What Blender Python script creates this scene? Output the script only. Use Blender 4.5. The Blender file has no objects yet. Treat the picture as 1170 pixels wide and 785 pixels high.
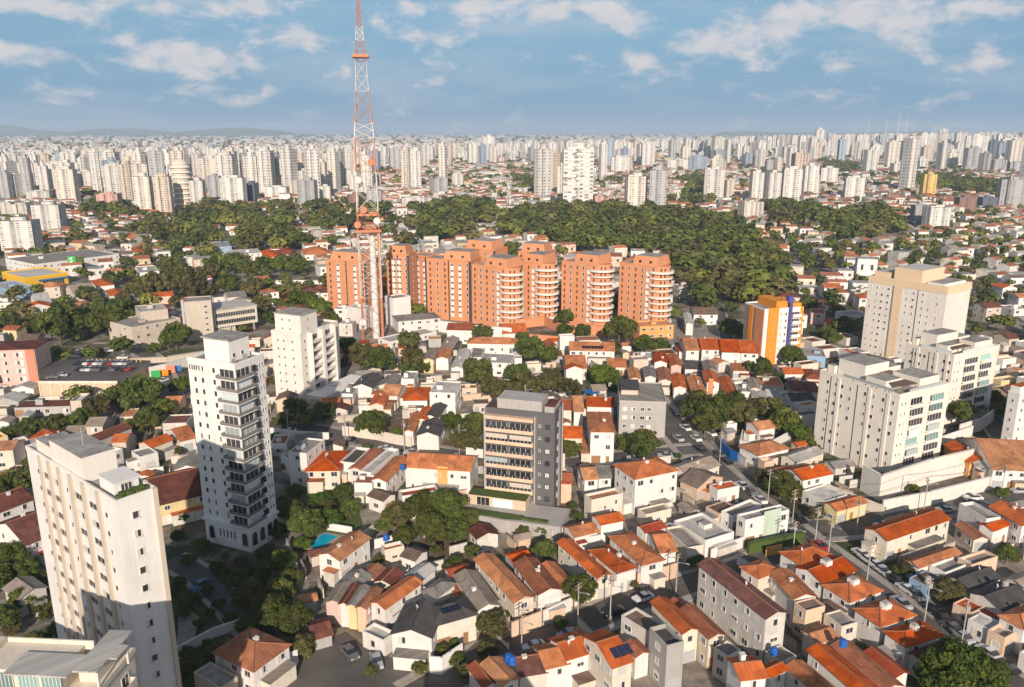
import bpy, math, random
import numpy as np
from math import radians, sin, cos, pi, atan2, hypot
R = random.Random(7)
NR = np.random.default_rng(11)
scene = bpy.context.scene
COL = scene.collection

# ------------------------------------------------------------------ camera
CAMH, FPX, HY = 85.0, 910.0, 150.0
PITCH = math.atan((392.5 - HY) / FPX)
cd = bpy.data.cameras.new('camera')
cd.sensor_width = 36.0
cd.lens = FPX / 1170.0 * 36.0
cd.clip_start = 1.0
cd.clip_end = 60000.0
cam = bpy.data.objects.new('camera', cd)
cam.location = (0, 0, CAMH)
cam.rotation_euler = (pi / 2 - PITCH, 0, 0)
COL.objects.link(cam)
scene.camera = cam

# ------------------------------------------------------------------ light
SUN_EL = radians(23.0)
SUN_DIR = (-0.045, 1.0)            # the way shadows run on the ground
_l = hypot(*SUN_DIR)
sx, sy = -SUN_DIR[0] / _l, -SUN_DIR[1] / _l      # towards the sun
SUN_AZ = atan2(sx, sy)
sd = bpy.data.lights.new('sun', 'SUN')
sd.energy = 4.45
sd.angle = radians(0.55)
sd.color = (1.0, 0.87, 0.735)
sun = bpy.data.objects.new('sun', sd)
sun.rotation_euler = (pi / 2 - SUN_EL, 0, pi - SUN_AZ)
COL.objects.link(sun)

wd = bpy.data.worlds.new('World')
scene.world = wd
wd.use_nodes = True
nt = wd.node_tree
nt.nodes.clear()
def WN(t, **k):
    n = nt.nodes.new(t)
    for a, b in k.items():
        setattr(n, a, b)
    return n
def wl(a, b): nt.links.new(a, b)
def wmath(op, a, b=None, c=None):
    n = WN('ShaderNodeMath', operation=op)
    for i, v in enumerate((a, b, c)):
        if v is None: continue
        if isinstance(v, (int, float)): n.inputs[i].default_value = v
        else: wl(v, n.inputs[i])
    return n.outputs[0]
sky = WN('ShaderNodeTexSky', sky_type='NISHITA', sun_disc=False)
sky.sun_elevation = SUN_EL
sky.sun_rotation = SUN_AZ
sky.air_density = 1.0
sky.dust_density = 0.6
sky.ozone_density = 3.0
tc = WN('ShaderNodeTexCoord')
sep = WN('ShaderNodeSeparateXYZ'); wl(tc.outputs['Generated'], sep.inputs[0])
az = wmath('ARCTAN2', sep.outputs[0], sep.outputs[1])
el = sep.outputs[2]
def cloud_layer(scale, sx_, sz_, ox, oz, lo, hi, det=9.0, rough=0.55):
    cmb = WN('ShaderNodeCombineXYZ')
    wl(wmath('MULTIPLY_ADD', az, sx_, ox), cmb.inputs[0])
    wl(wmath('MULTIPLY_ADD', el, sz_, oz), cmb.inputs[1])
    cmb.inputs[2].default_value = 0.37 * scale
    n = WN('ShaderNodeTexNoise'); n.inputs['Scale'].default_value = scale
    n.inputs['Detail'].default_value = det; n.inputs['Roughness'].default_value = rough
    n.inputs['Distortion'].default_value = 0.25
    wl(cmb.outputs[0], n.inputs['Vector'])
    return n.outputs[0]
# soft banks at the places where the photograph has them: (px, py, half-width px, half-height px, weight)
BANKS = [(30, 6, 60, 9, 1.0), (150, 4, 60, 10, .9), (290, 5, 50, 12, .85), (35, 58, 42, 11, 1.0), (136, 47, 14, 6, .75), (215, 70, 85, 13, .85),
         (350, 42, 45, 12, .75), (262, 77, 60, 9, .6), (560, 8, 90, 10, .85), (495, 42, 70, 11, .6), (610, 12, 80, 12, .8), (708, 22, 34, 16, .95),
         (720, 66, 60, 14, .7), (800, 52, 45, 14, .85), (880, 28, 60, 16, .9), (960, 20, 60, 18, .95), (1050, 22, 55, 20, .9), (1120, 8, 60, 8, .8),
         (960, 75, 22, 14, .6), (1120, 70, 80, 16, .5), (100, 95, 40, 18, .5), (220, 108, 90, 12, .35), (470, 98, 60, 12, .4),
         (870, 80, 40, 16, .35), (790, 125, 60, 6, .25), (640, 140, 90, 5, .15)]
tot = None
for (bx, by, hw, hh, wt) in BANKS:
    dx = (bx - 585) / FPX; dy = -(by - 392.5) / FPX
    v = np.array([dx, cos(PITCH) + dy * sin(PITCH), -sin(PITCH) + dy * cos(PITCH)])
    v /= np.linalg.norm(v)
    a0 = atan2(v[0], v[1]); e0 = v[2]
    qa = wmath('POWER', wmath('MULTIPLY', wmath('SUBTRACT', az, a0), FPX / hw), 2.0)
    qe = wmath('POWER', wmath('MULTIPLY', wmath('SUBTRACT', el, e0), FPX / hh), 2.0)
    g = wmath('MULTIPLY', wmath('EXPONENT', wmath('MULTIPLY', wmath('ADD', qa, qe), -0.8)), wt)
    tot = g if tot is None else wmath('MAXIMUM', tot, g)
n1 = cloud_layer(1.0, 20.0, 40.0, 3.1, 0.0, 0, 0, 12.0, 0.6)
n2 = cloud_layer(1.0, 5.0, 26.0, 9.4, 2.0, 0, 0)
dens = wmath('ADD', wmath('MULTIPLY', tot, 1.05), wmath('MULTIPLY', wmath('SUBTRACT', n1, 0.5), 3.4))
mr = WN('ShaderNodeMapRange', interpolation_type='SMOOTHSTEP')
wl(dens, mr.inputs[0]); mr.inputs[1].default_value = 0.12; mr.inputs[2].default_value = 1.05
mr.inputs[3].default_value = 0; mr.inputs[4].default_value = 0.82
veil = WN('ShaderNodeMapRange', interpolation_type='SMOOTHSTEP')
wl(n2, veil.inputs[0]); veil.inputs[1].default_value = 0.45; veil.inputs[2].default_value = 0.75
veil.inputs[3].default_value = 0; veil.inputs[4].default_value = 0.30
cm = wmath('MAXIMUM', mr.outputs[0], veil.outputs[0])
# shading inside the clouds: brighter crests, greyer bases
shade = WN('ShaderNodeMix', data_type='RGBA')
wl(n1, shade.inputs[0])
shade.inputs[6].default_value = (4.3, 4.9, 5.7, 1)
shade.inputs[7].default_value = (8.6, 7.5, 6.9, 1)
skyt = WN('ShaderNodeMix', data_type='RGBA', blend_type='MULTIPLY'); skyt.inputs[0].default_value = 1.0
wl(sky.outputs[0], skyt.inputs[6]); skyt.inputs[7].default_value = (1.15, 1.0, 0.84, 1)
low = WN('ShaderNodeMapRange', interpolation_type='SMOOTHSTEP'); wl(el, low.inputs[0]); low.inputs[1].default_value = 0.0; low.inputs[2].default_value = 0.36; low.inputs[3].default_value = 0.88; low.inputs[4].default_value = 0.0
air = WN('ShaderNodeMix', data_type='RGBA'); wl(low.outputs[0], air.inputs[0]); wl(skyt.outputs[2], air.inputs[6]); air.inputs[7].default_value = (.98, 2.85, 5.0, 1)
mixc = WN('ShaderNodeMix', data_type='RGBA')
wl(cm, mixc.inputs[0]); wl(air.outputs[2], mixc.inputs[6]); wl(shade.outputs[2], mixc.inputs[7])
bg = WN('ShaderNodeBackground'); bg.inputs[1].default_value = 0.095
wl(mixc.outputs[2], bg.inputs[0])
wo = WN('ShaderNodeOutputWorld'); wl(bg.outputs[0], wo.inputs[0])

vs = scene.view_settings
vs.view_transform = 'Standard'; vs.look = 'None'; vs.exposure = 0.22; vs.gamma = 1.0
vs.use_curve_mapping = False
scene.render.engine = 'CYCLES'
cy = scene.cycles
cy.max_bounces = 5; cy.diffuse_bounces = 3; cy.glossy_bounces = 2; cy.transmission_bounces = 2
cy.volume_bounces = 1; cy.transparent_max_bounces = 4; cy.caustics_reflective = False; cy.caustics_refractive = False
cy.use_denoising = True

# ------------------------------------------------------------------ pixels of the photo <-> the ground
def ray(px, py):
    x = (px - 585) / FPX; y = -(py - 392.5) / FPX
    return (x, cos(PITCH) + y * sin(PITCH), -sin(PITCH) + y * cos(PITCH))
def P(px, py, z=0.0):
    d = ray(px, py); t = (z - CAMH) / d[2]
    return (d[0] * t, d[1] * t)
def proj(x, y, z=0.0):
    z -= CAMH
    f = y * cos(PITCH) - z * sin(PITCH); u = y * sin(PITCH) + z * cos(PITCH)
    return (585 + FPX * x / f, 392.5 - FPX * u / f)
def rect_px(A, B, C, h):
    a, b, c = (np.array(P(q[0], q[1], h)) for q in (A, B, C))
    ba, bc = a - b, c - b
    la, lc = np.linalg.norm(ba), np.linalg.norm(bc)
    if lc >= la: ang = atan2(bc[1], bc[0])
    else: ang = atan2(ba[1], ba[0]) - pi / 2
    ux = np.array((cos(ang), sin(ang))); uy = np.array((-sin(ang), cos(ang)))
    w = max(1.5, float(bc @ ux)); d = max(1.5, float(ba @ uy))
    return float(b[0]), float(b[1]), ang, w, d

# ------------------------------------------------------------------ materials
MATS = {}
def nodes_of(name):
    m = bpy.data.materials.new(name); m.use_nodes = True
    t = m.node_tree; b = t.nodes['Principled BSDF']
    return m, t, b
def N(t, ty, **k):
    n = t.nodes.new(ty)
    for a, b in k.items(): setattr(n, a, b)
    return n
def rgb(c, f=1.0): return (min(1, c[0] * f), min(1, c[1] * f), min(1, c[2] * f), 1)
def stain_mat(name, base, dark=None, amount=0.5, scale=0.35, streak=True, rough=0.85, bump=0.0, rnd=0.10, hue=0.0, spec=0.3, coord='Object', lo=0.42, hi=0.72):
    m, t, b = nodes_of(name); L = t.links.new
    dark = dark or tuple(x * 0.55 for x in base)
    tcn = N(t, 'ShaderNodeTexCoord'); oi = N(t, 'ShaderNodeObjectInfo')
    add = N(t, 'ShaderNodeVectorMath', operation='ADD')
    mul = N(t, 'ShaderNodeVectorMath', operation='SCALE'); mul.inputs[3].default_value = 57.0
    cmb = N(t, 'ShaderNodeCombineXYZ')
    for i in range(3): L(oi.outputs['Random'], cmb.inputs[i])
    L(cmb.outputs[0], mul.inputs[0]); L(tcn.outputs[coord], add.inputs[0]); L(mul.outputs[0], add.inputs[1])
    n = N(t, 'ShaderNodeTexNoise'); n.inputs['Scale'].default_value = scale; n.inputs['Detail'].default_value = 6; n.inputs['Roughness'].default_value = 0.62
    L(add.outputs[0], n.inputs['Vector'])
    fac = n.outputs[0]
    if streak:
        mp = N(t, 'ShaderNodeVectorMath', operation='MULTIPLY')
        mp.inputs[1].default_value = (1.6, 1.6, 0.16) if streak is True else streak
        L(add.outputs[0], mp.inputs[0])
        n2 = N(t, 'ShaderNodeTexNoise'); n2.inputs['Scale'].default_value = 1.0; n2.inputs['Detail'].default_value = 4; n2.inputs['Roughness'].default_value = 0.7
        L(mp.outputs[0], n2.inputs['Vector'])
        av = N(t, 'ShaderNodeMath', operation='MULTIPLY_ADD'); av.inputs[1].default_value = 0.5
        hf = N(t, 'ShaderNodeMath', operation='MULTIPLY'); hf.inputs[1].default_value = 0.5
        L(n2.outputs[0], hf.inputs[0]); L(fac, av.inputs[0]); L(hf.outputs[0], av.inputs[2])
        fac = av.outputs[0]
    r = N(t, 'ShaderNodeMapRange'); L(fac, r.inputs[0])
    r.inputs[1].default_value = lo; r.inputs[2].default_value = hi; r.inputs[3].default_value = 0; r.inputs[4].default_value = amount
    mx = N(t, 'ShaderNodeMix', data_type='RGBA'); L(r.outputs[0], mx.inputs[0])
    mx.inputs[6].default_value = rgb(base); mx.inputs[7].default_value = rgb(dark)
    hs = N(t, 'ShaderNodeHueSaturation'); L(mx.outputs[2], hs.inputs['Color'])
    vr = N(t, 'ShaderNodeMapRange'); L(oi.outputs['Random'], vr.inputs[0]); vr.inputs[3].default_value = 1 - rnd; vr.inputs[4].default_value = 1 + rnd * 0.6
    L(vr.outputs[0], hs.inputs['Value'])
    if hue:
        wn = N(t, 'ShaderNodeMath', operation='FRACT'); ml = N(t, 'ShaderNodeMath', operation='MULTIPLY'); ml.inputs[1].default_value = 7.31
        L(oi.outputs['Random'], ml.inputs[0]); L(ml.outputs[0], wn.inputs[0])
        hr = N(t, 'ShaderNodeMapRange'); L(wn.outputs[0], hr.inputs[0]); hr.inputs[3].default_value = 0.5 - hue; hr.inputs[4].default_value = 0.5 + hue
        L(hr.outputs[0], hs.inputs['Hue'])
        sr = N(t, 'ShaderNodeMapRange'); L(wn.outputs[0], sr.inputs[0]); sr.inputs[3].default_value = 1.08; sr.inputs[4].default_value = 0.86
        L(sr.outputs[0], hs.inputs['Saturation'])
    L(hs.outputs[0], b.inputs['Base Color'])
    b.inputs['Roughness'].default_value = rough
    b.inputs['Specular IOR Level'].default_value = spec
    if bump:
        bp = N(t, 'ShaderNodeBump'); bp.inputs['Strength'].default_value = bump; bp.inputs['Distance'].default_value = 0.1
        L(fac, bp.inputs['Height']); L(bp.outputs[0], b.inputs['Normal'])
    MATS[name] = m
    return m
def tile_mat(name, base, dark, hue=0.0, patch=.22, rows=True):
    m, t, b = nodes_of(name); L = t.links.new
    tcn = N(t, 'ShaderNodeTexCoord'); oi = N(t, 'ShaderNodeObjectInfo')
    off = N(t, 'ShaderNodeVectorMath', operation='SCALE'); off.inputs[3].default_value = 91.0; cmb = N(t, 'ShaderNodeCombineXYZ')
    for i in range(2): L(oi.outputs['Random'], cmb.inputs[i])
    L(cmb.outputs[0], off.inputs[0]); add = N(t, 'ShaderNodeVectorMath', operation='ADD'); L(tcn.outputs['UV'], add.inputs[0]); L(off.outputs[0], add.inputs[1])
    def noise(sc, st, det=5, ro=.65):
        mp = N(t, 'ShaderNodeVectorMath', operation='MULTIPLY'); mp.inputs[1].default_value = st; L(add.outputs[0], mp.inputs[0])
        n = N(t, 'ShaderNodeTexNoise'); n.inputs['Scale'].default_value = sc; n.inputs['Detail'].default_value = det; n.inputs['Roughness'].default_value = ro; L(mp.outputs[0], n.inputs['Vector']); return n.outputs[0]
    def rg(x, a, b_, c, d):
        r = N(t, 'ShaderNodeMapRange'); L(x, r.inputs[0]); r.inputs[1].default_value = a; r.inputs[2].default_value = b_; r.inputs[3].default_value = c; r.inputs[4].default_value = d; return r.outputs[0]
    big = noise(.35, (1, 1, 1)); streak = noise(1.0, (3.2, .35, 1)); fine = noise(7.0, (1, 1, 1), 2)
    m1 = N(t, 'ShaderNodeMix', data_type='RGBA'); L(rg(big, .42, .68, 0, .6), m1.inputs[0]); m1.inputs[6].default_value = rgb(base); m1.inputs[7].default_value = rgb(dark)
    m2 = N(t, 'ShaderNodeMix', data_type='RGBA'); L(rg(streak, .48, .72, 0, .6), m2.inputs[0]); L(m1.outputs[2], m2.inputs[6]); m2.inputs[7].default_value = rgb(dark, .6)
    # patches of replaced tiles
    vo = N(t, 'ShaderNodeTexVoronoi', distance='CHEBYCHEV'); vo.inputs['Scale'].default_value = .55; L(add.outputs[0], vo.inputs['Vector'])
    sp = N(t, 'ShaderNodeSeparateColor'); L(vo.outputs['Color'], sp.inputs[0])
    val = rg(sp.outputs[0], 0, 1, 1 - patch, 1 + patch * .8)
    f2 = N(t, 'ShaderNodeMath', operation='MULTIPLY'); L(val, f2.inputs[0]); L(rg(fine, .3, .7, .80, 1.18), f2.inputs[1])
    f3 = N(t, 'ShaderNodeMath', operation='MULTIPLY'); L(f2.outputs[0], f3.inputs[0]); L(rg(oi.outputs['Random'], 0, 1, .78, 1.14), f3.inputs[1])
    hs = N(t, 'ShaderNodeHueSaturation'); L(m2.outputs[2], hs.inputs['Color']); L(f3.outputs[0], hs.inputs['Value'])
    fr = N(t, 'ShaderNodeMath', operation='FRACT'); ml = N(t, 'ShaderNodeMath', operation='MULTIPLY'); ml.inputs[1].default_value = 7.31; L(oi.outputs['Random'], ml.inputs[0]); L(ml.outputs[0], fr.inputs[0])
    L(rg(fr.outputs[0], 0, 1, .5 - hue, .5 + hue), hs.inputs['Hue']); L(rg(fr.outputs[0], 0, 1, 1.1, .84), hs.inputs['Saturation'])
    L(hs.outputs[0], b.inputs['Base Color']); b.inputs['Roughness'].default_value = .85; b.inputs['Specular IOR Level'].default_value = .2
    wv = N(t, 'ShaderNodeTexWave', bands_direction='X'); wv.inputs['Scale'].default_value = .9; wv.inputs['Distortion'].default_value = .3; L(tcn.outputs['UV'], wv.inputs['Vector'])
    ad = N(t, 'ShaderNodeMath', operation='MULTIPLY_ADD'); L(streak, ad.inputs[0]); ad.inputs[1].default_value = .8; L(wv.outputs[0], ad.inputs[2])
    bp = N(t, 'ShaderNodeBump'); bp.inputs['Strength'].default_value = .55; bp.inputs['Distance'].default_value = .07; L(ad.outputs[0], bp.inputs['Height']); L(bp.outputs[0], b.inputs['Normal'])
    MATS[name] = m
def plain_mat(name, base, rough=0.6, metal=0.0, spec=0.5):
    return stain_mat(name, base, tuple(x * 0.8 for x in base), amount=0.35, scale=1.5, streak=False, rough=rough, rnd=0.05, spec=spec)
WALLS = dict(white=(.80, .765, .72), cream=(.74, .66, .55), peach=(.74, .54, .39), grey=(.44, .42, .40), beige=(.60, .52, .43), yellow=(.76, .62, .34),
             pink=(.70, .48, .42), stained=(.74, .70, .64), pale_green=(.58, .68, .56), dark_grey=(.13, .125, .13), orange=(.78, .40, .14), blue=(.30, .45, .62))
for k, c in WALLS.items():
    am = {'stained': .9, 'white': .48, 'dark_grey': .3}.get(k, .55)
    stain_mat('wall_' + k, c, tuple(x * y for x, y in zip(c, (.50, .46, .42))), amount=am, scale=.25 if k != 'stained' else .4, lo=.44 if k != 'stained' else .36, hi=.78, bump=.15)
ROOFS = dict(orange=((.62, .19, .055), (.36, .10, .04)), redbrown=((.44, .135, .06), (.19, .065, .04)), maroon=((.20, .07, .05), (.11, .05, .04)),
             grey=((.31, .285, .26), (.15, .135, .12)), dark=((.105, .095, .09), (.05, .048, .048)), light=((.58, .55, .51), (.36, .335, .31)),
             tan=((.38, .31, .25), (.22, .18, .15)), brown=((.22, .15, .115), (.12, .085, .07)), slab=((.40, .37, .34), (.20, .185, .17)))
for k, (a, d) in ROOFS.items():
    if k == 'slab': stain_mat('roof_slab', a, d, amount=.9, scale=.45, streak=False, rough=.85, bump=.3, rnd=.16, lo=.38, hi=.66)
    else: tile_mat('roof_' + k, a, d, .014 if k in ('orange', 'redbrown') else .0, .24 if k in ('orange', 'redbrown', 'maroon') else .14)
stain_mat('orange_brick', (.66, .30, .15), (.48, .19, .10), amount=.75, scale=.25, rnd=.05, bump=.1)
stain_mat('tower_white', (.82, .79, .745), (.55, .50, .45), amount=.55, scale=.15, rnd=.03, bump=.06)
stain_mat('tower_warm', (.82, .755, .66), (.56, .49, .42), amount=.5, scale=.15, rnd=.03, bump=.06)
stain_mat('peach_paint', (.80, .60, .40), (.66, .48, .32), amount=.3, scale=.12, rnd=.02)
stain_mat('tower_cream', (.80, .745, .67), (.53, .46, .40), amount=.55, scale=.15, rnd=.03, bump=.06)
stain_mat('pilaster', (.60, .51, .41), (.48, .41, .33), amount=.4, scale=.2, rnd=.03)
stain_mat('concrete', (.46, .43, .40), (.25, .235, .22), amount=.6, scale=.3, rnd=.06, bump=.2)
stain_mat('gable_stripe', (.78, .29, .03), (.62, .22, .03), amount=.3, scale=.2)
stain_mat('purple', (.09, .09, .30), None, amount=.2)
stain_mat('salmon', (.72, .26, .17), None, amount=.2)
stain_mat('asphalt', (.150, .136, .122), (.085, .078, .072), amount=.9, scale=.12, streak=False, rough=.9, rnd=0, bump=.1, coord='Object', lo=.35, hi=.65)
stain_mat('pavement', (.42, .37, .32), (.25, .22, .185), amount=.8, scale=.5, streak=False, rnd=0.03)
stain_mat('lawn', (.085, .12, .03), (.045, .07, .02), amount=.8, scale=.4, streak=False, rnd=.05, rough=.95)
stain_mat('paint_white', (.75, .74, .70), None, amount=.3)
stain_mat('paint_yellow', (.75, .48, .05), None, amount=.3)
stain_mat('mast_orange', (.60, .24, .13), (.40, .19, .13), amount=.6, scale=.6, rough=.6)
stain_mat('mast_white', (.72, .68, .63), (.50, .42, .36), amount=.6, scale=.6, rough=.6)
stain_mat('tarp_blue', (.02, .16, .52), (.01, .09, .35), amount=.5, scale=.6, rough=.5)
stain_mat('tank_blue', (.02, .13, .50), None, amount=.15, rough=.35)
stain_mat('metal', (.45, .46, .47), None, amount=.3, rough=.4)
stain_mat('balcony_rail', (.24, .225, .20), None, amount=.3, rough=.5)
stain_mat('ridge', (.34, .15, .08), None, amount=.4)
stain_mat('dark_metal_and_shade', (.06, .06, .065), None, amount=.3, rough=.5)  # metal parts; also the painted recess shade on the brick towers
stain_mat('frame', (.70, .68, .65), None, amount=.15, rnd=.1)
stain_mat('shutter', (.66, .63, .58), None, amount=.2, rnd=.2)
stain_mat('wood', (.36, .20, .10), None, amount=.3, rnd=.2)
stain_mat('trunk', (.16, .12, .09), (.08, .06, .045), amount=.8, scale=2.0)
stain_mat('rubber', (.02, .02, .02), None, amount=.1)
stain_mat('green_sign', (.05, .42, .10), None, amount=.1)
stain_mat('shop_yellow', (.82, .48, .03), None, amount=.15)
stain_mat('shop_blue', (.05, .16, .40), None, amount=.15)
def glass_mat(name, col, rough=.12, spec=.6):
    m, t, b = nodes_of(name); L = t.links.new
    oi = N(t, 'ShaderNodeObjectInfo'); hs = N(t, 'ShaderNodeHueSaturation'); hs.inputs['Color'].default_value = rgb(col)
    vr = N(t, 'ShaderNodeMapRange'); L(oi.outputs['Random'], vr.inputs[0]); vr.inputs[3].default_value = .55; vr.inputs[4].default_value = 1.7
    L(vr.outputs[0], hs.inputs['Value']); L(hs.outputs[0], b.inputs['Base Color'])
    b.inputs['Roughness'].default_value = rough; b.inputs['Specular IOR Level'].default_value = spec
    MATS[name] = m
glass_mat('glass', (.045, .045, .05)); glass_mat('glass_green', (.22, .36, .34), .2); glass_mat('glass_pale', (.42, .48, .48), .25); glass_mat('panel_blue', (.015, .02, .045), .15)
m, t, b = nodes_of('pool_water'); b.inputs['Base Color'].default_value = (.01, .42, .62, 1); b.inputs['Roughness'].default_value = .05; MATS['pool_water'] = m
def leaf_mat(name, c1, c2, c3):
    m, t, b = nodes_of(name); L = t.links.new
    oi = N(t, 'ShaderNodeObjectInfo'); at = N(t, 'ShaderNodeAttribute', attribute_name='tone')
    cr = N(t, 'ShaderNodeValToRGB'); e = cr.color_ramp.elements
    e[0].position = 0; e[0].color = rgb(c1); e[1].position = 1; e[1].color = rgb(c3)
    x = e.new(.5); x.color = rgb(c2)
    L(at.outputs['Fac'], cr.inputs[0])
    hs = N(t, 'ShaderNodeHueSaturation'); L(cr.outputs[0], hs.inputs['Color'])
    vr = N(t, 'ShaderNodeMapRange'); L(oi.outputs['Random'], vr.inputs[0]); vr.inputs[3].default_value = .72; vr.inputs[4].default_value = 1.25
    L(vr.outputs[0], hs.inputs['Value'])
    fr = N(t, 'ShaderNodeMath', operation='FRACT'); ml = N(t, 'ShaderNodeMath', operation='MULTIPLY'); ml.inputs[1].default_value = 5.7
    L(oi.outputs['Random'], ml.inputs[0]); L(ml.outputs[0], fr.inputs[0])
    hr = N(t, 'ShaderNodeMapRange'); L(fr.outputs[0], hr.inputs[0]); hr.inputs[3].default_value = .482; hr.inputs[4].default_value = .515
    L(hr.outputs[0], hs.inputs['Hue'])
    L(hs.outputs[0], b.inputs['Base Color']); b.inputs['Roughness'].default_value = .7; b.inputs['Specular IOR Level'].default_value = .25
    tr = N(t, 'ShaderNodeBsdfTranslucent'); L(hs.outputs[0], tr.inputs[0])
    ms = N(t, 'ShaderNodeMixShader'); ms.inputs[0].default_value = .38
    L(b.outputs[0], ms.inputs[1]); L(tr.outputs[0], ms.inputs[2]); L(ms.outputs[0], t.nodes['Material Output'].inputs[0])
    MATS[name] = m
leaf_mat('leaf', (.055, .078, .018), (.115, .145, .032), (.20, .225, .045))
leaf_mat('leaf_bright', (.05, .08, .014), (.10, .15, .022), (.19, .23, .035))
leaf_mat('leaf_olive', (.075, .074, .028), (.14, .132, .044), (.225, .20, .065))
# facade with a grid of windows too small to model (towers far away); colour from the object or the vertex attribute
def far_wall(name, attr):
    m, t, b = nodes_of(name); L = t.links.new
    if attr:
        a = N(t, 'ShaderNodeAttribute', attribute_name='tint'); colr = a.outputs['Color']
    else:
        a = N(t, 'ShaderNodeObjectInfo'); colr = a.outputs['Color']
    uv = N(t, 'ShaderNodeTexCoord'); s = N(t, 'ShaderNodeSeparateXYZ'); L(uv.outputs['UV'], s.inputs[0])
    def mth(op, x, y=None):
        n = N(t, 'ShaderNodeMath', operation=op)
        for i, v in enumerate((x, y)):
            if v is None: continue
            if isinstance(v, (int, float)): n.inputs[i].default_value = v
            else: L(v, n.inputs[i])
        return n.outputs[0]
    u, v = s.outputs[0], s.outputs[1]
    fu = mth('FRACT', mth('DIVIDE', u, 3.4)); fv = mth('FRACT', mth('DIVIDE', v, 3.0))
    mu = mth('MULTIPLY', mth('GREATER_THAN', fu, .20), mth('LESS_THAN', fu, .80))
    mv = mth('MULTIPLY', mth('GREATER_THAN', fv, .25), mth('LESS_THAN', fv, .74))
    win = mth('MULTIPLY', mth('MULTIPLY', mu, mv), mth('GREATER_THAN', v, 0.01))
    # per-column strips of balconies and blank bays
    wn = N(t, 'ShaderNodeTexWhiteNoise', noise_dimensions='1D'); L(mth('FLOOR', mth('DIVIDE', u, 3.4)), wn.inputs['W'])
    colk = mth('GREATER_THAN', wn.outputs[0], .28)
    win = mth('MULTIPLY', win, colk)
    strip = mth('MULTIPLY', mth('MULTIPLY', mth('GREATER_THAN', wn.outputs[0], .80), mth('GREATER_THAN', v, .01)), .38)
    cell = N(t, 'ShaderNodeCombineXYZ'); L(mth('FLOOR', mth('DIVIDE', u, 3.4)), cell.inputs[0]); L(mth('FLOOR', mth('DIVIDE', v, 3.0)), cell.inputs[1])
    w2 = N(t, 'ShaderNodeTexWhiteNoise', noise_dimensions='2D'); L(cell.outputs[0], w2.inputs['Vector'])
    win = mth('MULTIPLY', win, mth('ADD', mth('MULTIPLY', w2.outputs[0], .55), .40))
    win = mth('MAXIMUM', win, strip)
    mx = N(t, 'ShaderNodeMix', data_type='RGBA'); L(win, mx.inputs[0]); L(colr, mx.inputs[6]); mx.inputs[7].default_value = (.07, .075, .085, 1)
    n = N(t, 'ShaderNodeTexNoise'); n.inputs['Scale'].default_value = .08; L(uv.outputs['UV'], n.inputs['Vector'])
    m2 = N(t, 'ShaderNodeMix', data_type='RGBA', blend_type='MULTIPLY'); m2.inputs[0].default_value = .25
    L(mx.outputs[2], m2.inputs[6]); L(n.outputs[0], m2.inputs[7])
    L(m2.outputs[2], b.inputs['Base Color']); b.inputs['Roughness'].default_value = .75
    MATS[name] = m
far_wall('far_wall', False); far_wall('far_wall_mass', True)
def tint_mat(name, rough=.85, nz=.3):
    m, t, b = nodes_of(name); L = t.links.new
    a = N(t, 'ShaderNodeAttribute', attribute_name='tint'); g = N(t, 'ShaderNodeNewGeometry')
    n = N(t, 'ShaderNodeTexNoise'); n.inputs['Scale'].default_value = .4; n.inputs['Detail'].default_value = 4; L(g.outputs['Position'], n.inputs['Vector'])
    r = N(t, 'ShaderNodeMapRange'); L(n.outputs[0], r.inputs[0]); r.inputs[1].default_value = .3; r.inputs[2].default_value = .7; r.inputs[3].default_value = 1 - nz; r.inputs[4].default_value = 1 + nz * .5
    hs = N(t, 'ShaderNodeHueSaturation'); L(a.outputs['Color'], hs.inputs['Color']); L(r.outputs[0], hs.inputs['Value'])
    L(hs.outputs[0], b.inputs['Base Color']); b.inputs['Roughness'].default_value = rough
    if name == 'tint_leaf':
        tr = N(t, 'ShaderNodeBsdfTranslucent'); L(hs.outputs[0], tr.inputs[0]); ms = N(t, 'ShaderNodeMixShader'); ms.inputs[0].default_value = .32
        L(b.outputs[0], ms.inputs[1]); L(tr.outputs[0], ms.inputs[2]); L(ms.outputs[0], t.nodes['Material Output'].inputs[0])
    MATS[name] = m
tint_mat('tint'); tint_mat('tint_leaf', .9, .35)
# ground: paved yards, dirt, patches of grass
m, t, b = nodes_of('ground'); L = t.links.new
g = N(t, 'ShaderNodeNewGeometry')
def nz(sc, det=5, ro=.6):
    n = N(t, 'ShaderNodeTexNoise'); n.inputs['Scale'].default_value = sc; n.inputs['Detail'].default_value = det; n.inputs['Roughness'].default_value = ro
    L(g.outputs['Position'], n.inputs['Vector']); return n.outputs[0]
def rng(x, a, b_, o=1.0):
    r = N(t, 'ShaderNodeMapRange'); L(x, r.inputs[0]); r.inputs[1].default_value = a; r.inputs[2].default_value = b_; r.inputs[4].default_value = o; return r.outputs[0]
m1 = N(t, 'ShaderNodeMix', data_type='RGBA'); L(rng(nz(.35), .38, .62), m1.inputs[0]); m1.inputs[6].default_value = (.27, .235, .20, 1); m1.inputs[7].default_value = (.46, .395, .33, 1)
m2 = N(t, 'ShaderNodeMix', data_type='RGBA'); L(rng(nz(.045), .52, .60), m2.inputs[0]); L(m1.outputs[2], m2.inputs[6]); m2.inputs[7].default_value = (.20, .135, .09, 1)
m3 = N(t, 'ShaderNodeMix', data_type='RGBA'); L(rng(nz(.021, 8, .7), .50, .56), m3.inputs[0]); L(m2.outputs[2], m3.inputs[6]); m3.inputs[7].default_value = (.075, .09, .03, 1)
m4 = N(t, 'ShaderNodeMix', data_type='RGBA', blend_type='MULTIPLY'); m4.inputs[0].default_value = .5; L(m3.outputs[2], m4.inputs[6]); L(nz(1.6, 4, .7), m4.inputs[7])
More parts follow.
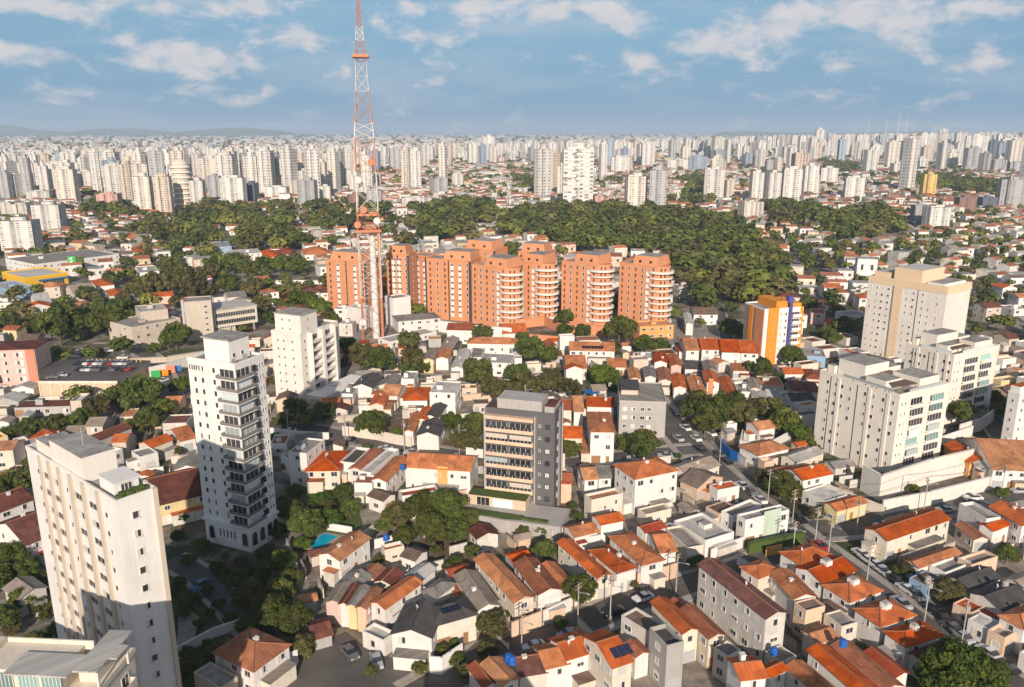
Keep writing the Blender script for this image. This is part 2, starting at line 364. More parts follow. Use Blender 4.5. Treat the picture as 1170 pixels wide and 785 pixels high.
L(m4.outputs[2], b.inputs['Base Color']); b.inputs['Roughness'].default_value = .95
MATS['ground'] = m

# ------------------------------------------------------------------ mesh helpers
class MB:
    def __init__(s): s.v = []; s.f = []; s.m = []; s.uv = []
    def poly(s, pts, mat=0, uv=None):
        i = len(s.v); s.v += [tuple(p) for p in pts]; s.f.append(tuple(range(i, i + len(pts)))); s.m.append(mat)
        s.uv += (uv if uv else [(p[0] + p[1], p[2]) for p in pts])
    def box(s, x0, x1, y0, y1, z0, z1, mat=0, bottom=True, top=None):
        tm = mat if top is None else top
        s.poly([(x0, y0, z0), (x1, y0, z0), (x1, y0, z1), (x0, y0, z1)], mat)
        s.poly([(x1, y1, z0), (x0, y1, z0), (x0, y1, z1), (x1, y1, z1)], mat)
        s.poly([(x0, y1, z0), (x0, y0, z0), (x0, y0, z1), (x0, y1, z1)], mat)
        s.poly([(x1, y0, z0), (x1, y1, z0), (x1, y1, z1), (x1, y0, z1)], mat)
        s.poly([(x0, y0, z1), (x1, y0, z1), (x1, y1, z1), (x0, y1, z1)], tm)
        if bottom: s.poly([(x0, y1, z0), (x1, y1, z0), (x1, y0, z0), (x0, y0, z0)], mat)
    def prism(s, pts, z0, z1, mat=0, top=None):
        n = len(pts); acc = 0
        for i in range(n):
            a, b = pts[i], pts[(i + 1) % n]; l = hypot(b[0] - a[0], b[1] - a[1])
            s.poly([(a[0], a[1], z0), (b[0], b[1], z0), (b[0], b[1], z1), (a[0], a[1], z1)], mat, [(acc, z0), (acc + l, z0), (acc + l, z1), (acc, z1)]); acc += l
        s.poly([(p[0], p[1], z1) for p in pts], mat if top is None else top)
        s.poly([(p[0], p[1], z0) for p in reversed(pts)], mat)
    def bar(s, a, b, r, mat=0, n=4, r2=None):
        a = np.array(a, float); b = np.array(b, float); d = b - a; l = np.linalg.norm(d); d /= l
        u = np.cross(d, (0, 0, 1.0)); 
        if np.linalg.norm(u) < 1e-3: u = np.array((1.0, 0, 0))
        u /= np.linalg.norm(u); w = np.cross(d, u); r2 = r if r2 is None else r2
        A = [a + r * (cos(2 * pi * k / n) * u + sin(2 * pi * k / n) * w) for k in range(n)]
        B = [b + r2 * (cos(2 * pi * k / n) * u + sin(2 * pi * k / n) * w) for k in range(n)]
        for k in range(n): s.poly([A[k], A[(k + 1) % n], B[(k + 1) % n], B[k]], mat)
        s.poly(A[::-1], mat); s.poly(B, mat)
    def cyl(s, x, y, r, z0, z1, mat=0, n=16, r2=None):
        s.bar((x, y, z0), (x, y, z1), r, mat, n, r2)
    def make(s, name, mats):
        me = bpy.data.meshes.new(name)
        me.from_pydata(s.v, [], s.f)
        for k in mats: me.materials.append(MATS[k] if isinstance(k, str) else k)
        if any(s.m): me.polygons.foreach_set('material_index', s.m)
        uvl = me.uv_layers.new(name='uv')
        uvl.data.foreach_set('uv', np.array(s.uv, 'f').ravel())
        me.update()
        return me
def link(name, data, parent=None, loc=(0, 0, 0), rot=0.0):
    o = bpy.data.objects.new(name, data); o.location = loc; o.rotation_euler = (0, 0, rot)
    if parent: o.parent = parent
    COL.objects.link(o); return o
THINGS = []
def thing(name, label, cat, loc, rot=0.0, group=None, data=None, zc=0.0, fixed=False):
    o = link(name, data, None, (loc[0], loc[1], loc[2] if len(loc) > 2 else 0.0), rot)
    o['label'] = label; o['category'] = cat; o['kind'] = 'thing'
    if group: o['group'] = group
    THINGS.append([o, label, proj(loc[0], loc[1], (loc[2] if len(loc) > 2 else 0) + zc), fixed])
    return o
def struct(name, me, loc=(0, 0, 0)):
    o = link(name, me, None, loc); o['kind'] = 'structure'; return o
LM = []
def landmark(phrase, px, py): LM.append((phrase, px, py))

# occupancy grid (2 m cells)
OX0, OY0, OC = -900, 60, 2.0
OCC = np.zeros((900, 900), bool)
def occ_cells(x, y, ang, w, d, pad=0.0):
    n1 = max(2, int((w + 2 * pad) / 1.5) + 1); n2 = max(2, int((d + 2 * pad) / 1.5) + 1)
    U, V = np.meshgrid(np.linspace(-pad, w + pad, n1), np.linspace(-pad, d + pad, n2))
    X = x + U * cos(ang) - V * sin(ang); Y = y + U * sin(ang) + V * cos(ang)
    i = ((X - OX0) / OC).astype(int); j = ((Y - OY0) / OC).astype(int)
    ok = (i >= 0) & (i < 900) & (j >= 0) & (j < 900)
    return i[ok], j[ok]
def mark(x, y, ang, w, d, pad=0.0):
    i, j = occ_cells(x, y, ang, w, d, pad); OCC[i, j] = True
def free(x, y, ang, w, d, pad=0.0):
    i, j = occ_cells(x, y, ang, w, d, pad); return len(i) > 0 and not OCC[i, j].any()
def in_poly(x, y, poly):
    c = False; n = len(poly)
    for k in range(n):
        x1, y1 = poly[k]; x2, y2 = poly[(k + 1) % n]
        if (y1 > y) != (y2 > y) and x < (x2 - x1) * (y - y1) / (y2 - y1) + x1: c = not c
    return c

# window, door and balcony prototypes (face -y, centred on x, z from 0)
PROTO = {}
def win_mesh(w, h, style='dark', frame='frame', depth=.07):
    key = ('w', round(w, 1), round(h, 1), style, frame)
    if key in PROTO: return PROTO[key]
    w, h = key[1], key[2]; mb = MB(); fw = min(.09, w * .12)
    mb.box(-w / 2 - .03, -w / 2 + fw, -depth, 0, 0, h, 0, False); mb.box(w / 2 - fw, w / 2 + .03, -depth, 0, 0, h, 0, False)
    mb.box(-w / 2 + fw, w / 2 - fw, -depth, 0, h - fw, h + .03, 0); mb.box(-w / 2 - .08, w / 2 + .08, -depth - .1, 0, -.1, 0, 0)
    g = {'dark': 1, 'blind': 1, 'half': 1, 'shut': 2}[style]
    mb.box(-w / 2 + fw, w / 2 - fw, -.02, 0, 0, h - fw, g, False)
    if style == 'half': mb.box(-w / 2 + fw + .01, -.03, -.045, -.021, 0.02, h - fw - .02, 2, False)
    if style == 'blind': mb.box(-w / 2 + fw + .01, w / 2 - fw - .01, -.045, -.021, h * .5, h - fw - .02, 2, False)
    if w > 1.0: mb.box(-.035, .035, -.06, -.046, 0, h - fw, 0, False)
    PROTO[key] = mb.make('window', [frame, 'glass', 'shutter']); return PROTO[key]
def panel_mesh(name, w, h, mats, depth=.08, slats=0):
    key = (name, round(w, 1), round(h, 1), tuple(mats))
    if key in PROTO: return PROTO[key]
    w, h = key[1], key[2]; mb = MB()
    mb.box(-w / 2, w / 2, -depth, 0, 0, h, 0)
    for k in range(slats):
        z = h * (k + .5) / slats; mb.box(-w / 2 + .05, w / 2 - .05, -depth - .03, -depth, z - .04, z + .04, 0)
    PROTO[key] = mb.make(name, mats); return PROTO[key]
def wstyle(): return R.choice(['dark', 'dark', 'dark', 'half', 'blind', 'shut', 'half'])
class Face:
    """a wall plane in a thing's own frame: origin, angle of its run (normal is 90 deg clockwise of the run)"""
    def __init__(s, root, ox, oy, ang, length, z0=0.0): s.r, s.ox, s.oy, s.a, s.l, s.z = root, ox, oy, ang, length, z0
    def put(s, name, me, u, z, out=0.0, label=None, parent=None):
        o = link(name, me, parent or s.r, (s.ox + u * cos(s.a) + out * sin(s.a), s.oy + u * sin(s.a) - out * cos(s.a), s.z + z), s.a)
        if label: o['label'] = label
        return o
def faces(root, w, d, z0=0.0, x0=0.0, y0=0.0):
    """right-hand face (B to C), left-hand face (B to A), then the two far ones"""
    return (Face(root, x0, y0, 0.0, w, z0), Face(root, x0, y0 + d, -pi / 2, d, z0), Face(root, x0 + w, y0, pi / 2, d, z0), Face(root, x0 + w, y0 + d, pi, w, z0))
class WinSet:
    """at most 96 windows of a thing stay parts of their own, the others form one part"""
    def __init__(s, root, cap=96): s.r, s.q, s.cap = root, [], cap
    def add(s, face, me, u, z, out=0.0): s.q.append((face, me, u, z, out))
    def done(s, name='window'):
        q = s.q
        if len(q) > s.cap:
            step = q[:]; keep = set(int(k * len(q) / s.cap) for k in range(s.cap))
            a = [x for i, x in enumerate(step) if i in keep]; b = [x for i, x in enumerate(step) if i not in keep]
        else: a, b = q, []
        for (f, me, u, z, out) in a: f.put(name, me, u, z, out)
        if b:
            V = []; Fc = []; Mi = []; mats = []; uv = []
            for (f, me, u, z, out) in b:
                ca, sa = cos(f.a), sin(f.a); lx = f.ox + u * ca + out * sa; ly = f.oy + u * sa - out * ca; lz = f.z + z; i0 = len(V)
                mp = []
                for mt in me.materials:
                    if mt not in mats: mats.append(mt)
                    mp.append(mats.index(mt))
                for v in me.vertices:
                    x, y, zz = v.co; V.append((lx + x * ca - y * sa, ly + x * sa + y * ca, lz + zz))
                for p_ in me.polygons: Fc.append([i0 + k for k in p_.vertices]); Mi.append(mp[p_.material_index])
            me2 = bpy.data.meshes.new(name + 's'); me2.from_pydata(V, [], Fc)
            for mt in mats: me2.materials.append(mt)
            me2.polygons.foreach_set('material_index', Mi); me2.update()
            o = link(name + '_rows', me2, s.r); o['kind'] = 'stuff'
# ------------------------------------------------------------------ houses
def slope_slab(mb, p0, p1, p2, p3, th=.13, mat=0):
    """p0-p1 eave, p2-p3 ridge"""
    le = hypot(p1[0] - p0[0], p1[1] - p0[1]); lr = hypot(p2[0] - p3[0], p2[1] - p3[1])
    ls = math.dist(((p0[0] + p1[0]) / 2, (p0[1] + p1[1]) / 2, p0[2]), ((p2[0] + p3[0]) / 2, (p2[1] + p3[1]) / 2, p2[2]))
    o = R.random() * 40
    off = (le - lr) / 2
    pts = [p0, p1, p2, p3]; uv = [(o, 0), (o + le, 0), (o + off + lr, ls), (o + off, ls)]
    if lr < .02: pts = [p0, p1, p2]; uv = [(o, 0), (o + le, 0), (o + le / 2, ls)]
    mb.poly(pts, mat, uv)
    lo = [(p[0], p[1], p[2] - th) for p in pts]
    mb.poly(lo[::-1], mat, [(o, 0)] * len(lo))
    n = len(pts)
    for k in range(n):
        a, b = pts[k], pts[(k + 1) % n]; c, d = lo[(k + 1) % n], lo[k]
        mb.poly([d, c, b, a], mat, [(o, 0), (o + 1, 0), (o + 1, .1), (o, .1)])
def build_house(x, y, ang, w, d, h, roof, wall, kind, label, cat='house', group='houses of the neighbourhood', name='house', detail=2, pitch=.36, extras=(), fixed=False, roofs=None):
    root = thing(name, label, cat, (x, y, 0), ang, group, zc=h, fixed=fixed)
    wm = 'wall_' + wall; rm = 'roof_' + roof
    mb = MB(); rb = MB(); cap = MB(); o = .35 if detail else .25
    flat = kind == 'f'
    if flat:
        t_ = .18; ph = h + R.choice([.0, .25, .5])
        mb.poly([(0, 0, 0), (w, 0, 0), (w, 0, ph), (0, 0, ph)]); mb.poly([(0, d, 0), (0, 0, 0), (0, 0, ph), (0, d, ph)])
        mb.poly([(w, 0, 0), (w, d, 0), (w, d, ph), (w, 0, ph)]); mb.poly([(w, d, 0), (0, d, 0), (0, d, ph), (w, d, ph)])
        for (a, b) in (((t_, t_), (w - t_, t_)), ((w - t_, t_), (w - t_, d - t_)), ((w - t_, d - t_), (t_, d - t_)), ((t_, d - t_), (t_, t_))):
            mb.poly([(b[0], b[1], h - .45), (a[0], a[1], h - .45), (a[0], a[1], ph), (b[0], b[1], ph)])
        for q in (((0, 0), (w, 0), (w - t_, t_), (t_, t_)), ((w, 0), (w, d), (w - t_, d - t_), (w - t_, t_)), ((w, d), (0, d), (t_, d - t_), (w - t_, d - t_)), ((0, d), (0, 0), (t_, t_), (t_, d - t_))):
            mb.poly([(p[0], p[1], ph) for p in q])
        a = .10 * min(w, 6) if roof not in ('slab',) else .0
        z0, z1 = h - .42, h - .42 + a * .5
        rb.poly([(t_, t_, z0), (w - t_, t_, z0), (w - t_, d - t_, z1), (t_, d - t_, z1)], 0, [(0, 0), (w, 0), (w, d), (0, d)])
        rise = 0
    else:
        hz = h
        if kind == 'gC': run = d / 2
        elif kind == 'gA': run = w / 2
        else: run = min(w, d) / 2
        rise = run * pitch
        mb.poly([(0, 0, 0), (w, 0, 0), (w, 0, hz)] + ([(w / 2, 0, hz + rise)] if kind == 'gA' else []) + [(0, 0, hz)])
        mb.poly([(w, d, 0), (0, d, 0), (0, d, hz)] + ([(w / 2, d, hz + rise)] if kind == 'gA' else []) + [(w, d, hz)])
        mb.poly([(0, d, 0), (0, 0, 0), (0, 0, hz)] + ([(0, d / 2, hz + rise)] if kind == 'gC' else []) + [(0, d, hz)])
        mb.poly([(w, 0, 0), (w, d, 0), (w, d, hz)] + ([(w, d / 2, hz + rise)] if kind == 'gC' else []) + [(w, 0, hz)])
        e = h + .13 - o * pitch; top = h + .13 + rise
        if kind == 'gC':
            slope_slab(rb, (-o, -o, e), (w + o, -o, e), (w + o, d / 2, top), (-o, d / 2, top))
            slope_slab(rb, (w + o, d + o, e), (-o, d + o, e), (-o, d / 2, top), (w + o, d / 2, top))
            cap.bar((-o, d / 2, top + .03), (w + o, d / 2, top + .0), .13, 0, 6)
        elif kind == 'gA':
            slope_slab(rb, (-o, d + o, e), (-o, -o, e), (w / 2, -o, top), (w / 2, d + o, top))
            slope_slab(rb, (w + o, -o, e), (w + o, d + o, e), (w / 2, d + o, top), (w / 2, -o, top))
            cap.bar((w / 2, -o, top + .03), (w / 2, d + o, top + .0), .13, 0, 6)
        else:
            if w >= d: r0, r1 = (d / 2, d / 2), (w - d / 2, d / 2)
            else: r0, r1 = (w / 2, w / 2), (w / 2, d - w / 2)
            if w >= d:
                r1 = (max(r1[0], r0[0] + .05), r1[1])
                slope_slab(rb, (-o, -o, e), (w + o, -o, e), (*r1, top), (*r0, top)); slope_slab(rb, (w + o, d + o, e), (-o, d + o, e), (*r0, top), (*r1, top))
                slope_slab(rb, (-o, d + o, e), (-o, -o, e), (*r0, top), (*r0, top)); slope_slab(rb, (w + o, -o, e), (w + o, d + o, e), (*r1, top), (*r1, top))
            else:
                slope_slab(rb, (-o, d + o, e), (-o, -o, e), (*r0, top), (*r1, top)); slope_slab(rb, (w + o, -o, e), (w + o, d + o, e), (*r1, top), (*r0, top))
                slope_slab(rb, (-o, -o, e), (w + o, -o, e), (*r0, top), (*r0, top)); slope_slab(rb, (w + o, d + o, e), (-o, d + o, e), (*r1, top), (*r1, top))
            for c_, r_ in (((-o, -o), r0), ((w + o, -o), r1 if w >= d else r0), ((w + o, d + o), r1), ((-o, d + o), r0 if w >= d else r1)):
                cap.bar((*c_, e + .02), (*r_, top + .0), .11, 0, 5)
            if math.dist(r0, r1) > .3: cap.bar((*r0, top + .03), (*r1, top + .03), .15, 0, 6)
    wo_ = link('wall', mb.make('wall', [wm]), root)
    ro = link('roof', rb.make('roof', [rm]), root)
    if cap.v and detail > 1: link('ridge_cap', cap.make('ridge_cap', ['ridge' if roof in ('orange', 'redbrown', 'maroon') else rm]), ro)
    if detail:
        F = faces(root, w, d); nf = max(1, round(h / 3.0)); fh = h / nf
        for fi, f in enumerate(F[:2] if detail < 3 else F[:3]):
            if 'blank' + str(fi) in extras: continue
            n = int(f.l / (2.7 if detail > 1 else 3.6))
            party = f.l > 11 and R.random() < .4 and fi == 1
            for fl in range(nf):
                for k in range(n):
                    u = f.l * (k + .5) / n
                    if fl == 0 and detail > 1 and fi == 0:
                        if k == 0 and 'shop' not in extras: f.put('garage_door', panel_mesh('garage_door', min(2.4, f.l / n - .3), 2.2, [R.choice(['metal', 'shutter', 'wood', 'shutter'])], .07, 5), u, .02); continue
                        if k == 1: f.put('door', panel_mesh('door', .9, 2.1, ['wood']), u, .02); continue
                    if R.random() < (.55 if party else .16): continue
                    ww = R.choice([1.0, 1.3, 1.6] if detail > 1 else [1.2, 1.6]); hh = R.choice([1.0, 1.2])
                    f.put('window', win_mesh(min(ww, f.l / n - .4), min(hh, fh - 1.4), wstyle()), u, fl * fh + min(1.1, fh * .38))
    if detail > 1 and name == 'house' and min(w, d) > 4:
        # low additions against the walls: canopies, laundries, garages
        for side in (0, 1):
            if R.random() > .62: continue
            L_ = (w, d)[side]; l_ = R.uniform(.35, .8) * L_; u0 = R.uniform(0, L_ - l_); dp = R.uniform(1.3, 2.4); hh = R.choice([2.5, 2.7, 3.0])
            if h < 3.6: hh = 2.3
            q = MB(); rr_q = MB()
            if side == 0: bx_q = (u0, u0 + l_, -dp, -.004)
            else: bx_q = (-dp, -.004, u0, u0 + l_)
            q.box(*bx_q, 0, hh); rr_q.box(bx_q[0] - (.15 if side == 0 else .15), bx_q[1] + (.15 if side == 0 else -.0), bx_q[2] - .15, bx_q[3] + (.0 if side == 0 else .15), hh + .004, hh + .12)
            an_ = link('annex', q.make('annex', [R.choice([wm, wm, 'wall_stained', 'wall_peach', 'wall_cream'])]), root)
            link('roof', rr_q.make('annex_roof', ['roof_' + R.choice(['slab', 'slab', 'redbrown', 'orange', 'grey', 'light', 'brown', 'tan'])]), an_)
        if not flat and R.random() < .5:
            dm = MB(); ux, uy = w * R.uniform(.25, .75), d * R.uniform(.3, .7); zz = h + rise * .6
            dm.bar((ux, uy, zz - .3), (ux, uy, zz + .9), .04, 0, 5); dm.bar((ux, uy, zz + .95), (ux + .1, uy - .12, zz + 1.0), .35, 1, 12, .30)
            link('satellite_dish', dm.make('satellite_dish', ['metal', 'frame']), root)
        if not flat and R.random() < .45:
            pm = MB(); ux, uy = w * R.uniform(.2, .7), d * R.uniform(.3, .6); pm.box(ux, ux + .7, uy, uy + .6, h + .05, h + rise + .35); pm.box(ux - .08, ux + .78, uy - .08, uy + .68, h + rise + .351, h + rise + .42)
            link('vent_stack', pm.make('vent_stack', [wm]), root)
    if flat and detail and min(w, d) > 4 and R.random() < .7:
        pm = MB(); ux, uy = w * R.uniform(.15, .6), d * R.uniform(.3, .6); pm.box(ux, ux + min(2.2, w * .3), uy, uy + min(1.8, d * .3), h - .3, h + R.uniform(.6, 1.5), 0, top=1)
        link('roof_box', pm.make('roof_box', [wm, 'roof_slab']), root)
    if 'cupola' in extras:
        cb = MB(); s_ = min(w, d) * .13; zc = h + rise * .72
        cb.box(w / 2 - s_, w / 2 + s_, d / 2 - s_, d / 2 + s_, zc, h + rise + .75, 0); cb.box(w / 2 - s_ * .7, w / 2 + s_ * .7, d / 2 - s_ * .7, d / 2 + s_ * .7, h + rise + .751, h + rise + 1.1, 1)
        link('roof_box', cb.make('roof_box', ['wall_white', 'roof_slab']), root)
    if 'solar' in extras:
        cb = MB()
        for k in range(3 if w < 9 else 7 if w > 14 else 4):
            x0_ = w * .28 + k * 1.15
            pz = lambda yy: h + .35 + (yy * pitch if not flat and kind == 'gC' else (0.35 * yy if flat else .3 + rise * .5))
            cb.poly([(x0_, .8, pz(.8)), (x0_ + 1.05, .8, pz(.8)), (x0_ + 1.05, 2.4, pz(2.4)), (x0_, 2.4, pz(2.4))]); cb.poly([(x0_, 2.4, pz(2.4) - .08), (x0_ + 1.05, 2.4, pz(2.4) - .08), (x0_ + 1.05, .8, pz(.8) - .08), (x0_, .8, pz(.8) - .08)])
        link('solar_panel', cb.make('solar_panel', ['panel_blue']), root)
    if 'chimney' in extras:
        cb = MB(); cb.box(w * .3, w * .3 + .7, d * .6, d * .6 + .7, h, h + rise + .9); cb.box(w * .3 - .1, w * .3 + .8, d * .6 - .1, d * .6 + .8, h + rise + .901, h + rise + 1.05)
        link('chimney', cb.make('chimney', ['wall_white']), root)
    if 'balcony' in extras:
        cb = MB(); cb.box(.3, w - .3, -1.2, -.01, h / 2 - .15, h / 2); cb.box(.3, w - .3, -1.2, -1.1, h / 2, h / 2 + .9); link('balcony', cb.make('balcony', [wm]), root)
    return root
RW = dict(orange='orange', redbrown='red-brown', maroon='maroon', grey='grey', dark='dark', light='pale', tan='tan', brown='brown', slab='concrete')
KW = dict(gA='gable', gC='gable', h='hipped', f='flat')
FL = {1: 'one-storey', 2: 'two-storey', 3: 'three-storey', 4: 'four-storey'}
def auto_label(wall, roof, kind, h):
    return '%s %s house with %s %s roof' % (wall.replace('_', ' '), FL[max(1, min(4, round(h / 3)))], RW[roof], KW[kind])
NH = [0]
def H(A, B, C, h=6, roof='orange', wall='white', kind='gC', label=None, extras=(), **k):
    if 3.6 < h <= 7.5 and B[1] > 395: h *= .86
    x, y, ang, w, d = rect_px(A, B, C, h)
    w = min(w, 60); d = min(d, 60)
    mark(x, y, ang, w, d, .3)
    NH[0] += 1
    det = 2 if y < 300 else 1
    k.setdefault('detail', det)
    return build_house(x, y, ang, w, d, h, roof, wall, kind, label or auto_label(wall, roof, kind, h), extras=extras, **k)

# ------------------------------------------------------------------ trees
def crown_mesh(seed, n_clump, n_leaf, leaf, mat, squash=.8, spread=1.0, core=True, R0=5.0, bare=0.0):
    r = np.random.default_rng(seed)
    # clump centres over an uneven dome
    ph = r.uniform(0, 2 * pi, n_clump); cz = r.uniform(-.55, 1, n_clump); rad = np.cbrt(r.uniform(.25, 1, n_clump))
    s = np.sqrt(1 - cz ** 2 * .999)
    C = np.stack([s * np.cos(ph) * rad, s * np.sin(ph) * rad, cz * rad * squash], 1) * R0 * .74
    lob = 1 + .22 * np.sin(ph * 3 + seed) + .12 * np.sin(ph * 5 + 2 * seed)
    C[:, :2] *= (lob * spread)[:, None]
    cr = R0 * r.uniform(.15, .34, n_clump)
    k = r.integers(0, n_clump, n_leaf)
    d = r.normal(size=(n_leaf, 3)); d /= np.linalg.norm(d, axis=1)[:, None]
    rr = cr[k] * (r.uniform(.55, 1.08, n_leaf))
    p = C[k] + d * rr[:, None] * np.array([1, 1, .8])
    # leaf spray orientation: roughly outwards and up
    nrm = d + r.normal(scale=.5, size=(n_leaf, 3)) + np.array([0, 0, .35]); nrm /= np.linalg.norm(nrm, axis=1)[:, None]
    a = np.cross(nrm, r.normal(size=(n_leaf, 3))); a /= np.linalg.norm(a, axis=1)[:, None]; b = np.cross(nrm, a)
    sz = leaf * r.uniform(.6, 1.4, n_leaf)[:, None]
    c0 = p + a * sz; c1 = p + b * sz * .6; c2 = p - a * sz; c3 = p - b * sz * .6
    V = np.stack([c0, c1, c2, c3], 1).reshape(-1, 3)
    tone = np.clip(r.normal(.5, .16, n_clump)[k] + r.normal(0, .13, n_leaf), 0, 1)
    F = np.arange(n_leaf * 4).reshape(-1, 4)
    me = bpy.data.meshes.new('crown')
    nv = len(V)
    vs_, fs_, tn = [V], [F], [tone]
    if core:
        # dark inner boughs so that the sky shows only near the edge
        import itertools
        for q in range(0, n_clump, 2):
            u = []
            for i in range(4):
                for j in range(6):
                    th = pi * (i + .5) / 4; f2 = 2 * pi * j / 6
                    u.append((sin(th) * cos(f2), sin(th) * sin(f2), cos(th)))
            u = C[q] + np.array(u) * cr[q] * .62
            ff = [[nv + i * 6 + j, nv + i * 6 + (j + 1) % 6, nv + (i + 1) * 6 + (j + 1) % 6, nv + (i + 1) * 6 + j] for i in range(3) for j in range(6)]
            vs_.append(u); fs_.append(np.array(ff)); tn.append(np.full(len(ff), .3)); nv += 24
    V = np.concatenate(vs_); F = np.concatenate(fs_); T = np.concatenate(tn)
    me.vertices.add(len(V)); me.vertices.foreach_set('co', V.astype('f').ravel())
    me.loops.add(F.size); me.loops.foreach_set('vertex_index', F.ravel().astype('i'))
    me.polygons.add(len(F)); me.polygons.foreach_set('loop_start', np.arange(0, F.size, 4, dtype='i')); me.polygons.foreach_set('loop_total', np.full(len(F), 4, 'i'))
    at = me.attributes.new('tone', 'FLOAT', 'FACE'); at.data.foreach_set('value', T.astype('f'))
    me.materials.append(MATS[mat]); me.update(); me.validate()
    return me
def trunk_mesh(seed, Ht, R0=5.0, limbs=6):
    r = random.Random(seed); mb = MB()
    mb.bar((0, 0, 0), (.1, .05, Ht * .55), .34, 0, 7, .22); mb.bar((.1, .05, Ht * .54), (.2, 0, Ht), .22, 0, 6, .08)
    for k in range(limbs):
        a = 2 * pi * k / limbs + r.uniform(-.3, .3); z0 = Ht * r.uniform(.45, .7); q = R0 * r.uniform(.5, .8)
        mb.bar((.1, .05, z0), (q * cos(a), q * sin(a), Ht + R0 * r.uniform(-.1, .3)), .15, 0, 5, .05)
    return mb.make('trunk', ['trunk'])
CR = {}
def crowns():
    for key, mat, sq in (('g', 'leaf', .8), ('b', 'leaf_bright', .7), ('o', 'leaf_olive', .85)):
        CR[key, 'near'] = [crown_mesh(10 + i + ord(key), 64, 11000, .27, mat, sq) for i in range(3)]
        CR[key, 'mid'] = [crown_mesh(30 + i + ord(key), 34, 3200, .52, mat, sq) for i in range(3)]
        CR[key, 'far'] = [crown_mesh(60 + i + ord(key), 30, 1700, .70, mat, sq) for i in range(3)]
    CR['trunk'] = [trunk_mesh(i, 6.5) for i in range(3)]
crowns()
TL = dict(g='dense dark green', b='bright yellow-green', o='brownish olive')
NT = [0]
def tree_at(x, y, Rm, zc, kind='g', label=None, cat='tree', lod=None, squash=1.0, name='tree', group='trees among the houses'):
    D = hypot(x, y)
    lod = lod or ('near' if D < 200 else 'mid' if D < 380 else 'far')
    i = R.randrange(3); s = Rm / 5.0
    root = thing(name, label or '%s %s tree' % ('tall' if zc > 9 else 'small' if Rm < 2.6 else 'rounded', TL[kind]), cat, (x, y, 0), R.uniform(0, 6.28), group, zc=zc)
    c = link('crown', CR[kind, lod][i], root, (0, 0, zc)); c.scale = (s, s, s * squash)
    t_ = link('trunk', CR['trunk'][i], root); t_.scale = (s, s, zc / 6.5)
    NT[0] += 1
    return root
def T(px, py, rpx, kind='g', zf=1.15, squash=1.0, label=None, lod=None):
    """crown centre and half-width in the photo's pixels"""
    zc = 5.0
    for _ in range(4):
        x, y = P(px, py, zc); f = y * cos(PITCH) + (CAMH - zc) * sin(PITCH); Rm = rpx * f / FPX; zc = max(1.6, Rm * zf)
    i, j = occ_cells(x - Rm * .3, y - Rm * .3, 0, Rm * .6, Rm * .6); OCC[i, j] = True
    return tree_at(x, y, Rm, zc, kind, label, squash=squash, lod=lod)

# ------------------------------------------------------------------ cars
def car_proto():
    body = MB(); prof = [(-2.1, .35), (-2.1, .85), (-1.3, .98), (-.75, 1.02), (1.2, 1.02), (2.0, .92), (2.1, .6), (2.1, .35)]
    def extr(mb, pr, y0, y1, mat=0):
        n = len(pr)
        for k in range(n):
            a, b = pr[k], pr[(k + 1) % n]; mb.poly([(a[0], y0, a[1]), (b[0], y0, b[1]), (b[0], y1, b[1]), (a[0], y1, a[1])][::-1], mat)
        mb.poly([(p[0], y0, p[1]) for p in pr[::-1]], mat); mb.poly([(p[0], y1, p[1]) for p in pr], mat)
    extr(body, prof, -.86, .86)
    cab = MB(); q = [(-.95, 1.0), (-.35, 1.46), (.75, 1.46), (1.5, 1.0)]
    for k in range(3):
        a, b = q[k], q[k + 1]; i0 = .10 if a[1] > 1.2 else 0; i1 = .10 if b[1] > 1.2 else 0
        cab.poly([(a[0], -.78 + i0, a[1]), (b[0], -.78 + i1, b[1]), (b[0], .78 - i1, b[1]), (a[0], .78 - i0, a[1])], 1 if k == 1 else 0)
    cab.poly([(-.95, -.78, 1.0), (1.5, -.78, 1.0), (.75, -.68, 1.46), (-.35, -.68, 1.46)], 0); cab.poly([(1.5, .78, 1.0), (-.95, .78, 1.0), (-.35, .68, 1.46), (.75, .68, 1.46)], 0)
    wh = MB(); wh.bar((0, -.09, 0), (0, .09, 0), .32, 0, 12); wh.bar((0, -.1, 0), (0, .1, 0), .17, 1, 8)
    li = MB(); li.box(-.03, .03, -.15, .15, -.07, .07)
    return body, cab, wh.make('wheel', ['rubber', 'metal']), li.make('headlight', ['paint_white'])
CARB, CARC, CARW, CARL = car_proto()
CARM = {}
def car(px, py, ang, colr, where):
    cols = dict(white=(.75, .75, .74), silver=(.42, .43, .45), black=(.02, .02, .022), red=(.38, .03, .03), grey=(.14, .145, .15), blue=(.04, .08, .2))
    if colr not in CARM:
        m, t, b = nodes_of('car_' + colr); b.inputs['Base Color'].default_value = rgb(cols[colr]); b.inputs['Roughness'].default_value = .28; b.inputs['Coat Weight'].default_value = .4
        MATS['car_' + colr] = m
        CARM[colr] = (CARB.make('body', ['car_' + colr]), CARC.make('cabin', ['glass', 'car_' + colr]))
    z = where[1] if isinstance(where, tuple) else 0.11; where = where[0] if isinstance(where, tuple) else where
    x, y = P(px, py, z + .7)
    r = thing('parked_car', '%s car %s' % (colr, where), 'car', (x, y, z), ang, 'cars parked in the streets and car parks')
    link('body', CARM[colr][0], r); link('cabin', CARM[colr][1], r)
    if y < 260:
        for a in (-1.35, 1.3):
            for b in (-.8, .8): link('wheel', CARW, r, (a, b, .32))
        for b in (-.6, .6): link('headlight', CARL, r, (-2.11, b, .72))

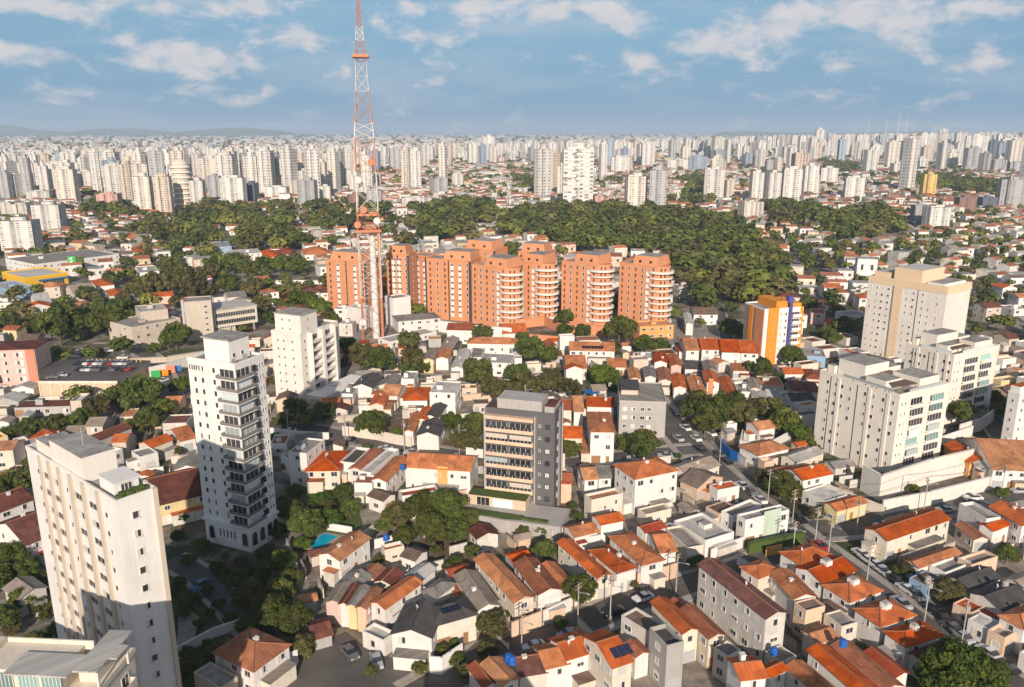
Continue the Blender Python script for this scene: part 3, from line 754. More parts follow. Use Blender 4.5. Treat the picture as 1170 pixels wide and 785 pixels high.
# ------------------------------------------------------------------ poles, walls, tanks, sheets
def pole_mesh():
    mb = MB(); mb.bar((0, 0, 0), (0, 0, 8.6), .13, 0, 8, .09); return mb.make('post', ['concrete'])
POLE = pole_mesh()
_m = MB(); _m.box(-.9, .9, -.06, .06, -.06, .06); 
for _x in (-.8, -.3, .3, .8): _m.cyl(_x, 0, .05, .06, .22, 1, 6)
XARM = _m.make('crossarm', ['wood', 'shutter'])
_m = MB(); _m.bar((0, 0, 0), (0, -1.8, .5), .05, 0, 5); _m.box(-.14, .14, -2.4, -1.75, .42, .54); LAMP = _m.make('lamp_arm', ['metal'])
_m = MB(); _m.cyl(0, 0, .28, -.45, .45, 0, 10); TRAFO = _m.make('transformer', ['metal'])
def pole(px, py, ang=.4, where='beside the street'):
    x, y = P(px, py, 0); r = thing('utility_pole', 'concrete utility pole with crossarms', 'utility pole', (x, y, .1), ang, 'utility poles along the streets', zc=6)
    link('post', POLE, r); link('crossarm', XARM, r, (0, 0, 8.2)); link('crossarm', XARM, r, (0, 0, 7.5)); link('lamp_arm', LAMP, r, (0, 0, 6.8))
    if R.random() < .5: link('transformer', TRAFO, r, (.42, 0, 7.0))
    return (x, y)
def wall_line(pts, h, mat, label, th=.22, name='boundary_wall', z=0.0, cat='wall', px=True, zpx=0.0):
    q = [np.array(P(p[0], p[1], zpx)) for p in pts] if px else [np.array(p) for p in pts]
    o = q[0]; mb = MB()
    for a, b in zip(q[:-1], q[1:]):
        d = b - a; l = np.linalg.norm(d); d = d / l; n = np.array((-d[1], d[0])) * th / 2; e = d * (th / 2 - .003)
        A = a - o - e; B = b - o + e
        mb.prism([tuple(A - n), tuple(B - n), tuple(B + n), tuple(A + n)], 0, h); 
        A = A - d * .0; n2 = n * 1.35
        mb.prism([tuple(A - n2), tuple(B - n2), tuple(B + n2), tuple(A + n2)], h + .002, h + .09)
    r = thing(name, label, cat, (o[0], o[1], z), 0, data=None, zc=h)
    link('coping_and_panel', mb.make('wall', [mat]), r).name = 'panel'
    for (p, q2) in zip(q[:-1], q[1:]):
        l = math.dist(p, q2); n = int(l / 1.5) + 1
        for k in range(n + 1):
            c = p + (q2 - p) * k / max(1, n); i = int((c[0] - OX0) / OC); j = int((c[1] - OY0) / OC)
            if 0 <= i < 900 and 0 <= j < 900: OCC[i, j] = True
    return r
def tank(px, py, z, mat='tank_blue', label='round blue water tank on a roof', r=.62):
    x, y = P(px, py, z); ro = thing('water_tank', label, 'water tank', (x, y, z), 0, 'round water tanks on the roofs')
    mb = MB(); mb.cyl(0, 0, r, 0, 1.0, 0, 14, r * .86); link('tank', mb.make('tank', [mat]), ro)
    mb = MB(); mb.cyl(0, 0, r * .9, 1.0, 1.14, 0, 14, r * .8); mb.cyl(0, 0, r * .8, 1.14, 1.25, 0, 14, r * .3); link('lid', mb.make('lid', [mat]), ro)
def sheet(name, polypx, z, mat, kind='structure', px=True, zpx=0.0):
    mb = MB(); pts = [P(p[0], p[1], zpx) for p in polypx] if px else polypx
    ar = sum(pts[i][0] * pts[(i + 1) % len(pts)][1] - pts[(i + 1) % len(pts)][0] * pts[i][1] for i in range(len(pts)))
    if ar < 0: pts = pts[::-1]
    mb.poly([(p[0], p[1], z) for p in pts]); 
    o = link(name, mb.make(name, [mat])); 
    if kind: o['kind'] = kind
    return o
def resample(pts, step=3.0):
    q = [np.array(p, float) for p in pts]; out = [q[0]]
    # Catmull-Rom so that streets bend softly
    n = len(q)
    for i in range(n - 1):
        p0 = q[max(0, i - 1)]; p1 = q[i]; p2 = q[i + 1]; p3 = q[min(n - 1, i + 2)]
        k = max(2, int(np.linalg.norm(p2 - p1) / step))
        for j in range(1, k + 1):
            t_ = j / k
            out.append(.5 * ((2 * p1) + (-p0 + p2) * t_ + (2 * p0 - 5 * p1 + 4 * p2 - p3) * t_ ** 2 + (-p0 + 3 * p1 - 3 * p2 + p3) * t_ ** 3))
    return out
ROADN = [0]
def road(pxs, w, side=1.8, dash=True, name='street'):
    c = resample([P(*p) for p in pxs]); n = len(c); ROADN[0] += 1; dz = .005 * ROADN[0]
    nr = []
    for i in range(n):
        d = c[min(n - 1, i + 1)] - c[max(0, i - 1)]; d /= np.linalg.norm(d); nr.append(np.array((-d[1], d[0])))
    def strip(nm, o0, o1, z, mat, zb=None):
        mb = MB()
        for i in range(n - 1):
            a0 = c[i] + nr[i] * o0; a1 = c[i] + nr[i] * o1; b0 = c[i + 1] + nr[i + 1] * o0; b1 = c[i + 1] + nr[i + 1] * o1
            mb.poly([(*a0, z), (*b0, z), (*b1, z), (*a1, z)][::-1] if o1 < o0 else [(*a0, z), (*b0, z), (*b1, z), (*a1, z)][::1])
            if zb is not None:
                mb.poly([(*a0, zb), (*b0, zb), (*b0, z), (*a0, z)]); mb.poly([(*a1, z), (*b1, z), (*b1, zb), (*a1, zb)])
        o = link(nm, mb.make(nm, [mat])); o['kind'] = 'structure'
    strip(name, -w / 2, w / 2, .10 + dz, 'asphalt')
    if side:
        strip('pavement', -w / 2 - side, -w / 2 - .01, .19 + dz, 'pavement', 0.0); strip('pavement', w / 2 + .01, w / 2 + side, .19 + dz, 'pavement', 0.0)
    for i in range(n):
        for o_ in np.linspace(-w / 2 - side, w / 2 + side, 9):
            p = c[i] + nr[i] * o_; a = int((p[0] - OX0) / OC); b = int((p[1] - OY0) / OC)
            if 0 <= a < 900 and 0 <= b < 900: OCC[a, b] = True
    return c
# ------------------------------------------------------------------ ground, hills, streets
mb = MB(); mb.poly([(-14500, -1500, 0), (14500, -1500, 0), (14500, 19000, 0), (-14500, 19000, 0)]); struct('ground', mb.make('ground', ['ground']))
def hills(px0, px1, D, tops, col):
    mb = MB(); n = len(tops)
    X = [(px0 + (px1 - px0) * k / (n - 1) - 585) / FPX * D for k in range(n)]
    for k in range(n - 1):
        z0 = max(1, CAMH + (150 - tops[k]) / FPX * D); z1 = max(1, CAMH + (150 - tops[k + 1]) / FPX * D)
        mb.poly([(X[k], D - 900, 0), (X[k + 1], D - 900, 0), (X[k + 1], D, z1), (X[k], D, z0)]); mb.poly([(X[k], D, z0), (X[k + 1], D, z1), (X[k + 1], D + 1500, 0), (X[k], D + 1500, 0)])
    struct('hills', mb.make('hills', ['lawn']))
rr_ = random.Random(3)
hills(-160, 330, 14000, [152 - 8 * abs(sin(k * .37)) * (1 if k < 14 else .55) - rr_.uniform(0, 1.5) for k in range(34)], None)
hills(820, 1350, 15000, [153.2 - 2.2 * abs(sin(k * .29 + 1)) - rr_.uniform(0, 1.5) for k in range(34)], None)

road([(742, 455), (766, 484), (790, 512), (831, 552), (882, 593), (942, 638), (1012, 690), (1080, 738), (1180, 805)], 8.5)
road([(775, 670), (714, 690), (684, 704), (640, 722), (585, 742), (540, 760), (470, 800)], 6.5)
road([(912, 606), (985, 600), (1050, 583), (1100, 574), (1180, 558), (1260, 540)], 8)
road([(918, 618), (880, 636), (840, 652), (800, 664), (775, 671)], 6, side=1.2)
road([(290, 484), (325, 488), (360, 491), (420, 505), (460, 512), (510, 518), (552, 524)], 6)
road([(646, 530), (700, 523), (745, 518), (796, 514)], 6)
road([(590, 449), (640, 449), (662, 450)], 6, side=1.0)
road([(795, 672), (820, 700), (850, 730), (870, 748)], 5, side=0)
road([(820, 350), (835, 400), (850, 428)], 5, side=1)
road([(100, 395), (150, 398), (180, 418), (195, 460)], 6)
road([(-20, 300), (60, 322), (120, 330), (150, 345)], 8)
road([(-10, 520), (20, 512), (40, 500), (70, 488)], 6)
road([(195, 640), (230, 660), (262, 690), (300, 730)], 5, side=1)
road([(470, 431), (520, 432), (560, 440)], 5, side=1)
road([(1125, 470), (1160, 520), (1190, 560)], 6, side=1)
sheet('paved_square', [(318, 800), (332, 770), (362, 738), (395, 722), (420, 742), (470, 762), (520, 775), (500, 800)], .105, 'asphalt')
sheet('apartment_garden', [(190, 640), (240, 640), (300, 668), (262, 712), (222, 780), (190, 790)], .03, 'lawn')
sheet('garden_path', [(205, 690), (228, 705), (214, 760), (206, 780), (200, 780), (203, 720)], .06, 'pavement')
sheet('garden_path', [(228, 660), (262, 682), (258, 690), (222, 668)], .06, 'pavement')
sheet('hillside_lawn', [(325, 555), (402, 560), (415, 600), (398, 612), (330, 600)], .03, 'lawn')
sheet('bare_earth', [(303, 326), (372, 326), (380, 345), (330, 350), (306, 345)], .05, 'roof_orange')
landmark('the tall cream slab tower', 105, 640); landmark('the white balcony tower', 268, 510); landmark('the stepped cream tower', 345, 420); landmark('the dark grey balcony block', 600, 520)
landmark('the plain grey concrete block', 732, 465); landmark('the red and white mast', 418, 330); landmark('the swimming pool', 368, 620); landmark('the bright round corner tree', 1095, 765)
landmark('the roof-terrace apartment block', 1005, 475); landmark('the peach-topped tower', 1038, 355); landmark('the orange-striped tower', 890, 380); landmark('the beige college', 215, 370)
landmark('the rooftop car park', 110, 418); landmark('the maroon-roofed tenement', 850, 690); landmark('the green hedge wall', 885, 622); landmark('the long white compound wall', 545, 378)
landmark('the long gabled cream house', 1030, 605); landmark('the tall dark street tree', 663, 672); landmark('the hipped house with white garden wall', 287, 745); landmark('the dark slate-roofed house', 490, 705)
landmark('the white three-storey gabled block', 735, 550); landmark('the lattice-faced white tower', 660, 205); landmark('the ringed round tower', 211, 212); landmark('the yellow shop', 30, 315)
landmark('the wooded park', 810, 300); landmark('the twin grey and white towers', 740, 220); landmark('the yellow tower', 1062, 212); landmark('the white twin-slab block', 1065, 248)
landmark('the rightmost brick tower', 740, 330); landmark('the blue flat-roofed house', 246, 283); landmark('the long beige row of towers', 885, 212); landmark('the orange brick tower row', 520, 320)
landmark('the two-storey orange-roofed terrace', 820, 400); landmark('the white arched building', 567, 412); landmark('the street of grey sheds', 1120, 670)

# ------------------------------------------------------------------ large towers
def mesh_child(root, name, mb, mats, loc=(0, 0, 0), label=None):
    o = link(name, mb.make(name, mats), root, loc)
    if label: o['label'] = label
    return o
def shell(root, w, d, h, mat, parapet=.9, roofmat='roof_slab', z0=0):
    mb = MB(); t_ = .2
    mb.box(0, w, 0, d, z0, h, 0)
    mesh_child(root, 'wall', mb, [mat])
    mb = MB()
    mb.box(-.06, w + .06, -.06, t_, h + .004, h + parapet); mb.box(-.06, w + .06, d - t_, d + .06, h + .004, h + parapet); mb.box(-.06, t_, t_ + .002, d - t_ - .002, h + .004, h + parapet); mb.box(w - t_, w + .06, t_ + .002, d - t_ - .002, h + .004, h + parapet)
    mesh_child(root, 'parapet', mb, [mat])
    mb = MB(); mb.box(t_ + .01, w - t_ - .01, t_ + .01, d - t_ - .01, h + .004, h + .1); mesh_child(root, 'roof', mb, [roofmat])
def hboxes(root, name, boxes, mats):
    for b in boxes:
        mb = MB(); mb.box(*b[:6], b[6] if len(b) > 6 else 0, top=b[7] if len(b) > 7 else None); mesh_child(root, name, mb, mats)
def balcony_mesh(w, dep, railmat, slabmat='tower_white', glassy=None, rail=1.0):
    key = ('bal', round(w, 2), dep, railmat, slabmat, glassy)
    if key in PROTO: return PROTO[key]
    mb = MB(); mb.box(-w / 2, w / 2, -dep, -.003, 0, .18, 0)
    mb.box(-w / 2, w / 2, -dep - .04, -dep + .06, .181, .18 + rail, 1); mb.box(-w / 2, -w / 2 + .08, -dep + .061, -.003, .181, .18 + rail, 1); mb.box(w / 2 - .08, w / 2, -dep + .061, -.003, .181, .18 + rail, 1)
    PROTO[key] = mb.make('balcony', [slabmat, railmat]); return PROTO[key]
def glass_panel(w, h, mat='glass', mull=3):
    key = ('gp', round(w, 2), round(h, 2), mat, mull)
    if key in PROTO: return PROTO[key]
    mb = MB(); mb.box(-w / 2, w / 2, -.05, -.003, 0, h, 0)
    for k in range(mull + 1):
        x = -w / 2 + w * k / mull; mb.box(x - .04, x + .04, -.1, -.051, 0, h, 1)
    PROTO[key] = mb.make('glazing', [mat, 'frame']); return PROTO[key]

# tall cream slab tower with beige pilasters, left edge
x, y, a, w, d = rect_px((30, 514), (133, 578), (177, 561), 40); h = 40
mark(x, y, a, w, d, 1)
t1 = thing('apartment_tower', 'tall cream slab tower with beige vertical pilasters at the left edge', 'apartment tower', (x, y, 0), a, fixed=True)
shell(t1, w, d, h, 'tower_white', .7)
F = faces(t1, w, d); ws = WinSet(t1)
mb = MB()
for f0, f1 in ((.165, .195), (.275, .31), (.39, .425), (.52, .56), (.655, .695), (.81, .845)):
    mb.box(-.28, -.003, d * (1 - f1), d * (1 - f0), 0, h + .5)
mb.box(w - .55, w + .05, -.28, -.003, 0, h + .7); mesh_child(t1, 'pilasters', mb, ['pilaster'], label='beige full-height pilasters')
fl = 2.62
for k in range(15):
    z = h - 2.6 - k * fl
    for fr, ww in ((.13, .8), (.235, 1.9), (.35, 2.4), (.475, .6), (.61, 2.6), (.755, 2.4), (.885, .8)): ws.add(F[1], win_mesh(ww, .95 if ww > .9 else .7, R.choice(['dark', 'dark', 'dark', 'half']), 'tower_cream', .03), d * fr, z)
    ws.add(F[0], win_mesh(.95, 1.0, R.choice(['half', 'half', 'dark']), 'tower_cream'), w * .42, z + .1)
ws.done()
hboxes(t1, 'penthouse', [(.3, w - .4, d * .34, d * .70, h + .1, h + 3.6, 0, 1), (.5, w - .7, d * .72, d * .9, h + .1, h + 2.3, 0, 1)], ['tower_cream', 'roof_slab'])
hboxes(t1, 'pavilion', [(1.0, w - 1.0, 2.4, 6.6, h + .1, h + 1.8, 0)], ['tower_white']); hboxes(t1, 'pavilion_roof', [(.9, w - .7, 2.1, 6.9, h + 1.81, h + 1.95, 0)], ['tower_white'])
for q in range(9):
    b_ = MB(); b_.cyl(w * (.15 + .08 * q), .7 + .12 * (q % 3), .3, h + .1, h + 1.0 + .2 * (q % 2), 0, 6, .5); mesh_child(t1, 'potted_plant', b_, ['lawn'])
Fp = faces(t1, w, d, h + .1, 1.0, 2.4); Fp[0].put('window', glass_panel(1.4, 1.2, 'glass', 3), 1.5, .2)
mb = MB()
for k in range(5): mb.bar((.6, d - 2.6 + k * .5, h + .1), (.6, d - 2.6 + k * .5, h + 1.6), .05, 0); mb.bar((2.4, d - 2.6 + k * .5, h + .1), (2.4, d - 2.6 + k * .5, h + 1.6), .05, 0); mb.bar((.6, d - 2.6 + k * .5, h + 1.6), (2.4, d - 2.6 + k * .5, h + 1.6), .05, 0)
mesh_child(t1, 'roof_equipment', mb, ['metal'])
mb = MB(); mb.bar((2.5, d * .5, h + 3.6), (2.5, d * .5, h + 6.2), .05); mb.bar((2.0, d * .5, h + 5.6), (3.0, d * .5, h + 5.6), .03); mesh_child(t1, 'antenna', mb, ['metal'])

# the block at the bottom left corner, cut by the frame
x, y = P(108, 768, 33); a = radians(86)
bl = thing('apartment_block', 'cream block with green-glazed penthouse in the bottom left corner', 'apartment block', (x, y, 0), a, fixed=True)
# local frame: x runs away from the camera, y to the left; the body is an L with the right wing reaching further back
mb = MB(); mb.prism([(0, 0), (6.8, 0), (6.8, 2.6), (4.2, 2.6), (4.2, 19), (-1.2, 19), (-1.2, 3.4), (0, 3.4)], 0, 30.4); mb.box(-1.2, 4.2, 19.01, 36, 0, 25.0); mesh_child(bl, 'wall', mb, ['wall_cream'])
mb = MB(); mb.box(-.2, 6.9, -.2, 2.7, 30.41, 31.0); mb.box(-1.3, -1.0, 3.3, 19, 30.41, 31.2); mesh_child(bl, 'parapet', mb, ['wall_cream'])
hboxes(bl, 'penthouse', [(1.0, 6.0, .5, 2.4, 31.01, 32.9), (-.1, 4.1, 3.6, 12.0, 30.42, 32.9), (2.2, 4.1, 12.01, 19, 30.42, 33.6)], ['wall_cream'])
hboxes(bl, 'penthouse_roof', [(-.2, 6.6, -.3, 2.2, 33.0, 33.18), (2.0, 4.2, -1.2, -.31, 33.0, 33.18), (-1.1, 2.4, 2.21, 8.8, 33.0, 33.18)], ['roof_light'])
hboxes(bl, 'terrace_wall', [(4.21, 4.4, 2.6, 19, 28.1, 33.4)], ['wall_cream'])
hboxes(bl, 'column', [(.1, .3, -.2, .0, 31.01, 32.99), (4.0, 4.2, -1.1, -.9, 31.01, 32.99)], ['wall_cream'])
Fp = faces(bl, 4, 8, 30.6, -.12, 3.6)
for u in (7.0, 4.6, 2.0): Fp[1].put('glazing', glass_panel(2.0, 1.9, 'glass_green', 5), u, .05)
F = faces(bl, 6.8, 36, 0, -1.2, 0)
Fr = faces(bl, 6.8, 30)
hboxes(bl, 'roof_equipment', [(4.8, 5.6, 8, 9.5, 30.41, 31.4), (4.7, 5.8, 13, 15, 30.41, 31.6)], ['metal'])
mb = MB(); mb.box(4.41, 8.5, 6, 19, 0, 28.0, 0, top=1); mb.box(4.41, 8.5, 19.01, 36, 0, 24.0, 0, top=1); mesh_child(bl, 'rear_wing', mb, ['wall_cream', 'roof_slab'])
for k in range(9):
    z = 30.4 - 2.7 - k * 2.9
    for u in (31.6, 27.5, 22): F[1].put('window', win_mesh(1.5, 1.3, wstyle()), u, z)
    Fr[0].put('window', win_mesh(1.4, 1.2, 'dark'), 1.6, z); Fr[0].put('balcony', balcony_mesh(1.8, .7, 'wall_cream'), 4.6, z - .6); Fr[0].put('window', win_mesh(1.4, 1.4, 'dark'), 4.6, z)

# white balcony tower
x, y, a, w, d = rect_px((214, 411), (268, 419), (302, 407), 40.5); h = 40.5; mark(x, y, a, w, d, 1)
t2 = thing('apartment_tower', 'slender white tower with dark wraparound corner balconies and arched base', 'apartment tower', (x, y, 0), a, fixed=True)
shell(t2, w, d, h, 'tower_white', .6); F = faces(t2, w, d); ws = WinSet(t2)
mb = MB(); mb.box(-.45, w + .3, -.45, d + .3, 5.3, 5.75); mesh_child(t2, 'cornice', mb, ['tower_white'])
nfl = 14; fl = (h - 6.4) / nfl
bw, bd = w * .50, d * .34
for k in range(nfl):
    z = 6.0 + k * fl
    for fr in (.14, .30, .55): ws.add(F[1], win_mesh(.85, 1.05, R.choice(['dark', 'dark', 'dark', 'half']), 'tower_white', .03), d * fr, z + .9)
    ws.add(F[0], win_mesh(1.0, 1.0, 'dark', 'dark_metal_and_shade', .5), w * .60, z + .8)
    for fr in (.82, .92): ws.add(F[0], win_mesh(.4, .95, 'dark', 'tower_white', .05), w * fr, z + .9)
    F[0].put('balcony_door', glass_panel(bw * .86, 1.75, R.choice(['glass', 'glass_pale', 'glass_pale']), 3), bw * .5, z + .2); F[1].put('balcony_door', glass_panel(bd * .86, 1.75, R.choice(['glass', 'glass_pale', 'glass']), 3), d - bd * .5, z + .2)
    b_ = MB(); dp = 1.0
    b_.box(-dp, bw, -dp, -.003, z, z + .2, 0); b_.box(-dp, -.003, -.002, bd, z, z + .2, 0)
    b_.box(-dp - .05, bw, -dp - .05, -dp + .05, z + .26, z + .85, 1); b_.box(-dp - .05, -dp + .05, -dp + .051, bd, z + .26, z + .85, 1); b_.box(bw - .06, bw, -dp + .051, -.003, z + .2, z + .85, 1); b_.box(-dp + .051, -.003, bd - .06, bd, z + .2, z + .85, 1)
    mesh_child(t2, 'balcony', b_, ['tower_white', 'balcony_rail'])
    hboxes(t2, 'corner_post', [(-.5, -.25, -.5, -.25, z + .201, z + fl - .003)], ['tower_white'])
ws.done()
def arch_mesh(w_, h_):
    mb = MB(); pts = [(-w_ / 2, 0)] + [(-w_ / 2 * cos(pi * k / 10), h_ - w_ / 2 + w_ / 2 * sin(pi * k / 10)) for k in range(11)] + [(w_ / 2, 0)]
    mb.poly([(p[0], -.03, p[1]) for p in pts][::-1], 0)
    for k in range(len(pts) - 1):
        a_, b_ = pts[k], pts[k + 1]; mb.poly([(a_[0], -.16, a_[1]), (b_[0], -.16, b_[1]), (b_[0] * 1.14, -.16, b_[1] * 1.05), (a_[0] * 1.14, -.16, a_[1] * 1.05)], 1); mb.poly([(a_[0], -.03, a_[1]), (b_[0], -.03, b_[1]), (b_[0], -.16, b_[1]), (a_[0], -.16, a_[1])], 1)
    return mb.make('arch', ['glass', 'tower_white'])
AR = arch_mesh(1.5, 3.0)
for u in (.14, .42, .7, .92): F[0].put('arch', AR, w * u, 1.2)
for u in (.15, .88): F[1].put('arch', AR, d * u, 1.2)
for u in (.34, .42, .5, .58, .66): F[1].put('window', win_mesh(.5, 1.8, 'dark', 'tower_white'), d * u, 2.2)
hboxes(t2, 'penthouse', [(1.6, w - 1.0, 2.6, d - 3.2, h + .1, h + 4.6, 0), (1.2, w - .8, 2.2, d - 2.8, h + 4.61, h + 4.9, 1)], ['tower_white', 'roof_slab'])
Fp = faces(t2, w - 2.6, d - 5.8, h + .1, 1.6, 2.6); Fp[0].put('window', win_mesh(.8, .8, 'dark'), 1.2, .9); Fp[0].put('window', win_mesh(.8, .8, 'dark'), 3.6, .9)
hboxes(t2, 'terrace_screen', [(.4, 1.4, 1.0, 1.1, h + .1, h + 1.2), (3.2, 4.6, .8, .9, h + .1, h + 1.5), (w - .8, w - .6, 3, 6, h + .1, h + 1.2)], ['concrete'])
for u in (.12, .17, .22, .27, .32): F[1].put('window', win_mesh(.4, 1.1, 'dark', 'tower_white', .03), d * (u - .08), h - 1.9)

# stepped cream tower
x, y, a, w, d = rect_px((309, 380), (343, 384), (386, 369), 22); h = 22; mark(x, y, a, w, d, 1)
t3 = thing('apartment_tower', 'stepped cream tower with stacked balcony bays and square penthouse', 'apartment tower', (x, y, 0), a, fixed=True)
shell(t3, w, d, h, 'tower_cream', .8); F = faces(t3, w, d); ws = WinSet(t3); fl = 2.75
for k in range(7):
    z = h - 2.6 - k * fl
    for fr in (.22, .42, .72): ws.add(F[1], win_mesh(.7, .7, 'dark', 'tower_cream'), d * fr, z)
    ws.add(F[0], win_mesh(.9, .9, 'dark', 'tower_cream'), w * .10, z); 
    for fr in (.32, .66):
        F[0].put('balcony_door', glass_panel(w * .2, 1.5, 'glass', 3), w * fr, z + .2); F[0].put('balcony', balcony_mesh(w * .24, 1.5, 'tower_cream', 'tower_cream', rail=.9), w * fr, z - .8)
ws.done()
hboxes(t3, 'bay_fin', [(w * .19 - .25, w * .19, -1.9, -.01, 2.5, h + .4), (w * .45, w * .52, -1.9, -.01, 2.5, h + .4), (w * .79, w * .79 + .4, -1.9, -.01, 2.5, h + .4)], ['tower_cream'])
hboxes(t3, 'penthouse', [(1.5, w * .5, .8, d - .6, h + .1, h + 6.2, 0), (1.2, w * .5 + .3, .5, d - .3, h + 6.21, h + 6.5, 1)], ['tower_cream', 'roof_slab'])
Fp = faces(t3, w * .5 - 1.5, d - 1.4, h + .1, 1.5, .8)
for z in (1, 4): Fp[0].put('window', win_mesh(.7, .7, 'dark'), 3.5, z); Fp[1].put('window', win_mesh(.7, .7, 'dark'), 3, z); Fp[1].put('window', win_mesh(.7, .7, 'dark'), 6, z)
mb = MB(); mb.box(-1.5, w + 3, -9, -2, 0, 3.2); mesh_child(t3, 'podium', mb, ['tower_white'])

# dark grey balcony block with peach bands
x, y, a, w, d = rect_px((554.5, 471), (634, 479), (642, 469), 23.4); h = 23.4; mark(x, y, a, w, d, 3)
w = max(w, 7.5)
g1 = thing('apartment_block', 'dark grey eight-storey block with peach-banded glazed balconies', 'apartment block', (x, y, 0), a, fixed=True)
shell(g1, w, d, h, 'wall_dark_grey', 1.3, 'roof_maroon'); F = faces(g1, w, d); fl = 2.9
hboxes(g1, 'side_wall', [(-1.3, -.01, d - .35, d, 0, h + 1.2), (-1.3, -.01, d * .255, d * .255 + .3, 0, h + .5), (w - .003 - .35, w + .1, -.25, -.01, 0, h + 1.3), (w * .55, w * .75, -.12, -.005, 0, h + 1.3)], ['concrete'])
for k in range(8):
    z = h - 1.0 - k * fl
    if z < .5: break
    u0 = d * .36; L_ = d * .70
    F[1].put('balcony_band', panel_mesh('balcony_band', L_, .8, ['wall_peach'], 1.35), u0 + .05, z)
    if k < 7:
        for uu, ww in ((u0 - L_ * .26, L_ * .44), (u0 + L_ * .24, L_ * .44)):
            sty = R.choice(['pilaster', 'glass', 'glass', 'glass', 'glass_pale']); F[1].put('glazing', glass_panel(ww, 1.6, sty, 4), uu, z - 2.2, .9)
        F[1].put('railing', glass_panel(L_ * .96, .75, 'glass', 12), u0, z - 2.3, 1.15)
        F[1].put('window', win_mesh(1.1, 1.1, R.choice(['shut', 'dark', 'dark']), 'dark_metal_and_shade'), d * .90, z - 1.6); F[1].put('window', win_mesh(.5, .5, 'dark'), d * .79, z - 1.2)
        F[0].put('window', win_mesh(.9, 1.0, 'dark'), w * .4, z - 1.6)
hboxes(g1, 'penthouse', [(.8, w - .6, d * .20, d * .84, h + .1, h + 3.4, 0, 1)], ['concrete', 'concrete']); hboxes(g1, 'stair_head', [(1.5, w - .3, .5, d * .17, h + .1, h + 2.2, 0, 1)], ['concrete', 'roof_maroon'])
# its podium
ca, sa = cos(a), sin(a)
pd = thing('podium', 'pale grey curved retaining podium with lawn under the dark grey block', 'podium', (x, y, 0), a, fixed=True)
mb = MB(); pts = [(-8.5, d + 3.0), (-10.5, d - 1), (-11.0, d * .5), (-10.5, -4), (-1, -4), (w + 1, -4), (w + 1, -.6), (-1.6, -.6), (-1.6, d + 3)]
mb.prism(pts[:4] + [(-1.6, -4), (-1.6, d + 3)], 0, 3.0); mesh_child(pd, 'retaining_wall', mb, ['concrete'])
mb = MB(); mb.prism([(-8.2, d + 2.6), (-10.0, d - 1), (-10.4, d * .5), (-9.9, d * .3), (-7.6, d * .3), (-7.2, d + 2.6)], 3.004, 3.06); mesh_child(pd, 'lawn', mb, ['lawn'])
mb = MB(); mb.box(-5.4, -1.62, d * .32, d + 2.5, 3.004, 5.3, 0, top=1); mesh_child(pd, 'lower_storey', mb, ['wall_peach', 'lawn'])
Fp = faces(pd, 4, d * .68 + 2.5, 3.0, -5.4, d * .32)
Fp[1].put('glazing', glass_panel(4.6, 1.9, 'glass_pale', 5), 8.2, .1); Fp[1].put('glazing', glass_panel(3.0, 1.9, 'glass', 3), 3.6, .1)
mb = MB(); mb.box(-9.9, -9.0, -1, d * .28, 3.0, 3.5); mesh_child(pd, 'planter', mb, ['lawn'])
i, j = occ_cells(x - 0, y, a, w, d, 11); 
mark(x - 11 * ca, y - 11 * sa, a, 11, d + 3)

# plain grey concrete block
x, y, a, w, d = rect_px((706, 437), (708, 459), (759, 452), 10.5); h = 10.5; mark(x, y, a, w, d, 1)
g2 = thing('apartment_block', 'plain grey rendered four-storey block with small scattered windows', 'apartment block', (x, y, 0), a, fixed=True)
shell(g2, w, d, h, 'wall_grey', .4, 'roof_grey'); g2.children[0].data.materials[0] = MATS['wall_beige']; F = faces(g2, w, d)
for k in range(3):
    z = h - 2.5 - k * 2.6
    for fr in (.12, .30, .50, .64): F[0].put('window', win_mesh(1.1 if k != 1 else 1.4, 1.0, R.choice(['shut', 'half', 'dark'])), w * fr, z)
    for fr in (.2, .5, .8): F[1].put('window', win_mesh(.9, 1, 'dark'), d * fr, z)
hboxes(g2, 'roof_room', [(.6, w * .42, d * .35, d * .8, h + .1, h + 1.8, 0), (.4, w * .45, d * .3, d * .85, h + 1.81, h + 2.0, 1)], ['wall_beige', 'roof_dark'])

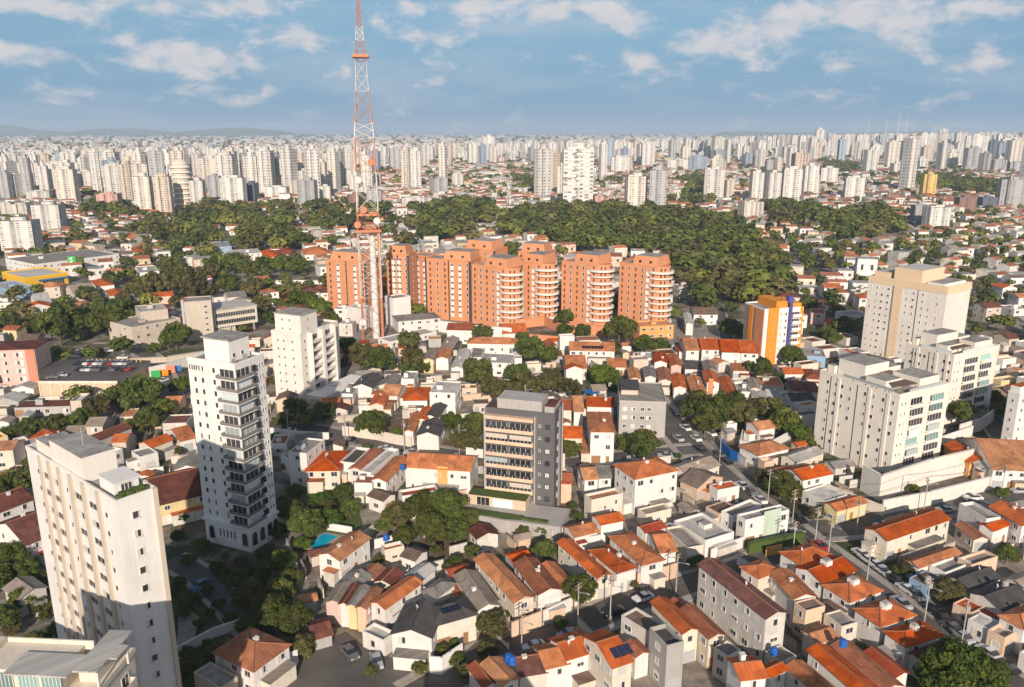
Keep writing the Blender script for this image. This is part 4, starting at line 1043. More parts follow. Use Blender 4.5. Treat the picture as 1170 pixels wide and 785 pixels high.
# right-hand cream blocks
def terrace_block(A, B, C, h, label, seed, balx, fl=2.7, wins=(.12, .22, .31, .41, .60, .70, .82, .93), lines=(.155, .50), chamfer=True):
    x, y, a, w, d = rect_px(A, B, C, h); mark(x, y, a, w, d, 2); r = random.Random(seed)
    t = thing('apartment_block', label, 'apartment block', (x, y, 0), a, fixed=True)
    shell(t, w, d, h, 'tower_warm', 1.0, 'roof_slab'); F = faces(t, w, d); ws = WinSet(t, 90); n = int(h / fl)
    mb = MB()
    for f_ in lines: mb.box(-.05, -.004, d * (1 - f_) - .12, d * (1 - f_) + .12, .5, h)
    mesh_child(t, 'downpipe', mb, ['dark_metal_and_shade'])
    mb = MB()
    for f_ in (.265, .655, .88): mb.box(-.22, -.003, d * (1 - f_) - .45, d * (1 - f_) + .45, 0, h + .3)
    mesh_child(t, 'pilaster', mb, ['tower_warm'])
    for k in range(n):
        z = h - 2.2 - k * fl
        for f_ in wins:
            if r.random() < .85: ws.add(F[1], win_mesh(.95, 1.0, r.choice(['dark', 'dark', 'half', 'half']), 'tower_white', .03), d * f_, z)
        for (f0, f1) in balx:
            ww = (f1 - f0) * w
            F[0].put('balcony', balcony_mesh(ww, .9, 'tower_white', 'tower_white', rail=.35), w * (f0 + f1) / 2, z - .8)
            F[0].put('glazing', glass_panel(ww * .94, 1.7, r.choice(['glass_pale', 'glass', 'glass_green', 'glass']), 4), w * (f0 + f1) / 2, z - .45, r.choice([0, .6, .75]))
        for f_ in (.06, .13): ws.add(F[0], win_mesh(.5, .8, r.choice(['dark', 'half']), 'tower_white'), w * f_, z)
    ws.done()
    hboxes(t, 'terrace_room', [(w * .15, w * .62, d * .52, d * .86, h + .1, h + 4.6, 0, 1), (w * .08, w * .40, d * .22, d * .46, h + .1, h + 2.6, 0, 1), (w * .55, w * .95, d * .10, d * .42, h + .1, h + 2.7, 0, 1), (w * .66, w * .93, d * .55, d * .93, h + .1, h + 2.5, 0, 1), (w * .10, w * .5, d * .88, d * .97, h + .1, h + 2.4, 0, 1)], ['tower_warm', 'roof_slab'])
    hboxes(t, 'pergola', [(w * .12, w * .42, d * .05, d * .2, h + 2.2, h + 2.32, 0), (w * .42, w * .62, d * .44, d * .5, h + 2.2, h + 2.32, 0)], ['roof_brown'])
    hboxes(t, 'post', [(w * .13, w * .13 + .15, d * .06, d * .06 + .15, h + .1, h + 2.19), (w * .40, w * .40 + .15, d * .06, d * .06 + .15, h + .1, h + 2.19)], ['wood'])
    hboxes(t, 'glass_screen', [(.25, .31, d * .08, d * .7, h + 1.01, h + 1.7), (w * .2, w * .9, .25, .31, h + 1.01, h + 1.6)], ['glass_pale'])
    for q in range(7):
        b_ = MB(); ux, uy = r.uniform(.06, .9) * w, r.uniform(.04, .95) * d
        ux = r.choice([.5, ux]); b_.cyl(ux, uy, .45, h + .1, h + .9, 0, 6, .7); mesh_child(t, 'potted_plant', b_, ['lawn'])
    return t, (x, y, a, w, d)
tA, fA = terrace_block((937, 426), (1028, 455), (1080, 440), 21.5, 'wide cream block with roof terraces beside the long retaining wall', 4, ((.22, .46), (.60, .86)))
tB, fB = terrace_block((1037, 395), (1090, 409), (1141, 398), 21.5, 'cream block with roof terraces behind the wide cream one', 5, ((.24, .50), (.60, .84)))
x, y, a, w, d = rect_px((993, 317), (1083, 331), (1089, 322), 30); h = 30; w = max(w, 6); mark(x, y, a, w, d, 2)
t6 = thing('apartment_tower', 'pale tower with peach-coloured top band and central strip', 'apartment tower', (x, y, 0), a, fixed=True)
shell(t6, w, d, h, 'tower_cream', 1.0); t6.children[0].data.materials[0] = MATS['wall_white']; F = faces(t6, w, d); ws = WinSet(t6, 96)
hboxes(t6, 'top_band', [(-.12, w + .12, -.12, -.003, h - 1.8, h + 1.0), (-.12, -.003, 0, d + .12, h - 1.8, h + 1.01)], ['peach_paint']); hboxes(t6, 'central_strip', [(-.16, -.125, d * .54, d * .65, 0, h + 1.2)], ['peach_paint'])
mb = MB()
for f_ in (.335, .655): mb.box(-.09, -.004, d * (1 - f_) - .12, d * (1 - f_) + .12, .5, h - 1.8)
mesh_child(t6, 'downpipe', mb, ['dark_metal_and_shade'])
for k in range(11):
    z = h - 3.6 - k * 2.6
    for fr in (.05, .13, .20, .28, .52, .60, .72, .80, .90): ws.add(F[1], win_mesh(1.0 if fr in (.2, .28, .6) else .55, .8, R.choice(['dark', 'dark', 'half', 'shut']), 'tower_white'), d * fr, z)
    ws.add(F[1], win_mesh(.5, .6, 'dark', 'pilaster', .2), d * .43, z)
ws.done(); hboxes(t6, 'penthouse', [(.5, w - 1, d * .33, d * .68, h + .1, h + 5.4, 0, 1), (1, w - 1, d * .74, d * .95, h + .1, h + 2.8, 0, 1)], ['peach_paint', 'roof_light'])
hboxes(t6, 'penthouse_room', [(1, w - 1, d * .06, d * .26, h + .1, h + 1.6, 0, 1)], ['tower_white', 'roof_slab'])
x, y, a, w, d = rect_px((1158, 447), (1165, 452), (1225, 436), 17); h = 17; mark(x, y, a, w, d, 1)
t7 = thing('apartment_tower', 'white tower cut off by the right edge of the picture', 'apartment tower', (x, y, 0), a, fixed=True)
shell(t7, w, d, h, 'tower_white', .6); F = faces(t7, w, d)
for k in range(6):
    for u in (2, 6, 10): F[0].put('window', win_mesh(.8, .9, 'dark'), u, h - 2.2 - k * 2.7)
    if d > 2.2: F[1].put('window', win_mesh(.6, .8, 'dark'), d / 2, h - 2.2 - k * 2.7)
hboxes(t7, 'roof_room', [(.3, w - 1, .3, d - .2, h + .1, h + 2.2, 0, 1)], ['tower_white', 'roof_orange'])

# orange-striped tower
x, y, a, w, d = rect_px((864, 346), (874, 355), (917, 352), 21); h = 21; mark(x, y, a, w, d, 1)
t8 = thing('apartment_tower', 'white tower with vivid orange strips and a purple stair column', 'apartment tower', (x, y, 0), a, fixed=True)
shell(t8, w, d, h, 'tower_white', .6); F = faces(t8, w, d); ws = WinSet(t8)
hboxes(t8, 'orange_strip', [(w * .10, w * .36, -.5, -.004, 0, h + .9), (w * .95, w + .3, -.4, -.004, 0, h + .7), (-.3, -.004, d * .55, d * .75, 0, h + .3)], ['gable_stripe']); hboxes(t8, 'purple_column', [(w * .63, w * .70, -.8, -.004, 0, h + 2.4)], ['purple']); hboxes(t8, 'brick_panel', [(-.2, -.004, .2, d * .42, 0, h)], ['orange_brick']); hboxes(t8, 'dark_panel', [(-.15, -.004, d * .45, d * .53, 0, h), (-.15, -.004, d * .78, d * .96, 0, h)], ['balcony_rail'])
for k in range(8):
    z = h - 2.3 - k * 2.6
    F[0].put('window', win_mesh(.4, .5, 'dark'), w * .23, z, .5); ws.add(F[0], win_mesh(1.3, 1.0, 'shut'), w * .44, z); ws.add(F[0], win_mesh(1.3, 1.0, 'half'), w * .56, z); F[0].put('balcony', balcony_mesh(w * .23, 1.2, 'tower_white'), w * .83, z - .8); F[0].put('balcony_door', glass_panel(w * .2, 1.5, 'glass', 3), w * .83, z - .5)
    ws.add(F[1], win_mesh(1.3, 1.0, 'dark'), d * .8, z)
ws.done(); hboxes(t8, 'roof_room', [(w * .32, w * .62, .6, d - .6, h + .1, h + 3.0, 0), (w * .74, w * .98, .4, d - .6, h + .1, h + 2.0, 0)], ['gable_stripe']); hboxes(t8, 'roof_fin', [(w * .60, w * .72, -.5, 1.6, h + 2.41, h + 4.8, 0)], ['purple'])
mb = MB(); mb.bar((w * .5, 2, h + 3), (w * .5, 2, h + 8), .12, 0, 5, .04); mesh_child(t8, 'antenna', mb, ['dark_metal_and_shade'])

# orange brick towers
def brick_tower(A, B, dep, h, label, rnd=True, pent=True, cols=5, side='right', white=(.28, .78), py0=None):
    x, y, a, w, d = rect_px(A, B, (B[0] + 6, B[1] - 8), h)
    a = atan2(*(lambda p, q: (p[1] - q[1], p[0] - q[0]))(P(A[0], A[1], h), P(B[0], B[1], h))) - pi / 2
    d = math.dist(P(A[0], A[1], h), P(B[0], B[1], h)); w = dep; x, y = P(B[0], B[1], h); mark(x, y, a, w, d, 2)
    t = thing('brick_tower', label, 'apartment tower', (x, y, 0), a, 'orange brick apartment towers', fixed=True)
    shell(t, w, d, h, 'orange_brick', .6); F = faces(t, w, d); ws = WinSet(t, 60); n = int((h - 1) / 2.75)
    for k in range(n):
        z = h - 2.3 - k * 2.75
        for c in range(cols):
            fr = (c + .5) / cols; wide = min(abs(fr - white[0]), abs(fr - white[1])) < .5 / cols
            if wide: ws.add(F[1], win_mesh(1.3, .9, 'dark', 'frame'), d * fr, z - .1)
            else: ws.add(F[1], win_mesh(.95, 1.5, 'dark', 'frame' if c % 2 else 'orange_brick', .04), d * fr, z - .2)
        ws.add(F[0], win_mesh(.9, 1.2, 'dark', 'frame'), w * .5, z)
    ws.done()
    for fr in sorted(set(white)):
        for k in range(n): F[1].put('white_panel', panel_mesh('white_panel', 1.5, 1.7, ['tower_white'], .05), d * fr, h - 2.75 * k - 4.2)
    if not rnd: hboxes(t, 'recess_shade', [(-.03, -.004, .0, 1.2, 0, h), (-.03, -.004, d * .5 - .3, d * .5 + .3, 0, h)], ['dark_metal_and_shade'])  # flat dark strips on the wall, painted shade in place of real recesses
    if pent:
        mb = MB(); y0, y1 = (d * .0 - (2.5 if rnd else 0), d * .62) if side == 'right' else (d * .1, d * .9); z0, z1 = h + .2, h + 4.2; s = 1.0
        q0 = [(.2, y0), (w - .2, y0), (w - .2, y1), (.2, y1)]; q1 = [(.2 + s, y0 + s), (w - .2 - s, y0 + s), (w - .2 - s, y1 - s), (.2 + s, y1 - s)]
        mb.poly([(*p, z0) for p in q0[::-1]]); mb.poly([(*p, z1) for p in q1], 1)
        for k in range(4): mb.poly([(*q0[k], z0), (*q0[(k + 1) % 4], z0), (*q1[(k + 1) % 4], z1), (*q1[k], z1)])
        mesh_child(t, 'sloped_penthouse', mb, ['orange_brick', 'roof_slab'])
        hboxes(t, 'roof_window', [(-.02 + .2, .9, y0 + (y1 - y0) * f_ - .5, y0 + (y1 - y0) * f_ + .5, h + 1.4, h + 2.4) for f_ in (.3, .7)], ['glass'])
    if rnd:
        cx, cyy, r_ = w * .36, -1.2, w * .36
        mb = MB(); mb.cyl(cx, cyy, r_, 0, h + .3, 0, 24); mesh_child(t, 'round_bay', mb, ['orange_brick'])
        for k in range(n):
            z = h - 2.0 - k * 2.75
            mb = MB(); big = k % 2 == 0; rr = r_ + (1.35 if big else .9); mb.cyl(cx, cyy - .3, rr, z - (.9 if big else .6), z + .0, 0, 24); mesh_child(t, 'round_balcony', mb, ['pilaster' if False else 'tower_cream'])
            mb = MB()
            for q in range(9):
                an = -pi / 2 + (q - 4) * .38 - .25; px_, py_ = cx + (r_ + .02) * cos(an), cyy + (r_ + .02) * sin(an)
                if q % 3 != 1: mb.bar((px_, py_, z + .3), (px_, py_, z + 1.4), .34, 0, 6)
            mesh_child(t, 'bay_windows', mb, ['glass'])
    return t
for spec in [((372, 297), (418, 300), 12, 26, 'leftmost orange brick tower, half behind the mast', False, True, 5, 'left', (.3, .72)),
             ((441, 291), (467, 292), 10, 30, 'orange brick tower just right of the mast, with dark front', False, True, 4, 'left', (.3, .55)),
             ((468, 291), (487, 294), 9, 28, 'narrow orange brick wing behind the white equipment block', False, False, 3, 'left', (.5, .85)),
             ((487, 296), (538, 299), 12, 28, 'broad orange brick tower above the long white wall', False, True, 6, 'right', (.58, .75)),
             ((528, 284), (566, 287), 12, 31, 'orange brick tower rising behind the broad one', False, True, 5, 'left', (.5, .8)),
             ((592, 288), (626, 290), 12, 29, 'orange brick tower standing at the back of the row', False, True, 5, 'left', (.5, .8)),
             ((539, 303), (574, 307), 13, 27, 'orange brick tower with round balconies, fourth from the right', True, True, 5, 'right', (.86, .86)),
             ((586, 299), (615, 302), 13, 27, 'orange brick tower with round balconies, third from the right', True, True, 4, 'right', (.8, .8)),
             ((642, 299), (678, 303), 13, 28, 'orange brick tower with round balconies, second from the right', True, True, 5, 'right', (.86, .86)),
             ((708, 301), (746, 305), 13, 28, 'rightmost orange brick tower with round balconies', True, True, 5, 'right', (.86, .86))]: brick_tower(*spec)
bx = H((729, 367), (731, 373), (770, 371), 6, 'slab', 'orange', 'f', 'low orange brick annex with white slot windows', name='annex', cat='annex', group=None, fixed=True)
bx.children[0].data.materials[0] = MATS['orange_brick']

# beige college, left
H((143, 363), (151, 374), (206, 363), 9, 'slab', 'beige', 'f', 'beige college block with terrace and low windows', name='college_block', cat='college building', group=None, fixed=True)
H((154, 350), (160, 357), (190, 352), 12.5, 'light', 'beige', 'f', 'raised beige upper block of the college', name='college_block', cat='college building', group=None, fixed=True)
x, y, a, w, d = rect_px((205, 341), (210, 346), (241, 344), 16.5); mark(x, y, a, w, d, 1)
c2 = thing('stair_tower', 'beige windowless stair tower of the college', 'college building', (x, y, 0), a, fixed=True); shell(c2, w, d, 16.5, 'wall_beige', .4); F = faces(c2, w, d)
for k in range(6): F[0].put('window', win_mesh(1.3, .9, 'dark'), w * .78, 14 - k * 2.5)
hboxes(c2, 'pipe', [(-1.2, -.2, 0, 1.2, 0, 17.6)], ['metal'])
x, y, a, w, d = rect_px((236, 348), (243, 356), (293, 349), 11); mark(x, y, a, w, d, 1)
c3 = thing('glazed_wing', 'college wing with three ribbons of dark windows on stilts', 'college building', (x, y, 0), a, fixed=True)
mb = MB(); mb.box(0, w, 0, d, 3.6, 11); mesh_child(c3, 'wall', mb, ['wall_cream']); mb = MB(); mb.box(-.3, w + .3, -.3, d + .3, 11.004, 11.4); mesh_child(c3, 'roof', mb, ['roof_light']); F = faces(c3, w, d)
for z in (8.0, 4.9): F[0].put('ribbon_window', glass_panel(w * .9, 1.7, 'glass', 16), w * .5, z)
hboxes(c3, 'column', [(w * f_, w * f_ + .6, .4, 1.0, 0, 3.59) for f_ in (.1, .35, .6, .9)], ['concrete']); hboxes(c3, 'lower_storey', [(0, w * .5, 1.2, d, 0, 3.59)], ['wall_beige'])
wall_line([(150, 416), (190, 414), (243, 406)], 2.2, 'wall_beige', 'low beige boundary wall in front of the college', th=1.0)
wall_line([(172, 432), (190, 428), (214, 420)], 4.0, 'wall_white', 'white wall with painted murals beside the college car park', th=.4)
for k, (px_, mt) in enumerate(((180, 'green_sign'), (188, 'gable_stripe'), (196, 'salmon'), (202, 'shop_blue'))): pass

# rooftop car park and salmon-ended block at the far left
P1, P2, P3, P4 = P(45, 438, 5), P(134, 438, 5), P(172, 412, 5), P(40, 405, 5)
deck = thing('car_park', 'rooftop car park with dark asphalt deck and beige panelled side', 'car park', (P1[0], P1[1], 0), 0, fixed=True)
pp = [(p[0] - P1[0], p[1] - P1[1]) for p in (P1, P2, P3, P4)]
mb = MB(); mb.prism(pp, 0, 5.0); mesh_child(deck, 'wall', mb, ['wall_peach']); mb = MB(); mb.prism(pp, 5.004, 5.02); mesh_child(deck, 'deck', mb, ['asphalt'])
mb = MB(); L_ = pp[1][0]
for k in range(8): mb.box(L_ * k / 7 - .2, L_ * k / 7 + .2, -.3, -.01, 0, 5.9)
mb.box(-.2, L_ + .2, -.35, -.305, 5.0, 5.9); mesh_child(deck, 'panel_frame', mb, ['wall_cream'])
mb = MB()
for k in range(12):
    u = k / 11; qx, qy = pp[3][0] * .12 + (pp[2][0]) * (.30 + .7 * u) * 1.0, pp[2][1] * .93
    mb.box(qx - .15, qx + .15, qy - .15, qy + .15, 5.02, 6.2)
mesh_child(deck, 'yellow_post', mb, ['paint_yellow'])
for k in range(11):
    for row in (0, 1):
        if R.random() < .75: car(92 + k * 5.6 + (row * -3), 421 + row * -7, 1.5, R.choice(['white', 'black', 'silver', 'grey', 'red']), ('on the rooftop car park deck', 5.02))
for (cx_, cy_, cc) in ((60, 430, 'grey'), (70, 428, 'silver'), (76, 405, 'grey'), (84, 408, 'black')): car(cx_, cy_, .2, cc, ('on the rooftop car park deck', 5.02))
mark(*P(45, 438, 5), 0, L_, 24, 2)
H((15, 458), (16, 466), (80, 464), 3.0, 'maroon', 'grey', 'f', 'low maroon-roofed strip under the car park deck', name='shed', cat='shed', group=None)
x, y = P(39, 399, 13); 
sb = thing('salmon_block', 'pink and white block with a salmon end wall beside the car park', 'apartment block', (x, y, 0), radians(-172) + pi, fixed=True)
# local frame: origin at right front corner, x to the right/back
mb = MB(); mb.box(-34, 0, 0, 12, 0, 13); mesh_child(sb, 'wall', mb, ['wall_pink']); mb = MB(); mb.box(-34.2, .2, -.2, 12.2, 13.004, 13.3); mesh_child(sb, 'roof', mb, ['roof_maroon'])
hboxes(sb, 'salmon_end', [(-3.0, -.2, -.3, -.004, 0, 13.0)], ['salmon'])
Fq = Face(sb, -34, 0, 0, 34)
for k in range(4):
    for u in (20, 24, 28): Fq.put('window', win_mesh(1.6, 1.4, 'half'), u, 10.6 - k * 2.9)
    for u in (29.6,): Fq.put('white_panel', panel_mesh('white_panel', 1.0, 2.0, ['tower_white']), u, 10.2 - k * 2.9)
hboxes(sb, 'blue_canopy', [(-26, -12, -4, -.4, 3.0, 4.4)], ['tarp_blue'])
mark(x - 34, y, 0, 34, 12, 1)
# shops, far left
x, y, a, w, d = rect_px((2, 312), (28, 319), (62, 309), 6); mark(x, y, a, w, d, 1)
s1 = thing('yellow_shop', 'bright yellow shop box with grey roof at the left edge', 'shop', (x, y, 0), a, fixed=True); shell(s1, w, d, 6, 'shop_yellow', .8, 'roof_light'); F = faces(s1, w, d); F[0].put('shopfront', glass_panel(w * .5, 3.5, 'glass', 8), w * .65, .3); hboxes(s1, 'blue_fascia', [(w * .3, w, -1.0, -.01, 3.9, 4.6)], ['shop_blue'])
H((18, 294), (40, 302), (136, 290), 7, 'grey', 'white', 'f', 'very large grey-roofed store behind the yellow shop', name='store', cat='store', group=None, fixed=True)
x, y = P(87, 312, 0); sg = thing('green_sign', 'bright green shop sign panel on the grey store', 'sign', (x, y, 0), 0, zc=4, fixed=True)
mb = MB(); mb.box(-4, 1.0, -.4, 0, 1.0, 10.5); mesh_child(sg, 'sign_board', mb, ['green_sign']); mb = MB(); mb.box(1.01, 6, -.3, .1, 1, 10.2); mesh_child(sg, 'dark_panel', mb, ['lawn'])
mb = MB()
for z in (2.5, 4.6, 6.7, 8.6): mb.box(-2.9, -1.2, -.5, -.41, z, z + .7); mb.box(-1.6, -.9, -.5, -.41, z + .7, z + 1.5)
mesh_child(sg, 'zigzag_mark', mb, ['paint_white']); mb = MB(); mb.box(-3.6, -3.2, -.2, .1, 0, 1.0); mb.box(4, 4.4, -.2, .1, 0, 1.0); mesh_child(sg, 'leg', mb, ['metal'])
H((-12, 325), (10, 332), (32, 326), 5, 'light', 'blue', 'f', 'blue-fronted shop with pale roof below the yellow one', name='shop', cat='shop', group=None)

# white equipment blocks round the mast, and the long wall
H((396, 350), (414, 353), (427, 350), 9.5, 'light', 'white', 'f', 'windowless white equipment block left of the mast', name='equipment_block', cat='equipment building', group=None, extras=('blank0', 'blank1'))
H((440, 338), (449, 341), (469, 338), 13, 'slab', 'white', 'f', 'tall white equipment block right of the mast', name='equipment_block', cat='equipment building', group=None, extras=('blank0', 'blank1'))
H((446, 361), (455, 367), (503, 363), 5.5, 'grey', 'white', 'h', 'white workshop with wide grey hipped roof beside the mast', name='workshop', cat='workshop', group=None, pitch=.22)
H((436, 386), (446, 391), (499, 379), 2.6, 'light', 'white', 'f', 'long low white slab building in front of the mast', name='annex', cat='annex', group=None)
wall_line([(502, 379), (530, 383), (556, 386), (584, 388)], 5.0, 'wall_white', 'long high white compound wall below the orange brick towers', th=.5)

# lattice mast
bx_, by_ = P(427, 386, 0)
ms = thing('radio_mast', 'tall red and white lattice radio mast with platforms', 'radio mast', (bx_, by_, 0), radians(8), fixed=True)
def z_at(py):
    r_ = ray(415, py); return CAMH + by_ * r_[2] / r_[1]
prof = [(386, 8.6), (262, 8.6), (200, 8.0), (150, 7.4), (120, 5.4), (64, 4.0), (30, 2.4), (-14, .9)]
Z = [z_at(p[0]) if p[0] < 386 else 0.0 for p in prof]; Wd = [p[1] for p in prof]
def wid(z): return float(np.interp(z, Z, Wd))
bands = [(386, 338, 'o'), (338, 266, 'w'), (266, 240, 'o'), (240, 196, 'w'), (196, 158, 'o'), (158, 140, 'w'), (140, 104, 'o'), (104, 70, 'w'), (70, 46, 'o'), (46, 30, 'w'), (30, -14, 'o')]
for (pa, pb, c_) in bands:
    z0, z1 = (0 if pa == 386 else z_at(pa)), z_at(pb); n = max(2, int((z1 - z0) / max(2.6, wid(z0) * .75))); mb = MB()
    for k in range(n):
        a0 = z0 + (z1 - z0) * k / n; a1 = z0 + (z1 - z0) * (k + 1) / n; w0, w1 = wid(a0) / 2, wid(a1) / 2; lr = .20 if w0 > 3 else .12
        cs = ((-1, -1), (1, -1), (1, 1), (-1, 1))
        for q in range(4):
            p, r2 = cs[q], cs[(q + 1) % 4]
            mb.bar((p[0] * w0, p[1] * w0, a0), (p[0] * w1, p[1] * w1, a1), lr, 0, 4)
            mb.bar((p[0] * w0, p[1] * w0, a0), (r2[0] * w1, r2[1] * w1, a1), .085, 0, 4); mb.bar((r2[0] * w0, r2[1] * w0, a0), (p[0] * w1, p[1] * w1, a1), .085, 0, 4)
            mb.bar((p[0] * w0, p[1] * w0, a0), (r2[0] * w0, r2[1] * w0, a0), .07, 0, 4)
    mesh_child(ms, 'lattice_section', mb, ['mast_orange' if c_ == 'o' else 'mast_white'], label='red lattice section' if c_ == 'o' else 'white lattice section')
zp = z_at(264); mb = MB(); mb.cyl(1.2, 0, 1.5, 0, zp, 0, 20, 1.25); mesh_child(ms, 'concrete_column', mb, ['mast_white'])
for zz, ww, hh in ((zp, 10.4, .8), (zp + 6.5, 7.5, .6), (z_at(66), 6.4, .9)):
    mb = MB(); s = ww / 2; mb.box(-s, s, -s, s, zz, zz + .25)
    for q in ((-s, s, -s - .05, -s + .05), (-s, s, s - .05, s + .05)): mb.box(*q, zz + .251, zz + .25 + hh)
    for q in ((-s - .05, -s + .05, -s + .06, s - .06), (s - .05, s + .05, -s + .06, s - .06)): mb.box(*q, zz + .251, zz + .25 + hh)
    mesh_child(ms, 'platform', mb, ['mast_orange'])
for k, (dx_, zz) in enumerate(((-4.2, zp + 3), (3.6, zp + 4.5), (-1.5, zp + 9), (-4.0, 8), (2.5, z_at(185)), (-3, z_at(205)))):
    mb = MB(); mb.bar((dx_, -3.2, zz), (dx_, -4.4, zz), 1.5, 0, 16, 1.35); mesh_child(ms, 'dish_antenna', mb, ['mast_white' if k % 2 else 'mast_orange'])
mb = MB(); mb.bar((0, 0, Z[-1] - 1), (0, 0, Z[-1] + 14), .25, 0, 6, .1); mesh_child(ms, 'tip_antenna', mb, ['mast_orange'])
for yy in (.9,):
    for k in range(8):
        z0 = k * zp / 8; mb = MB(); mb.bar((3.9, -3.9, z0), (3.9, -3.9, z0 + zp / 8 - .1), .5, 0, 6); mesh_child(ms, 'feeder_ladder', mb, ['mast_orange'])
mark(bx_ - 5, by_ - 5, 0, 10, 10, 1)

# swimming pool
q = [P(*p) for p in ((349, 626), (364, 629), (386, 614), (370, 611))]; o = q[0]
sp = thing('swimming_pool', 'turquoise swimming pool with stone surround', 'swimming pool', (o[0], o[1], 0), 0, fixed=True)
cx_ = sum(p[0] for p in q) / 4; cy_ = sum(p[1] for p in q) / 4
mb = MB(); big = [(cx_ + (p[0] - cx_) * 1.18 - o[0], cy_ + (p[1] - cy_) * 1.18 - o[1]) for p in q]; mb.prism(big, 0, .3); mesh_child(sp, 'surround', mb, ['pavement'])
mb = MB(); mb.prism([(p[0] - o[0], p[1] - o[1]) for p in q], .304, .32); mesh_child(sp, 'water', mb, ['pool_water']); mark(cx_ - 5, cy_ - 5, 0, 10, 10)

# brick-coloured retaining walls and planting below the towers
wall_line([(586, 376), (622, 372), (640, 380), (700, 384), (728, 378)], 4.2, 'orange_brick', 'stepped orange brick garden wall below the round-balcony towers', th=.6)
wall_line([(600, 388), (650, 392)], 2.5, 'orange_brick', 'low orange brick wall among trees above the solar-panelled villa', th=.5)
